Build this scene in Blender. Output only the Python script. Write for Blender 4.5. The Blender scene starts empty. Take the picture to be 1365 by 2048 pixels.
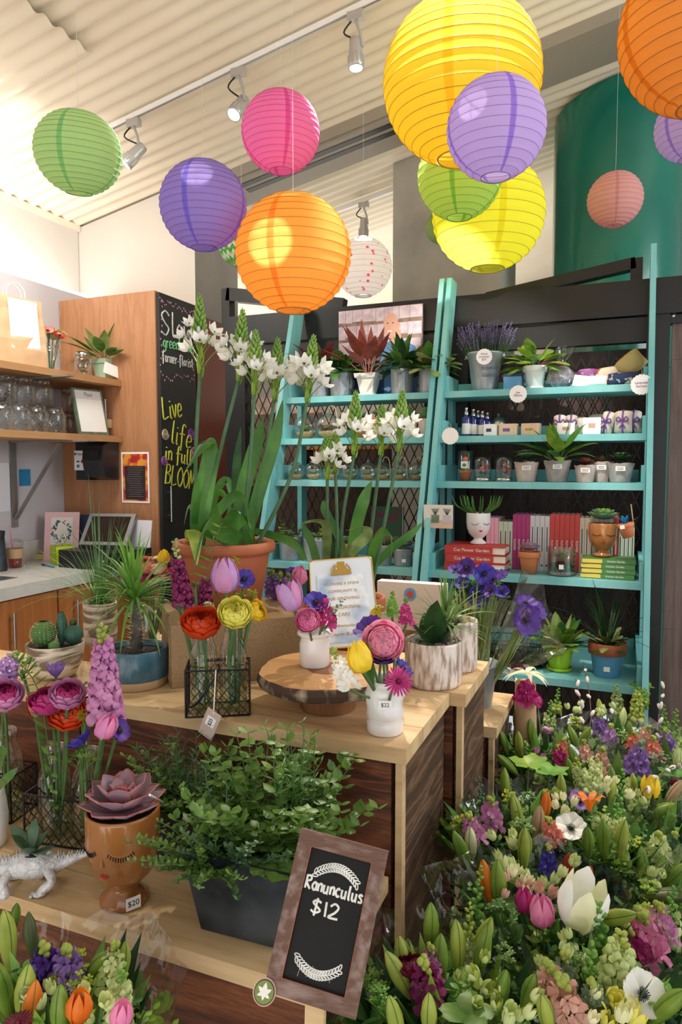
import bpy, math, random
from mathutils import Vector, Matrix, noise
V = Vector
C = bpy.context.scene.collection
PI = math.pi
sin, cos = math.sin, math.cos
def R(d): return d*PI/180
rnd = random.Random(7)
U = rnd.uniform

# ------------------------------------------------------------ camera
YAW, PIT, EYE, F = R(22.1), R(3.84), 1.45, 1400.0
cd = bpy.data.cameras.new('camera'); cam = bpy.data.objects.new('camera', cd); C.objects.link(cam)
cam.location = (0, 0, EYE); cam.rotation_euler = (PI/2-PIT, 0, YAW)
cd.sensor_fit = 'VERTICAL'; cd.sensor_height = 36; cd.lens = F/2048*36; cd.clip_start = .02
cd.dof.use_dof = False
bpy.context.scene.camera = cam
CM = Matrix.Rotation(YAW, 3, 'Z') @ Matrix.Rotation(PI/2-PIT, 3, 'X')
sc = bpy.context.scene
sc.view_settings.view_transform = 'Standard'; sc.view_settings.look = 'None'
sc.view_settings.gamma = 1; sc.view_settings.use_curve_mapping = False
sc.view_settings.exposure = 0.32
sc.cycles.max_bounces = 10; sc.cycles.transparent_max_bounces = 24
sc.cycles.diffuse_bounces = 4; sc.cycles.glossy_bounces = 3; sc.cycles.transmission_bounces = 6
sc.cycles.sample_clamp_indirect = 4; sc.cycles.caustics_reflective = False; sc.cycles.caustics_refractive = False
# ------------------------------------------------------------ light
w = bpy.data.worlds.new('World'); sc.world = w; w.use_nodes = True
w.node_tree.nodes['Background'].inputs[0].default_value = (1, .985, .96, 1)
w.node_tree.nodes['Background'].inputs[1].default_value = .36
def area(name, loc, to, sx, sy, power, col=(1, 1, 1)):
    l = bpy.data.lights.new(name, 'AREA'); l.shape = 'RECTANGLE'; l.size = sx; l.size_y = sy; l.energy = power; l.color = col
    o = bpy.data.objects.new(name, l); C.objects.link(o); o.location = loc
    o.rotation_euler = (V(to)-V(loc)).to_track_quat('-Z', 'Y').to_euler(); return o
def spot(name, loc, to, power, ang, col=(1, .93, .82), rad=.03, blend=.4):
    l = bpy.data.lights.new(name, 'SPOT'); l.energy = power; l.spot_size = R(ang); l.spot_blend = blend
    l.color = col; l.shadow_soft_size = rad
    o = bpy.data.objects.new(name, l); C.objects.link(o); o.location = loc
    o.rotation_euler = (V(to)-V(loc)).to_track_quat('-Z', 'Y').to_euler(); return o
area('front_fill', (1.2, -3.2, 2.6), (-.8, 3.0, 1.8), 4.0, 2.2, 28, (1, .985, .96))  # fill panel added behind the camera, not an actual window
area('side_fill', (3.4, 2.2, 2.7), (-1.2, 3.4, 2.6), 2.5, 1.6, 70, (.95, .98, 1))  # fill panel added at the right, aimed at the upper room
area('upward_fill', (-.6, -1.2, .25), (-1.4, 2.2, 3.4), 3.5, 2.5, 50, (1, .95, .86))  # up-facing fill lamp added in place of light bounced off the floor
area('back_hall_fill', (-2.6, 6.2, 2.0), (-2.6, 6.0, 3.6), 4, 3, 60, (1, .93, .82))  # up-facing fill added to brighten the ceiling of the back hall

# ------------------------------------------------------------ pixels to places
def ray(px, py): return CM @ V(((px-682.5)/F, (1024-py)/F, -1))
def on(px, py, z):
    r = ray(px, py); t = (z-EYE)/r.z; return V((r.x*t, r.y*t, z))
def vat(px, py, v):
    r = ray(px, py); t = v/r.y; return V((r.x*t, v, EYE+r.z*t))
def uat(px, py, u):
    r = ray(px, py); t = u/r.x; return V((u, r.y*t, EYE+r.z*t))
def dep(px, py, d):
    r = ray(px, py); return V((r.x*d, r.y*d, EYE+r.z*d))
def at(px, z, v):
    k = (px-682.5)/F; c, s = cos(YAW), sin(YAW); cp, sp = cos(PIT), sin(PIT)
    u = (k*(cp*v*c+(EYE-z)*sp)-v*s)/(c+k*cp*s); return V((u, v, z))
def mpp(P):
    q = CM.transposed() @ (V(P)-V((0, 0, EYE))); return -q.z/F
def ceil_z(u): return 3.62+.2*u

# ------------------------------------------------------------ materials
def lin(c):
    g = sum(c)/3; c = [min(255, max(0, (g+(x-g)*.86)*1.03+4)) for x in c]
    return tuple((x/255/12.92 if x/255 <= .04045 else ((x/255+.055)/1.055)**2.4) for x in c)+(1,)
MATS = {}
def nodes(name):
    m = bpy.data.materials.new(name); m.use_nodes = True; nt = m.node_tree
    return m, nt, nt.nodes['Principled BSDF'], nt.nodes['Material Output']
def mk(name, col, rough=.5, metal=0, col2=None, ns=8, st=(1, 1, 1), bump=0, bs=40, bst=None, tr=0, coat=0, sh=None, detail=3, lo=.35, hi=.65, emit=0, dist=0):
    m, nt, b, out = nodes(name); L = nt.links
    b.inputs['Base Color'].default_value = lin(col); b.inputs['Roughness'].default_value = rough
    b.inputs['Metallic'].default_value = metal; b.inputs['Coat Weight'].default_value = coat
    if coat: b.inputs['Coat Roughness'].default_value = .06
    tc = nt.nodes.new('ShaderNodeTexCoord'); cs = None
    if col2 is not None:
        mp = nt.nodes.new('ShaderNodeMapping'); mp.inputs['Scale'].default_value = st; L.new(tc.outputs['Object'], mp.inputs[0])
        n = nt.nodes.new('ShaderNodeTexNoise'); n.inputs['Scale'].default_value = ns; n.inputs['Detail'].default_value = detail
        n.inputs['Distortion'].default_value = dist
        L.new(mp.outputs[0], n.inputs['Vector'])
        rp = nt.nodes.new('ShaderNodeValToRGB'); rp.color_ramp.elements[0].position = lo; rp.color_ramp.elements[1].position = hi
        rp.color_ramp.elements[0].color = lin(col); rp.color_ramp.elements[1].color = lin(col2)
        L.new(n.outputs['Fac'], rp.inputs[0]); cs = rp.outputs[0]; L.new(cs, b.inputs['Base Color'])
    if bump:
        mp2 = nt.nodes.new('ShaderNodeMapping'); mp2.inputs['Scale'].default_value = bst or st; L.new(tc.outputs['Object'], mp2.inputs[0])
        n2 = nt.nodes.new('ShaderNodeTexNoise'); n2.inputs['Scale'].default_value = bs; n2.inputs['Detail'].default_value = 4
        L.new(mp2.outputs[0], n2.inputs['Vector'])
        bp = nt.nodes.new('ShaderNodeBump'); bp.inputs['Strength'].default_value = bump; bp.inputs['Distance'].default_value = .004
        L.new(n2.outputs['Fac'], bp.inputs['Height']); L.new(bp.outputs[0], b.inputs['Normal'])
    if tr:
        t = nt.nodes.new('ShaderNodeBsdfTranslucent'); t.inputs[0].default_value = lin(col)
        if cs: L.new(cs, t.inputs[0])
        mx = nt.nodes.new('ShaderNodeMixShader'); mx.inputs[0].default_value = tr
        L.new(b.outputs[0], mx.inputs[1]); L.new(t.outputs[0], mx.inputs[2]); L.new(mx.outputs[0], out.inputs[0])
    if emit:
        b.inputs['Emission Color'].default_value = lin(col); b.inputs['Emission Strength'].default_value = emit
    MATS[name] = m; return m
def mk_wood(name, c1, c2, c3, axis='X', sc_=3.0, ring=14, rough=.55, bump=.3, kn=.0):
    m, nt, b, out = nodes(name); L = nt.links; N = nt.nodes.new
    tc = N('ShaderNodeTexCoord'); mp = N('ShaderNodeMapping')
    s = {'X': (.12, 1, 1), 'Y': (1, .12, 1), 'Z': (1, 1, .1)}[axis]; mp.inputs['Scale'].default_value = s
    L.new(tc.outputs['Object'], mp.inputs[0])
    n1 = N('ShaderNodeTexNoise'); n1.inputs['Scale'].default_value = sc_*2; n1.inputs['Detail'].default_value = 3; n1.inputs['Distortion'].default_value = .8
    L.new(mp.outputs[0], n1.inputs['Vector'])
    n2 = N('ShaderNodeTexNoise'); n2.inputs['Scale'].default_value = sc_*ring*4; n2.inputs['Detail'].default_value = 4
    L.new(mp.outputs[0], n2.inputs['Vector'])
    mu = N('ShaderNodeMath'); mu.operation = 'MULTIPLY'; mu.inputs[1].default_value = ring; L.new(n1.outputs['Fac'], mu.inputs[0])
    fr = N('ShaderNodeMath'); fr.operation = 'PINGPONG'; fr.inputs[1].default_value = 1; L.new(mu.outputs[0], fr.inputs[0])
    mx = N('ShaderNodeMath'); mx.operation = 'MULTIPLY_ADD'; mx.inputs[1].default_value = .36; L.new(fr.outputs[0], mx.inputs[0])
    m2 = N('ShaderNodeMath'); m2.operation = 'MULTIPLY'; m2.inputs[1].default_value = .45; L.new(n2.outputs['Fac'], m2.inputs[0]); L.new(m2.outputs[0], mx.inputs[2])
    rp = N('ShaderNodeValToRGB'); e = rp.color_ramp.elements; e[0].position = .1; e[0].color = lin(c1); e[1].position = .8; e[1].color = lin(c3)
    k = e.new(.45); k.color = lin(c2); L.new(mx.outputs[0], rp.inputs[0]); L.new(rp.outputs[0], b.inputs['Base Color'])
    b.inputs['Roughness'].default_value = rough
    bp = N('ShaderNodeBump'); bp.inputs['Strength'].default_value = bump; bp.inputs['Distance'].default_value = .002
    L.new(mx.outputs[0], bp.inputs['Height']); L.new(bp.outputs[0], b.inputs['Normal'])
    MATS[name] = m; return m
def mk_glass(name, tint=(255, 255, 255), refl=.25, rough=.02, bump=0, bs=30, base=.04):
    m, nt, b, out = nodes(name); nt.nodes.remove(b); L = nt.links; N = nt.nodes.new
    t = N('ShaderNodeBsdfTransparent'); t.inputs[0].default_value = lin(tint)
    g = N('ShaderNodeBsdfGlossy'); g.inputs['Roughness'].default_value = rough
    lw = N('ShaderNodeLayerWeight'); lw.inputs[0].default_value = .35
    a = N('ShaderNodeMath'); a.operation = 'MULTIPLY_ADD'; a.inputs[1].default_value = refl; a.inputs[2].default_value = base
    L.new(lw.outputs['Facing'], a.inputs[0])
    mx = N('ShaderNodeMixShader'); L.new(a.outputs[0], mx.inputs[0]); L.new(t.outputs[0], mx.inputs[1]); L.new(g.outputs[0], mx.inputs[2]); L.new(mx.outputs[0], out.inputs[0])
    if bump:
        tc = N('ShaderNodeTexCoord'); n = N('ShaderNodeTexNoise'); n.inputs['Scale'].default_value = bs; L.new(tc.outputs['Object'], n.inputs['Vector'])
        bp = N('ShaderNodeBump'); bp.inputs['Strength'].default_value = bump; bp.inputs['Distance'].default_value = .01
        L.new(n.outputs['Fac'], bp.inputs['Height']); L.new(bp.outputs[0], g.inputs['Normal']); L.new(bp.outputs[0], lw.inputs['Normal'])
    MATS[name] = m; return m
def mk_lantern(name, col, seam, pattern=None, tr=.55):
    m, nt, b, out = nodes(name); nt.nodes.remove(b); L = nt.links; N = nt.nodes.new
    tc = N('ShaderNodeTexCoord'); sx = N('ShaderNodeSeparateXYZ'); L.new(tc.outputs['Object'], sx.inputs[0])
    at2 = N('ShaderNodeMath'); at2.operation = 'ARCTAN2'; L.new(sx.outputs[1], at2.inputs[0]); L.new(sx.outputs[0], at2.inputs[1])
    mu = N('ShaderNodeMath'); mu.operation = 'MULTIPLY'; mu.inputs[1].default_value = 4; L.new(at2.outputs[0], mu.inputs[0])
    co = N('ShaderNodeMath'); co.operation = 'COSINE'; L.new(mu.outputs[0], co.inputs[0])
    gt = N('ShaderNodeMapRange'); gt.inputs[1].default_value = .955; gt.inputs[2].default_value = .985; L.new(co.outputs[0], gt.inputs[0])
    mc = N('ShaderNodeMix'); mc.data_type = 'RGBA'; mc.inputs[6].default_value = lin(col); mc.inputs[7].default_value = lin(seam)
    L.new(gt.outputs[0], mc.inputs[0]); colout = mc.outputs[2]
    if pattern == 'dots':
        vo = N('ShaderNodeTexVoronoi'); vo.inputs['Scale'].default_value = 26; L.new(tc.outputs['Object'], vo.inputs['Vector'])
        lt = N('ShaderNodeMath'); lt.operation = 'LESS_THAN'; lt.inputs[1].default_value = .2; L.new(vo.outputs['Distance'], lt.inputs[0])
        m3 = N('ShaderNodeMix'); m3.data_type = 'RGBA'; L.new(lt.outputs[0], m3.inputs[0]); L.new(colout, m3.inputs[6]); m3.inputs[7].default_value = lin((235, 60, 110)); colout = m3.outputs[2]
    if pattern == 'zig':
        tz = N('ShaderNodeMath'); tz.operation = 'PINGPONG'; tz.inputs[1].default_value = .5
        m5 = N('ShaderNodeMath'); m5.operation = 'MULTIPLY'; m5.inputs[1].default_value = 3; L.new(at2.outputs[0], m5.inputs[0]); L.new(m5.outputs[0], tz.inputs[0])
        ad = N('ShaderNodeMath'); ad.operation = 'MULTIPLY_ADD'; ad.inputs[1].default_value = 22; L.new(sx.outputs[2], ad.inputs[0]); L.new(tz.outputs[0], ad.inputs[2])
        pp = N('ShaderNodeMath'); pp.operation = 'PINGPONG'; pp.inputs[1].default_value = .5; L.new(ad.outputs[0], pp.inputs[0])
        lt = N('ShaderNodeMath'); lt.operation = 'LESS_THAN'; lt.inputs[1].default_value = .25; L.new(pp.outputs[0], lt.inputs[0])
        m3 = N('ShaderNodeMix'); m3.data_type = 'RGBA'; L.new(lt.outputs[0], m3.inputs[0]); L.new(colout, m3.inputs[6]); m3.inputs[7].default_value = lin((90, 175, 70)); colout = m3.outputs[2]
    d = N('ShaderNodeBsdfDiffuse'); t = N('ShaderNodeBsdfTranslucent'); mx = N('ShaderNodeMixShader'); mx.inputs[0].default_value = tr
    L.new(colout, d.inputs[0]); L.new(colout, t.inputs[0])
    n = N('ShaderNodeTexNoise'); n.inputs['Scale'].default_value = 14; n.inputs['Detail'].default_value = 4; mp = N('ShaderNodeMapping'); mp.inputs['Scale'].default_value = (1, 1, 4)
    L.new(tc.outputs['Object'], mp.inputs[0]); L.new(mp.outputs[0], n.inputs['Vector'])
    bp = N('ShaderNodeBump'); bp.inputs['Strength'].default_value = .5; bp.inputs['Distance'].default_value = .006; L.new(n.outputs['Fac'], bp.inputs['Height'])
    L.new(bp.outputs[0], d.inputs['Normal'])
    L.new(d.outputs[0], mx.inputs[1]); L.new(t.outputs[0], mx.inputs[2]); L.new(mx.outputs[0], out.inputs[0]); MATS[name] = m
_m = mk
_m('teal', (124, 200, 202), .55, col2=(98, 184, 192), ns=9, st=(1, 1, .25), bump=.15, bs=60)
_m('ceiling_metal', (236, 226, 204), .5, col2=(226, 214, 190), ns=1.5)
_m('wall_paint', (214, 207, 198), .6, col2=(206, 199, 191), ns=2)
_m('wall_lilac', (196, 192, 200), .6)
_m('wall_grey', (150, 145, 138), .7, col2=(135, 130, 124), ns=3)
_m('concrete', (172, 166, 152), .75, col2=(148, 143, 131), ns=3, bump=.2, bs=25)
_m('floor_concrete', (176, 168, 158), .45, col2=(150, 143, 134), ns=1.5)
_m('beam_grey', (150, 142, 128), .6)
_m('black_steel', (10, 11, 17), .42, col2=(5, 6, 10), ns=6)
_m('black', (16, 16, 18), .45)
_m('black_plastic', (30, 30, 34), .35)
_m('screen', (48, 34, 30), .12)
_m('green_drum', (0, 122, 100), .22, col2=(0, 104, 88), ns=2, coat=.3)
_m('white', (240, 240, 240), .5)
_m('offwhite', (226, 222, 216), .55)
_m('paper', (246, 245, 244), .6)
_m('paper_grey', (216, 216, 226), .6)
_m('chalk', (232, 232, 228), .9, col2=(200, 200, 198), ns=60)
_m('chalk_yellow', (226, 226, 70), .9, col2=(200, 205, 60), ns=60)
_m('chalk_green', (120, 220, 150), .9)
_m('chalk_pink', (240, 165, 205), .9)
_m('chalk_purple', (170, 80, 200), .9)
_m('chalkboard', (30, 31, 33), .6, col2=(42, 44, 46), ns=5)
_m('sign_slate', (4, 4, 6), .8, col2=(14, 13, 17), ns=9, lo=.5, hi=.8)
_m('maroon', (120, 45, 30), .45)
_m('steel', (190, 188, 185), .3, 1)
_m('grey_metal', (150, 150, 152), .4, .6)
_m('lamp_body', (178, 178, 176), .35, .3)
_m('counter', (206, 204, 200), .4, col2=(196, 194, 190), ns=20)
_m('led', (255, 250, 240), .5, emit=4)
_m('lens', (255, 252, 244), .5, emit=14)
_m('kraft', (200, 160, 118), .75, col2=(186, 146, 104), ns=10, bump=.2)
_m('terracotta', (178, 92, 52), .7, col2=(160, 78, 44), ns=9, bump=.1)
_m('terracotta_light', (212, 122, 70), .7, col2=(196, 106, 60), ns=9)
_m('galvanized', (176, 184, 190), .42, .55, col2=(132, 142, 150), ns=16, st=(1, 1, .4))
_m('zinc', (26, 32, 38), .38, .35, col2=(70, 80, 90), ns=9)
_m('soil', (30, 23, 19), .95, col2=(56, 44, 36), ns=120, bump=1, bs=200)
_m('pebble', (176, 168, 156), .7, col2=(120, 112, 104), ns=60)
_m('sand', (214, 160, 96), .9, col2=(190, 130, 70), ns=150, bump=.6, bs=200)
_m('tan_glaze', (176, 108, 48), .18, col2=(158, 92, 38), ns=5, coat=.6)
_m('white_glaze', (232, 230, 230), .25, col2=(220, 218, 220), ns=8, coat=.3)
_m('blue_glaze', (66, 118, 142), .28, col2=(40, 82, 104), ns=14, coat=.4)
_m('raw_clay', (186, 150, 108), .75)
_m('bark_glaze', (226, 212, 204), .35, col2=(160, 132, 118), ns=75, st=(1, 1, .22), lo=.42, hi=.6, coat=.2, bump=.6, bs=40)
_m('swirl', (214, 196, 172), .4, col2=(120, 96, 74), ns=7, st=(.6, .6, 3), lo=.42, hi=.55, dist=2.5, coat=.2)
_m('sage', (160, 196, 170), .4, col2=(186, 212, 170), ns=4)
_m('lime', (186, 214, 20), .35)
_m('lime_pot', (150, 196, 24), .35)
_m('sky_blue', (78, 150, 200), .5)
_m('gold', (206, 168, 84), .28, 1)
_m('burlap', (166, 134, 94), .95, col2=(150, 118, 80), ns=260, bump=.5, bs=420, detail=1)
_m('wire', (26, 26, 30), .45, .4)
_m('thread', (230, 230, 225), .6)
_m('twine', (190, 165, 125), .9)
_m('rind', (70, 48, 34), .9, col2=(168, 146, 122), ns=30, st=(1, 1, .35), lo=.5, hi=.66, bump=1, bs=50)
_m('silver_paint', (214, 214, 218), .45, .25, col2=(190, 190, 196), ns=70, bump=.8, bs=150)
_m('brown_frame', (98, 62, 48), .6, col2=(146, 122, 116), ns=9, st=(1.2, 8, 8), lo=.45, hi=.75, bump=.4)
_m('brown_frame_v', (98, 62, 48), .6, col2=(146, 122, 116), ns=9, st=(8, 1.2, 8), lo=.45, hi=.75, bump=.4)
_m('orange_line', (190, 100, 60), .5)
mk_wood('pine', (222, 190, 142), (208, 172, 122), (180, 136, 88), 'X', 2.6, 9)
mk_wood('pine_y', (210, 174, 120), (192, 150, 98), (172, 126, 76), 'Y', 2.2, 7)
mk_wood('shelf_wood', (200, 150, 100), (186, 134, 84), (166, 112, 66), 'Y', 3, 6)
mk_wood('barnwood', (40, 14, 6), (92, 42, 18), (148, 80, 38), 'X', 4, 16, .5, .8)
mk_wood('barnwood_y', (40, 26, 18), (92, 62, 42), (150, 112, 80), 'Y', 4.5, 16, .6, .9)
mk_wood('veneer', (190, 132, 88), (178, 118, 74), (160, 100, 60), 'Z', 7, 9, .45, .05)
mk_wood('veneer_low', (196, 118, 56), (180, 102, 44), (158, 84, 34), 'Z', 7, 9, .45, .05)
mk_wood('slab', (212, 160, 100), (196, 140, 82), (170, 112, 62), 'X', 3, 5, .6, .1)
mk_wood('slab_leg', (150, 96, 56), (130, 80, 46), (108, 62, 34), 'Z', 5, 5, .6, .2)
mk_wood('plank_brown', (62, 44, 40), (84, 62, 56), (104, 82, 74), 'Z', 4, 8, .6, .3)
mk_wood('door_brown', (84, 60, 54), (104, 80, 74), (124, 102, 98), 'Z', 4, 8, .55, .2)
mk_glass('glass', (246, 250, 250), .8, .03, 0, 30, .05)
mk_glass('jar_glass', (240, 244, 248), .75, .03, .3, 60, .05)
mk_glass('cello', (250, 250, 252), .55, .08, 1, 14, .05)
mk_glass('water', (225, 235, 215), .25, .03)
mk_glass('clear_plastic', (240, 240, 240), .4, .1)
mk_glass('tea', (225, 90, 20), .2, .05)
for n_, a_, b_ in (('leaf', (90, 144, 54), (58, 110, 40)), ('leaf_dark', (40, 84, 34), (24, 60, 26)), ('leaf_lime', (150, 184, 52), (112, 158, 40)), ('leaf_herb', (112, 152, 56), (74, 116, 42)),
                   ('leaf_blue', (84, 120, 84), (58, 96, 66)), ('leaf_yellow', (186, 196, 60), (120, 160, 50)), ('leaf_red', (150, 62, 52), (104, 46, 40)), ('leaf_pale', (196, 208, 130), (96, 140, 62)),
                   ('leaf_olive', (104, 112, 52), (74, 84, 40)), ('leaf_fern', (120, 176, 60), (90, 150, 50)), ('stem', (98, 140, 74), (78, 122, 62)), ('stem_blue', (86, 130, 88), (74, 116, 76)),
                   ('bud_green', (138, 168, 50), (104, 142, 40)), ('bud_lime', (176, 190, 70), (150, 170, 60)), ('cone_green', (158, 196, 88), (118, 170, 62)), ('chartreuse', (176, 190, 30), (140, 165, 24)),
                   ('sage_grey', (128, 150, 120), (100, 124, 96)), ('leaf_strap', (82, 140, 46), (48, 106, 38)), ('leaf_prim', (122, 150, 88), (80, 110, 56)), ('calathea', (150, 190, 70), (60, 110, 50))):
    _m(n_, a_, .42, col2=b_, ns=26 if n_ not in ('leaf_strap', 'leaf_pale') else 9, tr=.28)
for n_, a_, b_ in (('p_white', (246, 246, 244), (236, 236, 228)), ('p_cream', (238, 234, 200), (222, 222, 170)), ('p_yellow', (248, 218, 40), (238, 196, 20)), ('p_lemon', (236, 232, 110), (226, 218, 80)),
                   ('p_pink', (240, 140, 190), (228, 110, 170)), ('p_softpink', (250, 176, 206), (246, 150, 190)), ('p_magenta', (206, 40, 130), (176, 24, 110)), ('p_plum', (150, 30, 100), (116, 18, 78)),
                   ('p_purple', (96, 50, 170), (70, 34, 140)), ('p_blue', (70, 52, 180), (48, 36, 150)), ('p_lilac', (196, 150, 214), (176, 122, 196)), ('p_lav', (150, 110, 190), (124, 88, 168)),
                   ('p_orange', (244, 130, 20), (230, 104, 10)), ('p_redorange', (236, 70, 16), (214, 50, 8)), ('p_red', (206, 30, 36), (180, 20, 28)), ('p_salmon', (236, 140, 120), (222, 116, 100)),
                   ('p_tulip', (214, 116, 178), (196, 140, 190)), ('p_blush', (226, 178, 160), (206, 150, 130)), ('p_wine', (130, 16, 50), (100, 10, 40)), ('p_greenwhite', (214, 224, 160), (196, 212, 130)),
                   ('p_lilacpink', (214, 140, 190), (190, 112, 170)), ('p_budpink', (190, 150, 120), (150, 150, 90)), ('succ_pink', (186, 138, 148), (150, 136, 164)), ('succ_green', (120, 160, 110), (90, 140, 90)),
                   ('succ_grey', (150, 170, 150), (110, 140, 120))):
    _m(n_, a_, .5, col2=b_, ns=22, tr=.25)
_m('succ_edge', (206, 110, 110), .5, tr=.1)
_m('cactus', (84, 130, 60), .6, col2=(60, 104, 46), ns=20)
_m('cactus_blue', (56, 110, 92), .6, col2=(40, 84, 64), ns=20)
_m('spine', (222, 206, 150), .6)
_m('trunk', (96, 88, 84), .8, col2=(60, 52, 48), ns=30, bump=.8)
_m('catkin', (196, 188, 184), .8)
_m('twig', (74, 50, 36), .7)
_m('centre_dark', (24, 20, 36), .6)
_m('lavender', (104, 96, 140), .8, col2=(70, 62, 100), ns=60)
_m('silver_foil', (176, 172, 184), .45, .5, col2=(120, 116, 130), ns=40, bump=1, bs=60)
_m('fabric_cream', (214, 200, 188), .9, bump=.3, bs=90)
_m('fabric_linen', (196, 180, 168), .9, bump=.3, bs=90)
_m('fabric_floral', (226, 208, 186), .9, col2=(180, 60, 50), ns=22, lo=.56, hi=.6)
_m('fabric_gold', (176, 160, 96), .6, col2=(206, 130, 90), ns=12, lo=.5, hi=.68)
_m('fabric_navy', (36, 56, 100), .9, col2=(216, 206, 190), ns=34, lo=.56, hi=.6)
_m('fabric_purple', (128, 58, 140), .6, col2=(200, 160, 90), ns=60, lo=.6, hi=.64)
_m('ribbon', (104, 60, 150), .4)
_m('cobalt', (16, 28, 120), .08, coat=.8)
_m('red_lips', (190, 34, 34), .4)
_m('canvas', (176, 168, 166), .8, col2=(150, 140, 140), ns=24, bump=.5, bs=30)
_m('canvas_pink', (206, 184, 176), .8, col2=(186, 160, 152), ns=24, bump=.5, bs=30)
_m('b_red', (206, 52, 50), .5); _m('b_magenta', (168, 36, 110), .5); _m('b_grey', (196, 196, 204), .5); _m('b_tan', (190, 176, 158), .5)
_m('b_green', (70, 130, 60), .5); _m('b_sage', (182, 200, 176), .5); _m('b_pink', (232, 160, 180), .5); _m('b_yellow', (226, 196, 70), .5)
_m('navy', (34, 52, 92), .5); _m('pages', (236, 228, 214), .8); _m('pinkcard', (232, 184, 190), .6); _m('bluecard', (70, 140, 190), .6)
_m('sticky', (20, 130, 190), .6); _m('yellowpad', (232, 224, 130), .6); _m('skin', (222, 168, 146), .6); _m('shirt', (92, 140, 200), .8); _m('shirt_dark', (40, 70, 120), .8)
_m('hair', (170, 168, 176), .8); _m('shingle', (230, 216, 230), .8, col2=(196, 180, 200), ns=30); _m('shingle_dark', (130, 104, 92), .8, col2=(170, 140, 130), ns=30)
_m('fruit', (190, 30, 30), .5, col2=(240, 150, 40), ns=14, lo=.45, hi=.55); _m('poster_dark', (42, 30, 36), .6)
_m('wcolor', (228, 234, 242), .7, col2=(104, 146, 200), ns=14, lo=.42, hi=.72)
_m('gold_text', (196, 160, 110), .6); _m('ink', (50, 60, 90), .6); _m('plate_white', (214, 222, 234), .35)
_m('emblem_green', (110, 134, 50), .6); _m('jungle', (50, 96, 60), .6, col2=(120, 40, 70), ns=30, lo=.5, hi=.6)
_m('peach', (226, 186, 160), .6); _m('soap', (226, 200, 170), .5); _m('far_tan', (176, 150, 132), .8, col2=(120, 96, 84), ns=6)
_m('far_dark', (46, 36, 34), .8, col2=(90, 66, 50), ns=3)
_m('green_pump', (20, 110, 60), .35); _m('far_orange_lit', (214, 140, 60), .7)  # far shelf: the orange light on it is put into the colour

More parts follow.
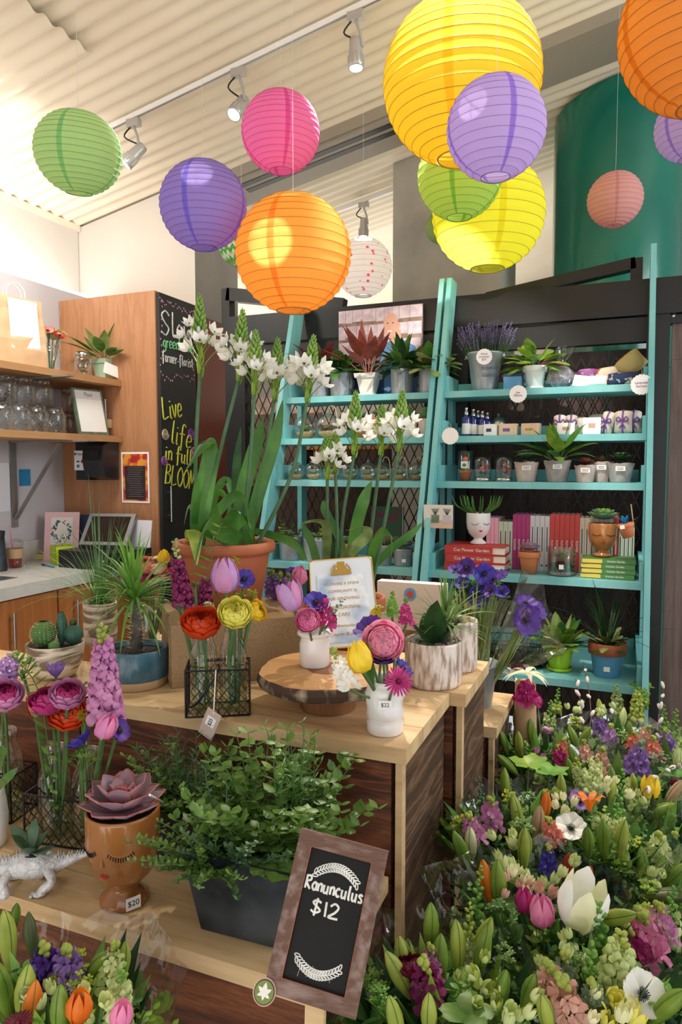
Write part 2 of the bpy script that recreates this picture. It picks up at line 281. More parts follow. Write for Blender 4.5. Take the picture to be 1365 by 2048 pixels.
# ------------------------------------------------------------ mesh builder
class MB:
    def __init__(s, mat=None): s.v = []; s.f = []; s.fm = []; s.sm = []; s.ms = []; s.xf = None; s.m = mat
    def mi(s, m):
        m = m or s.m
        if m not in s.ms: s.ms.append(m)
        return s.ms.index(m)
    def add(s, vs, fs, mat=None, smooth=True):
        o = len(s.v); k = s.mi(mat)
        if s.xf is not None: vs = [s.xf @ V(p) for p in vs]
        s.v.extend([tuple(p) for p in vs]); s.f.extend([tuple(i+o for i in f) for f in fs]); s.fm.extend([k]*len(fs)); s.sm.extend([smooth]*len(fs))
    def box(s, c, d, mat=None, M=None, bev=0):
        x, y, z = d[0]/2, d[1]/2, d[2]/2
        vs = [V((a*x, b*y, e*z)) for a in (-1, 1) for b in (-1, 1) for e in (-1, 1)]
        if M is not None: vs = [M @ p for p in vs]
        s.add([p+V(c) for p in vs], [(0, 1, 3, 2), (4, 6, 7, 5), (0, 4, 5, 1), (2, 3, 7, 6), (0, 2, 6, 4), (1, 5, 7, 3)], mat, False)
    def b2(s, a, b, mat=None): s.box([(a[i]+b[i])/2 for i in range(3)], [abs(b[i]-a[i]) for i in range(3)], mat)
    def grid(s, rows, mat=None, close=False, smooth=True):
        n = len(rows[0]); vs = [p for r in rows for p in r]; fs = []
        for i in range(len(rows)-1):
            for j in range(n if close else n-1):
                k = (j+1) % n; fs.append((i*n+j, i*n+k, (i+1)*n+k, (i+1)*n+j))
        s.add(vs, fs, mat, smooth)
    def tube(s, pts, r, mat=None, n=6, cap=True, flat=1):
        pts = [V(p) for p in pts]; rs = r if isinstance(r, (list, tuple)) else [r]*len(pts); rows = []; nx = None
        for i, p in enumerate(pts):
            t = (pts[min(i+1, len(pts)-1)]-pts[max(i-1, 0)])
            t = t.normalized() if t.length > 1e-9 else V((0, 0, 1))
            if nx is None: nx = t.orthogonal().normalized()
            nx = (nx-t*nx.dot(t)); nx = nx.normalized() if nx.length > 1e-6 else t.orthogonal().normalized()
            ny = t.cross(nx); rows.append([p+(nx*cos(2*PI*j/n)+ny*sin(2*PI*j/n)*flat)*rs[i] for j in range(n)])
        s.grid(rows, mat, True)
        if cap:
            for r_ in (rows[0], rows[-1]): s.add(r_, [tuple(range(n))], mat, False)
    def lathe(s, prof, mat=None, n=32, mod=None, cap0=True, c=(0, 0, 0), cap1=False):
        rows = []
        for r, z in prof:
            rows.append([V((c[0]+r*(mod(2*PI*j/n, z) if mod else 1)*cos(2*PI*j/n), c[1]+r*(mod(2*PI*j/n, z) if mod else 1)*sin(2*PI*j/n), c[2]+z)) for j in range(n)])
        s.grid(rows, mat, True)
        if cap0: s.add(rows[0], [tuple(range(n))[::-1]], mat, False)
        if cap1: s.add(rows[-1], [tuple(range(n))], mat, False)
    def disc(s, c, r, mat=None, n=24, nrm=None):
        M = frame(c, nrm or (0, 0, 1), 0); s.add([M @ V((r*cos(2*PI*j/n), r*sin(2*PI*j/n), 0)) for j in range(n)], [tuple(range(n))], mat, False)
    def blob(s, c, r, mat=None, n=8, k=5, M=None, jit=0):
        r = (r, r, r) if not hasattr(r, '__len__') else r; rows = []
        for i in range(k+1):
            th = PI*i/k; th = min(max(th, .02), PI-.02); row = []
            for j in range(n):
                q = V((r[0]*sin(th)*cos(2*PI*j/n), r[1]*sin(th)*sin(2*PI*j/n), r[2]*cos(th)))
                if jit: q *= 1+U(-jit, jit)
                if M is not None: q = M @ q
                row.append(q+V(c))
            rows.append(row)
        s.grid(rows, mat, True)
    def build(s, name, parent=None, org=None):
        me = bpy.data.meshes.new(name)
        vs = s.v if org is None else [(p[0]-org[0], p[1]-org[1], p[2]-org[2]) for p in s.v]
        me.from_pydata(vs, [], s.f)
        for m in s.ms: me.materials.append(MATS[m])
        me.polygons.foreach_set('material_index', s.fm); me.polygons.foreach_set('use_smooth', s.sm); me.update()
        o = bpy.data.objects.new(name, me); C.objects.link(o)
        if parent is not None: o.parent = parent
        return o
def frame(c, n, roll=None):
    n = V(n).normalized(); q = V((0, 0, 1)).rotation_difference(n).to_matrix().to_4x4()
    return Matrix.Translation(V(c)) @ q @ Matrix.Rotation(U(0, 6.28) if roll is None else roll, 4, 'Z')
def thing(name, label, cat, loc=(0, 0, 0), rz=0, group=None):
    o = bpy.data.objects.new(name, None); C.objects.link(o); o.location = loc; o.rotation_euler = (0, 0, rz); o.empty_display_size = .02
    o['label'] = label; o['category'] = cat
    if group: o['group'] = group
    return o
def solo(name, mb, label, cat, loc=None, rz=0, group=None, world=False):
    o = mb.build(name, None, loc if world else None); o['label'] = label; o['category'] = cat
    if group: o['group'] = group
    if loc is not None: o.location = loc
    o.rotation_euler = (0, 0, rz); return o
def part(name, mb, parent, world=False, label=None):
    org = None
    if world: org = parent.location if parent.parent is None else parent.parent.location
    o = mb.build(name, parent, org)
    if label: o['label'] = label
    return o
def struct(name, mb, parent=None):
    o = mb.build(name, parent); o['kind'] = 'structure'; return o
def clone(root, loc, label=None, group=None, rz=None, sc_=None):
    r = root.copy(); C.objects.link(r); r.location = loc
    if rz is not None: r.rotation_euler = (0, 0, rz)
    if sc_: r.scale = (sc_,)*3
    if label: r['label'] = label
    if group: r['group'] = group
    for ch in list(root.children):
        c = ch.copy(); C.objects.link(c); c.parent = r
        for g in list(ch.children):
            d = g.copy(); C.objects.link(d); d.parent = c
    return r
_txt = {}
def text(parent, s, size, M, mat, name='lettering', align='CENTER', th=.0003):
    cu = bpy.data.curves.new('t', 'FONT'); cu.body = s; cu.size = size; cu.align_x = align; cu.align_y = 'CENTER'; cu.extrude = th
    o = bpy.data.objects.new('t', cu); C.objects.link(o)
    bpy.context.view_layer.update()
    me = bpy.data.meshes.new_from_object(o.evaluated_get(bpy.context.evaluated_depsgraph_get()))
    bpy.data.objects.remove(o); bpy.data.curves.remove(cu)
    me.transform(M); me.materials.clear(); me.materials.append(MATS[mat]); me.name = name
    q = bpy.data.objects.new(name, me); C.objects.link(q); q.parent = parent; return q
def axes(o, x, y):
    x = V(x).normalized(); y = V(y); y = (y-x*y.dot(x)).normalized(); z = x.cross(y)
    return Matrix(((x.x, y.x, z.x, o[0]), (x.y, y.y, z.y, o[1]), (x.z, y.z, z.z, o[2]), (0, 0, 0, 1)))
# stroke letters
GL = {'L': [[(.1, 1), (.08, .5), (.1, .02), (.3, 0), (.6, .08)]], 'i': [[(.1, .55), (.1, .05), (.2, 0)], [(.1, .75), (.11, .8)]], 'v': [[(0, .6), (.2, 0), (.4, .62)]],
      'e': [[(.02, .3), (.4, .35), (.35, .6), (.15, .6), (.02, .3), (.12, .02), (.42, .1)]], 'l': [[(.1, 1.05), (.08, .5), (.1, .05), (.22, 0)]],
      'f': [[(.45, .95), (.3, 1.05), (.18, .85), (.18, 0), (.14, -.25)], [(0, .55), (.4, .58)]], 'n': [[(.04, .6), (.05, 0)], [(.05, .4), (.2, .6), (.36, .5), (.38, 0)]],
      'u': [[(.03, .6), (.05, .1), (.2, 0), (.36, .15)], [(.38, .6), (.38, .05), (.46, 0)]], 'B': [[(.05, 1), (.05, 0)], [(.0, .98), (.4, .95), (.42, .65), (.08, .53), (.5, .45), (.5, .08), (.0, 0)]],
      'O': [[(.3, 1), (.03, .7), (.03, .3), (.3, 0), (.57, .3), (.57, .7), (.3, 1)]], 'M': [[(.02, 0), (.08, 1), (.32, .3), (.56, 1), (.64, 0)]],
      'S': [[(.55, .85), (.3, 1.02), (.05, .8), (.25, .52), (.5, .3), (.3, 0), (.0, .12)]], 'o': [[(.2, .6), (.02, .3), (.2, 0), (.4, .3), (.2, .6)]],
      'w': [[(0, .6), (.12, 0), (.28, .45), (.42, 0), (.6, .62)]], 'g': [[(.38, .5), (.2, .6), (.02, .3), (.2, .03), (.38, .2)], [(.38, .6), (.38, -.2), (.2, -.35), (.02, -.25)]],
      'r': [[(.04, .6), (.05, 0)], [(.05, .35), (.18, .58), (.34, .55)]], 'h': [[(.04, 1), (.05, 0)], [(.05, .4), (.2, .6), (.36, .5), (.38, 0)]],
      's': [[(.36, .52), (.2, .62), (.04, .48), (.3, .25), (.3, .05), (.0, .05)]], 'a': [[(.38, .5), (.2, .6), (.02, .3), (.2, 0), (.38, .2)], [(.38, .6), (.39, 0)]],
      'm': [[(.03, .6), (.04, 0)], [(.04, .42), (.16, .6), (.27, .5), (.28, 0)], [(.28, .42), (.42, .6), (.52, .5), (.54, 0)]], '-': [[(.05, .3), (.3, .3)]],
      't': [[(.18, .9), (.18, .1), (.34, 0)], [(0, .6), (.36, .6)]], 'R': [[(.06, 1), (.03, 0)], [(.0, .95), (.4, 1), (.44, .7), (.08, .5), (.5, 0)]],
      'c': [[(.36, .5), (.2, .62), (.02, .3), (.2, 0), (.38, .1)]], '$': [[(.48, .8), (.25, .9), (.08, .72), (.3, .5), (.48, .28), (.25, .08), (.02, .2)], [(.27, 1.05), (.22, -.12)]],
      '1': [[(.1, .95), (.14, 0)]], '2': [[(.05, .75), (.25, .98), (.45, .78), (.3, .4), (.02, .04), (.5, .05)]], '0': [[(.25, 1), (.03, .5), (.25, 0), (.47, .5), (.25, 1)]], ' ': [],
      '5': [[(.45, 1), (.1, 1), (.08, .6), (.35, .62), (.45, .3), (.25, 0), (.02, .1)]]}
def smooth(pts, k=4):
    P = [V(p) for p in pts]
    if len(P) < 3: return P
    out = []
    for i in range(len(P)-1):
        a = P[max(i-1, 0)]; b = P[i]; c = P[i+1]; d = P[min(i+2, len(P)-1)]
        for j in range(k):
            t = j/k; out.append(.5*((2*b)+(c-a)*t+(2*a-5*b+4*c-d)*t*t+(3*b-3*c+d-a)*t**3))
    out.append(P[-1]); return out
def write(mb, word, M, w, h, r, mat):
    adv = []; x = 0
    for ch in word:
        g = GL[ch]; wd = max([p[0] for s_ in g for p in s_] or [.25]); adv.append(x); x += wd+.14
    k = w/max(x-.14, .1)
    for ch, x0 in zip(word, adv):
        for s_ in GL[ch]:
            pts = smooth([((x0+p[0])*k, p[1]*h, 0) for p in s_])
            mb.tube([M @ V(p) for p in pts], r, mat, 5)
# ------------------------------------------------------------ plants and flowers
def worg(p):
    o = V((0, 0, 0))
    while p is not None: o = o+p.location; p = p.parent
    return o
def part(name, mb, parent, world=False, label=None):
    o = mb.build(name, parent, worg(parent) if world else None)
    if label: o['label'] = label
    return o
SH = {'oval': lambda t: sin(PI*min(t*1.0, 1))**.75, 'blade': lambda t: (1-t)**.6*min(1, .5+t*3), 'strap': lambda t: min(1, (1-t)*3.2)**.8*(.75+.25*min(1, t*4)),
      'heart': lambda t: (sin(PI*(t*.8+.2))**.8 if t > .02 else .45), 'lance': lambda t: sin(PI*t**.7)**1.1, 'pad': lambda t: (.4+.6*sin(PI*min(t/.65, 1)*.5)) if t < .65 else max(0, 1-((t-.65)/.35)**1.6)}
def leaf(mb, p, d, L, W, mat=None, bend=.8, fold=.2, n=6, shape='oval', twist=0, wav=0, edge=None, q=None):
    p = V(p); d = V(d).normalized(); rows = []; em = []
    side0 = d.cross(V((0, 0, 1)))
    if side0.length < .05: side0 = V((cos(twist*3), sin(twist*3), 0))
    side0.normalize()
    for i in range(n+1):
        t = i/n; w_ = SH[shape](t)*W/2+.0002
        up = side0.cross(d).normalized(); s = side0*cos(twist*t)+up*sin(twist*t); u2 = s.cross(d).normalized()*(-1)
        wv = wav*sin(t*14+L*77)*W
        rows.append([p-s*w_+u2*(fold*w_+wv), p+V((0, 0, 0)), p+s*w_+u2*(fold*w_-wv)])
        p = p+d*(L/n); d = (d+V((0, 0, -1))*bend/n).normalized()
        side0 = (side0-d*side0.dot(d)).normalized()
    mb.grid(rows, mat)
    return p
def padleaf(mb, p, d, L, W, T, mat, up=None, curve=.5, n=6, shape='pad', edge=None):
    p = V(p); d = V(d).normalized(); rows = []
    s = d.cross(V((0, 0, 1))); s = s.normalized() if s.length > .05 else V((1, 0, 0))
    for i in range(n+1):
        t = i/n; w_ = max(SH[shape](t), .03)*W/2; th = T/2*max(sin(PI*(t*.85+.12)), .08); u = s.cross(d).normalized()
        rows.append([p+s*w_*cos(a)+u*(th*sin(a)+abs(cos(a))**2*w_*.25) for a in [2*PI*j/8 for j in range(8)]])
        p = p+d*(L/n); d = (d+V((0, 0, 1))*curve/n).normalized()
    mb.grid(rows, mat, True)
    if edge:
        for k in (0, 4): mb.tube([r[k] for r in rows], T*.12+.0004, edge, 4)
def petal(mb, mat, ang, prof, nx=4, ruf=0, z0=0):
    rows = []
    for i, (r, z, ha) in enumerate(prof):
        row = []
        for j in range(nx+1):
            a = ang+ha*(2*j/nx-1); e = abs(2*j/nx-1); rr = r*(1+U(-ruf, ruf))
            row.append(V((rr*cos(a), rr*sin(a), z0+z-e*e*abs(ha)*r*.25+U(-ruf, ruf)*r)))
        rows.append(row)
    mb.grid(rows, mat)
def b_tulip(mb, M, s, mat, mat2=None, opened=0):
    mb.xf = M; H = s*1.25; r = s*.5
    for k in range(6):
        a = k*PI/3+.1; q = r*(1 if k % 2 else .9); o = opened
        petal(mb, mat if k % 2 else (mat2 or mat), a, [(q*.15, 0, .6), (q*.75, H*.12, .62), (q*1.0, H*.35, .62), (q*(.98+o*.3), H*.6, .56), (q*(.72+o*.7), H*.85, .42), (q*(.42+o*1.1), H*1.0, .08)], 4, .012)
    mb.xf = None
def b_ran(mb, M, s, mat, mat2=None, core='p_yellow'):
    mb.xf = M; r = s*.55; NL = 11
    for L_ in range(NL):
        f = (L_+1)/NL; n = 4+L_//2; q = r*(.16+.84*f); te = R(8+58*f**1.2); tb = R(150-20*f); fl_ = max(0, f-.8)*1.2
        for k in range(n):
            a = k*2*PI/n+L_*1.1+U(-.1, .1); pr = []
            for i in range(6):
                th = tb+(te-tb)*i/5; e = fl_*(i/5)**2; w_ = PI/n*1.35*(.5+.5*sin(PI*(.15+.62*i/5))); pr.append((q*(sin(th)+e), q*cos(th)*.85+r*.62-e*r*.25, w_*(1 if i < 5 else .6)))
            petal(mb, (mat2 if (mat2 and f > .8) else mat), a, pr, 4, .016)
    mb.blob((0, 0, r*.72), (r*.07, r*.07, r*.08), core, 6, 4); mb.xf = None
def b_anem(mb, M, s, mat, core='centre_dark', cup=.5):
    mb.xf = M; r = s*.5
    for L_ in range(2):
        for k in range(5):
            a = k*2*PI/5+L_*.63; h = r*cup*(1.0 if L_ else .8); q = r*(1 if L_ else .93)
            petal(mb, mat, a, [(q*.12, 0, .5), (q*.5, h*.25, .62), (q*.85, h*.62, .56), (q*1.0, h*.85, .36), (q*1.04, h*.95, .08)], 6, .025, L_*-.002)
    mb.blob((0, 0, r*.16), (r*.17, r*.17, r*.15), core, 8, 5)
    for k in range(18):
        a = k*2*PI/18; q = r*U(.24, .34); mb.tube([(0, 0, r*.05), (q*cos(a), q*sin(a), r*.22)], [.0004, .0009], core, 3)
    mb.xf = None
def b_gerb(mb, M, s, mat):
    mb.xf = M; r = s*.5
    for L_, (n, q, h) in enumerate(((22, 1, .1), (18, .8, .2), (14, .5, .26))):
        for k in range(n):
            a = k*2*PI/n+L_*.13; petal(mb, mat, a, [(r*.12, 0, .3), (r*q*.5, r*h*.6, .13), (r*q*.85, r*h, .09), (r*q, r*h*.9, .02)], 2, .01)
    mb.blob((0, 0, r*.1), (r*.16, r*.16, r*.12), 'p_wine', 8, 4); mb.xf = None
def b_lilybud(mb, M, s, mat, mat2=None):
    # s is the length of the bud
    mb.xf = M; prof = [(.03, 0), (.06, .06), (.105, .22), (.14, .45), (.145, .6), (.115, .8), (.06, .93), (.012, 1)]
    rows = []
    for r, z in prof:
        rows.append([V((s*r*(1+.13*cos(3*a))*cos(a+z*.3), s*r*(1+.13*cos(3*a))*sin(a+z*.3), s*z)) for a in [2*PI*j/18 for j in range(18)]])
    mb.grid(rows, mat, True)
    for k in range(3):
        a = k*2*PI/3+PI/3; mb.tube([V((s*r*.9*cos(a+z*.3), s*r*.9*sin(a+z*.3), s*z)) for r, z in prof], s*.008, mat2 or 'leaf', 3)
    mb.xf = None
def b_lily(mb, M, s, mat):
    mb.xf = M; r = s*.5
    for k in range(6):
        a = k*PI/3; petal(mb, mat, a, [(r*.12, 0, .5), (r*.3, r*.5, .5), (r*.6, r*.95, .42), (r*.95, r*1.1, .25), (r*1.15, r*.95, .03)], 4, .02)
    mb.xf = None
def floret(mb, M, s, mat, n=5, cup=.5):
    mb.xf = M; a0 = U(0, 3)
    for k in range(n):
        petal(mb, mat, a0+k*2*PI/n, [(s*.06, 0, .5), (s*.3, s*cup*.5, .6), (s*.5, s*cup*.75+U(-.1, .1)*s, .42)], 2, .06)
    mb.xf = None
def b_stock(mb, base, d, L, s, mat, top='bud_green', n=22):
    d = V(d).normalized(); base = V(base)
    for i in range(n):
        t = i/n; a = i*2.4; o = frame(base, d, a).to_3x3() @ V((1, 0, .35)).normalized(); p = base+d*L*t; q = s*(1-.55*t)
        if t < .78: floret(mb, frame(p+o*q*.35, o, 0), q, mat)
        else: mb.blob(p+o*q*.25, q*.24, top, 6, 4)
    for i in range(5): mb.blob(base+d*(L*(1+i*.02))+V((U(-1, 1), U(-1, 1), 0))*s*.15, s*.16, top, 6, 4)
def b_snap(mb, base, d, L, s, mat, top='leaf_pale', n=22, frac=.65, lip='p_white'):
    d = V(d).normalized(); base = V(base)
    for i in range(n):
        t = i/n; a = i*2.4; o = frame(base, d, a).to_3x3() @ V((1, 0, .5)).normalized(); p = base+d*L*t; q = s*(1-.6*t)
        if t < frac:
            M = frame(p+o*q*.1, o, a)
            mb.xf = M; mb.blob((0, 0, q*.28), (q*.2, q*.22, q*.3), mat, 7, 4)
            for k in (-1, 1):
                petal(mb, mat, k*.8, [(q*.1, q*.3, .6), (q*.34, q*.55, .75), (q*.52, q*.5, .55), (q*.6, q*.38, .3)], 3, .07); petal(mb, mat, PI-k*.75, [(q*.1, q*.3, .6), (q*.3, q*.6, .7), (q*.42, q*.72, .5)], 3, .07)
            mb.blob((-q*.05, 0, q*.52), (q*.12, q*.14, q*.1), lip, 6, 4); mb.xf = None
        else: mb.blob(p+o*q*.3, (q*.22, q*.22, q*.3), top, 6, 4, frame((0, 0, 0), o, 0).to_3x3())
def b_pussy(mb, pts, s=.012, n=9):
    P = smooth(pts, 5); mb.tube(P, .0016, 'twig', 5)
    for i in range(n):
        k = int((.25+.75*i/n)*(len(P)-1)); d = (P[min(k+1, len(P)-1)]-P[k-1]).normalized(); o = frame((0, 0, 0), d, i*2.5).to_3x3() @ V((.5, 0, 1)).normalized()
        mb.blob(P[k]+o*s*.7, (s*.42, s*.42, s*.95), 'catkin', 7, 5, frame((0, 0, 0), o, 0).to_3x3())
def b_umbel(mb, c, s, mat='chartreuse', n=16):
    for i in range(n):
        v = V((U(-1, 1), U(-1, 1), U(-.2, 1))).normalized()*s*.5*U(.6, 1)
        mb.tube([V(c)-V((0, 0, s*.4)), V(c)+v], .0005, mat, 3, False); floret(mb, frame(V(c)+v, v+V((0, 0, .4))), s*.32, mat, 4, .2)
def b_fern(mb, pts, W, mat='leaf_fern', n=18):
    W *= 1.35
    P = smooth(pts, 6); mb.tube(P, .001, 'stem', 4)
    for i in range(n):
        t = (i+1)/(n+1); k = int(t*(len(P)-1)); d = (P[min(k+1, len(P)-1)]-P[max(k-1, 0)]).normalized(); s = d.cross(V((0, -1, .2))).normalized()
        w_ = W*sin(PI*min(1, (1-t)*.9+.15))**.8
        for q in (-1, 1): leaf(mb, P[k], s*q+d*.35, w_, W*.32, mat, .2, .1, 3, 'lance')
def sprig(mb, p, d, L, lw, mat, n=8, ll=None, bend=.3, shape='oval', stem='stem'):
    p = V(p); d = V(d).normalized(); P = [p]; ll = ll or lw*1.7
    for i in range(n):
        p = p+d*(L/n); d = (d+V((U(-.12, .12), U(-.12, .12), -bend/n))).normalized(); P.append(p)
        s = frame((0, 0, 0), d, i*1.57+U(-.3, .3)).to_3x3() @ V((1, 0, .5))
        f = 1-.45*i/n
        for q in (1, -1): leaf(mb, p, V((s.x*q, s.y*q, abs(s.z)+.15)), ll*f, lw*f, mat, .5, .25, 3, shape)
    mb.tube(P, [.0014*(1-.5*i/n) for i in range(n+1)], stem, 4); return p
def stemtube(mb, a, b, r=.003, mat='stem', bow=.0, n=6):
    a, b = V(a), V(b); m = (a+b)/2+V((U(-1, 1), U(-1, 1), 0))*bow; mb.tube(smooth([a, m, b], n), r, mat, 6)
CORE = {'tulip': b_tulip, 'ranunculus': b_ran, 'anemone': b_anem, 'gerbera': b_gerb, 'lily_bud': b_lilybud, 'lily': b_lily}
def bloom(parent, kind, P, d, s, mat, mat2=None, L=None, **k):
    """one bloom as a mesh part placed in world coordinates"""
    mb = MB(mat)
    if kind in CORE: CORE[kind](mb, frame(P, d), s, mat, *( [mat2] if mat2 else []), **k)
    elif kind == 'stock': b_stock(mb, P, d, L or s*3, s, mat, **k)
    elif kind == 'snapdragon': b_snap(mb, P, d, L or s*4, s, mat, **k)
    elif kind == 'umbel': b_umbel(mb, P, s, mat)
    return part({'umbel': 'flower_umbel', 'stock': 'stock_spike', 'snapdragon': 'snapdragon_spike', 'lily_bud': 'lily_bud', 'lily': 'lily_bloom', 'tulip': 'tulip_bloom', 'anemone': 'anemone_bloom', 'ranunculus': 'ranunculus_bloom', 'gerbera': 'gerbera_bloom'}[kind], mb, parent, True)
def flower(kind, base, head, d, s, mat, label, mat2=None, group=None, stem_r=.0028, leafy=None, L=None, stem='stem', bow=.008, **k):
    t = thing({'snapdragon': 'snapdragon_stem', 'stock': 'stock_flower', 'umbel': 'umbel_flower'}.get(kind, kind+'_flower' if kind not in ('lily_bud',) else 'lily_stem'), label, 'flower', tuple(base), 0, group)
    mb = MB(stem); stemtube(mb, base, head, stem_r, stem, bow); part('stem', mb, t, True)
    bloom(t, kind, head, d, s, mat, mat2, L, **k)
    if leafy:
        mb = MB(leafy[0])
        for (f, dd, l_, w_) in leafy[1]: leaf(mb, V(base).lerp(V(head), f), dd, l_, w_, leafy[0], .5, .3, 6, 'lance')
        part('leaves', mb, t, True)
    return t
# ------------------------------------------------------------ pots
def galv(parent, r, h, name='pot'):
    mb = MB('galvanized'); n = 96
    mod = lambda a, z: 1+(.018*cos(a*24) if .1*h < z < .9*h else 0)
    mb.lathe([(r*.92, 0), (r*.95, h*.06), (r*.95, h*.1), (r*.95, h*.3), (r*.98, h*.6), (r, h*.9), (r*1.0, h*.93), (r*1.03, h), (r*.97, h), (r*.93, h*.86)], n=n, mod=mod)
    part(name, mb, parent)
def pot(parent, kind, r, h, mat=None):
    """builds the pot itself, returns soil height and radius"""
    mb = MB(mat or 'terracotta')
    if kind == 'galv': galv(parent, r, h); return h*.88, r*.93
    if kind == 'flower':
        mb.lathe([(r*.62, 0), (r*.64, 0), (r*.86, h*.72), (r*.87, h*.74), (r*.98, h*.74), (r, h*.76), (r, h*.97), (r*.98, h), (r*.9, h), (r*.86, h*.85)]); s = (h*.86, r*.87)
    elif kind == 'straight':
        mb.lathe([(r*.88, 0), (r*.94, h*.04), (r*.99, h*.3), (r, h*.97), (r*.97, h), (r*.9, h*.98), (r*.88, h*.85)]); s = (h*.86, r*.89)
    elif kind == 'bowl':
        mb.lathe([(r*.6, 0), (r*.66, h*.03), (r*.9, h*.45), (r*1.0, h*.98), (r*.97, h), (r*.93, h*.96), (r*.9, h*.8)]); s = (h*.86, r*.92)
    elif kind == 'round':
        mb.lathe([(r*.55, 0), (r*.7, h*.05), (r*.95, h*.3), (r*1.02, h*.6), (r*.97, h*.96), (r*.92, h), (r*.88, h*.94), (r*.86, h*.8)]); s = (h*.86, r*.88)
    elif kind == 'square':
        P = [(r*.62, 0), (r*.78, 0), (r*.78, h*.1), (r*.62, h*.1), (r*.9, h*.8), (r*1.05, h*.8), (r*1.12, h), (r*.98, h), (r*.9, h*.86)]
        rows = [[V((q*1.2*cos(PI/4+j*PI/2), q*1.2*sin(PI/4+j*PI/2), z)) for j in range(4)] for q, z in P]
        mb.grid(rows[1:], None, True, False); mb.add(rows[1], [(3, 2, 1, 0)], None, False); s = (h*.86, r*1.0)
    part('pot', mb, parent); return s
def soil(parent, z, r, mat='soil', name='soil'):
    mb = MB(mat); rows = []
    for i in range(6):
        q = r*i/5; rows.append([V((q*cos(2*PI*j/20), q*sin(2*PI*j/20), z+(.1*r if i < 4 else 0)*U(.2, .7)*(1-i/5))) for j in range(20)])
    mb.grid(rows, None, True); part(name, mb, parent)
def p_broad(parent, z, r, n, L, W, mats, tilt=(.3, 1.2), shape='oval', bend=.9, pet=.35, stem='stem', name='leaves', fold=.2):
    n = int(n*1.5); W *= .85; L *= .92
    mb = MB(mats[0]); st = MB(stem)
    for i in range(n):
        a = i*2.4+U(-.3, .3); e = tilt[0]+(tilt[1]-tilt[0])*(1-i/n)+U(-.1, .1); d = V((cos(a)*cos(e), sin(a)*cos(e), sin(e)))
        b = V((cos(a)*r*.25*U(0, 1), sin(a)*r*.25, z)); l_ = L*U(.8, 1.1); p = b+d*l_*pet
        st.tube([b, p], [.0024, .0016], stem, 4)
        leaf(mb, p, (d.x, d.y, d.z*.75), l_*(1-pet*.5), W*U(.8, 1.1), mats[i % len(mats)], bend, fold, 7, shape, U(-.3, .3), .01)
    part(name, mb, parent); part('stems', st, parent)
def p_grass(parent, z, n, L, W, mat='leaf_strap', spread=.8, bend=1.6, name='leaves', shape='blade', r0=.01, nn=9):
    mb = MB(mat)
    for i in range(n):
        a = U(0, 6.28); e = PI/2-spread*U(.1, 1); d = V((cos(a)*cos(e), sin(a)*cos(e), sin(e)))
        leaf(mb, (r0*cos(a), r0*sin(a), z), d, L*U(.6, 1.1), W*U(.7, 1.1), mat, bend*U(.5, 1.2), .3, nn, shape)
    part(name, mb, parent)
def p_rosette(parent, z, Rr, mats, rings=4, n=8, T=.16, W=.42, up=.5, edge=None, name='rosette', c=(0, 0), lift=.4):
    z += Rr*lift
    mb = MB(mats[0])
    for k in range(rings):
        f = 1-k/rings; e = R(12+66*(1-f)); l_ = Rr*(.35+.65*f)
        for j in range(n-(k//2)):
            a = j*2*PI/(n-(k//2))+k*.45+U(-.05, .05); d = V((cos(a)*cos(e), sin(a)*cos(e), sin(e)))
            padleaf(mb, V((c[0], c[1], z+k*Rr*.04)), d, l_, Rr*W*(.6+.4*f)*2, Rr*T, mats[(k+j) % len(mats) if len(mats) > 2 else min(k//2, len(mats)-1)], curve=up, edge=edge)
    part(name, mb, parent)
def p_cactus(parent, c, rx, h, mat='cactus', ribs=14, name='cactus', spines=True):
    mb = MB(mat); rows = []; n = ribs*4
    for i in range(13):
        th = PI*(.08+.9*(1-i/12)); q = rx*sin(th)**.7; z = c[2]+h*.5-h*.5*cos(PI-th)*1.0
        rows.append([V((c[0]+q*(1+.07*cos(ribs*2*PI*j/n))*cos(2*PI*j/n), c[1]+q*(1+.07*cos(ribs*2*PI*j/n))*sin(2*PI*j/n), c[2]+h*(i/12))) for j in range(n)])
        if i > 0: pass
    mb.grid(rows, None, True)
    if spines:
        for j in range(ribs):
            for i in range(2, 12):
                p = rows[i][j*4]; o = V((p.x-c[0], p.y-c[1], (i-5)*rx*.12)).normalized()
                for k in range(3):
                    mb.add([p, p+(o+V((U(-.8, .8), U(-.8, .8), U(-.8, .8)))).normalized()*rx*.2, p+V((0, 0, rx*.03))], [(0, 1, 2)], 'spine', False)
    part(name, mb, parent)
def sticker(parent, P, nrm, w_, h_, txt=None, mat='paper', world=True):
    """small price label lying on a surface; P in the parent's own coordinates"""
    M = axes(P, V((0, 0, 1)).cross(V(nrm)), V((0, 0, 1))); mb = MB(mat); mb.xf = M; mb.box((0, 0, .0006), (w_, h_, .0008)); mb.xf = None
    o = part('price_sticker', mb, parent)
    if txt:
        m2 = M.copy(); t = text(o, txt, h_*.62, M @ Matrix.Translation((0, 0, .0012)), 'ink', 'price')
    return o
def toward(P):  # horizontal unit vector from a place to the viewer's side of the room
    d = V((-P[0], -P[1], 0)).normalized(); return d
# ------------------------------------------------------------ the room
mb = MB('floor_concrete'); mb.b2((-7, -4, -.05), (6, 9.5, 0)); struct('floor', mb)
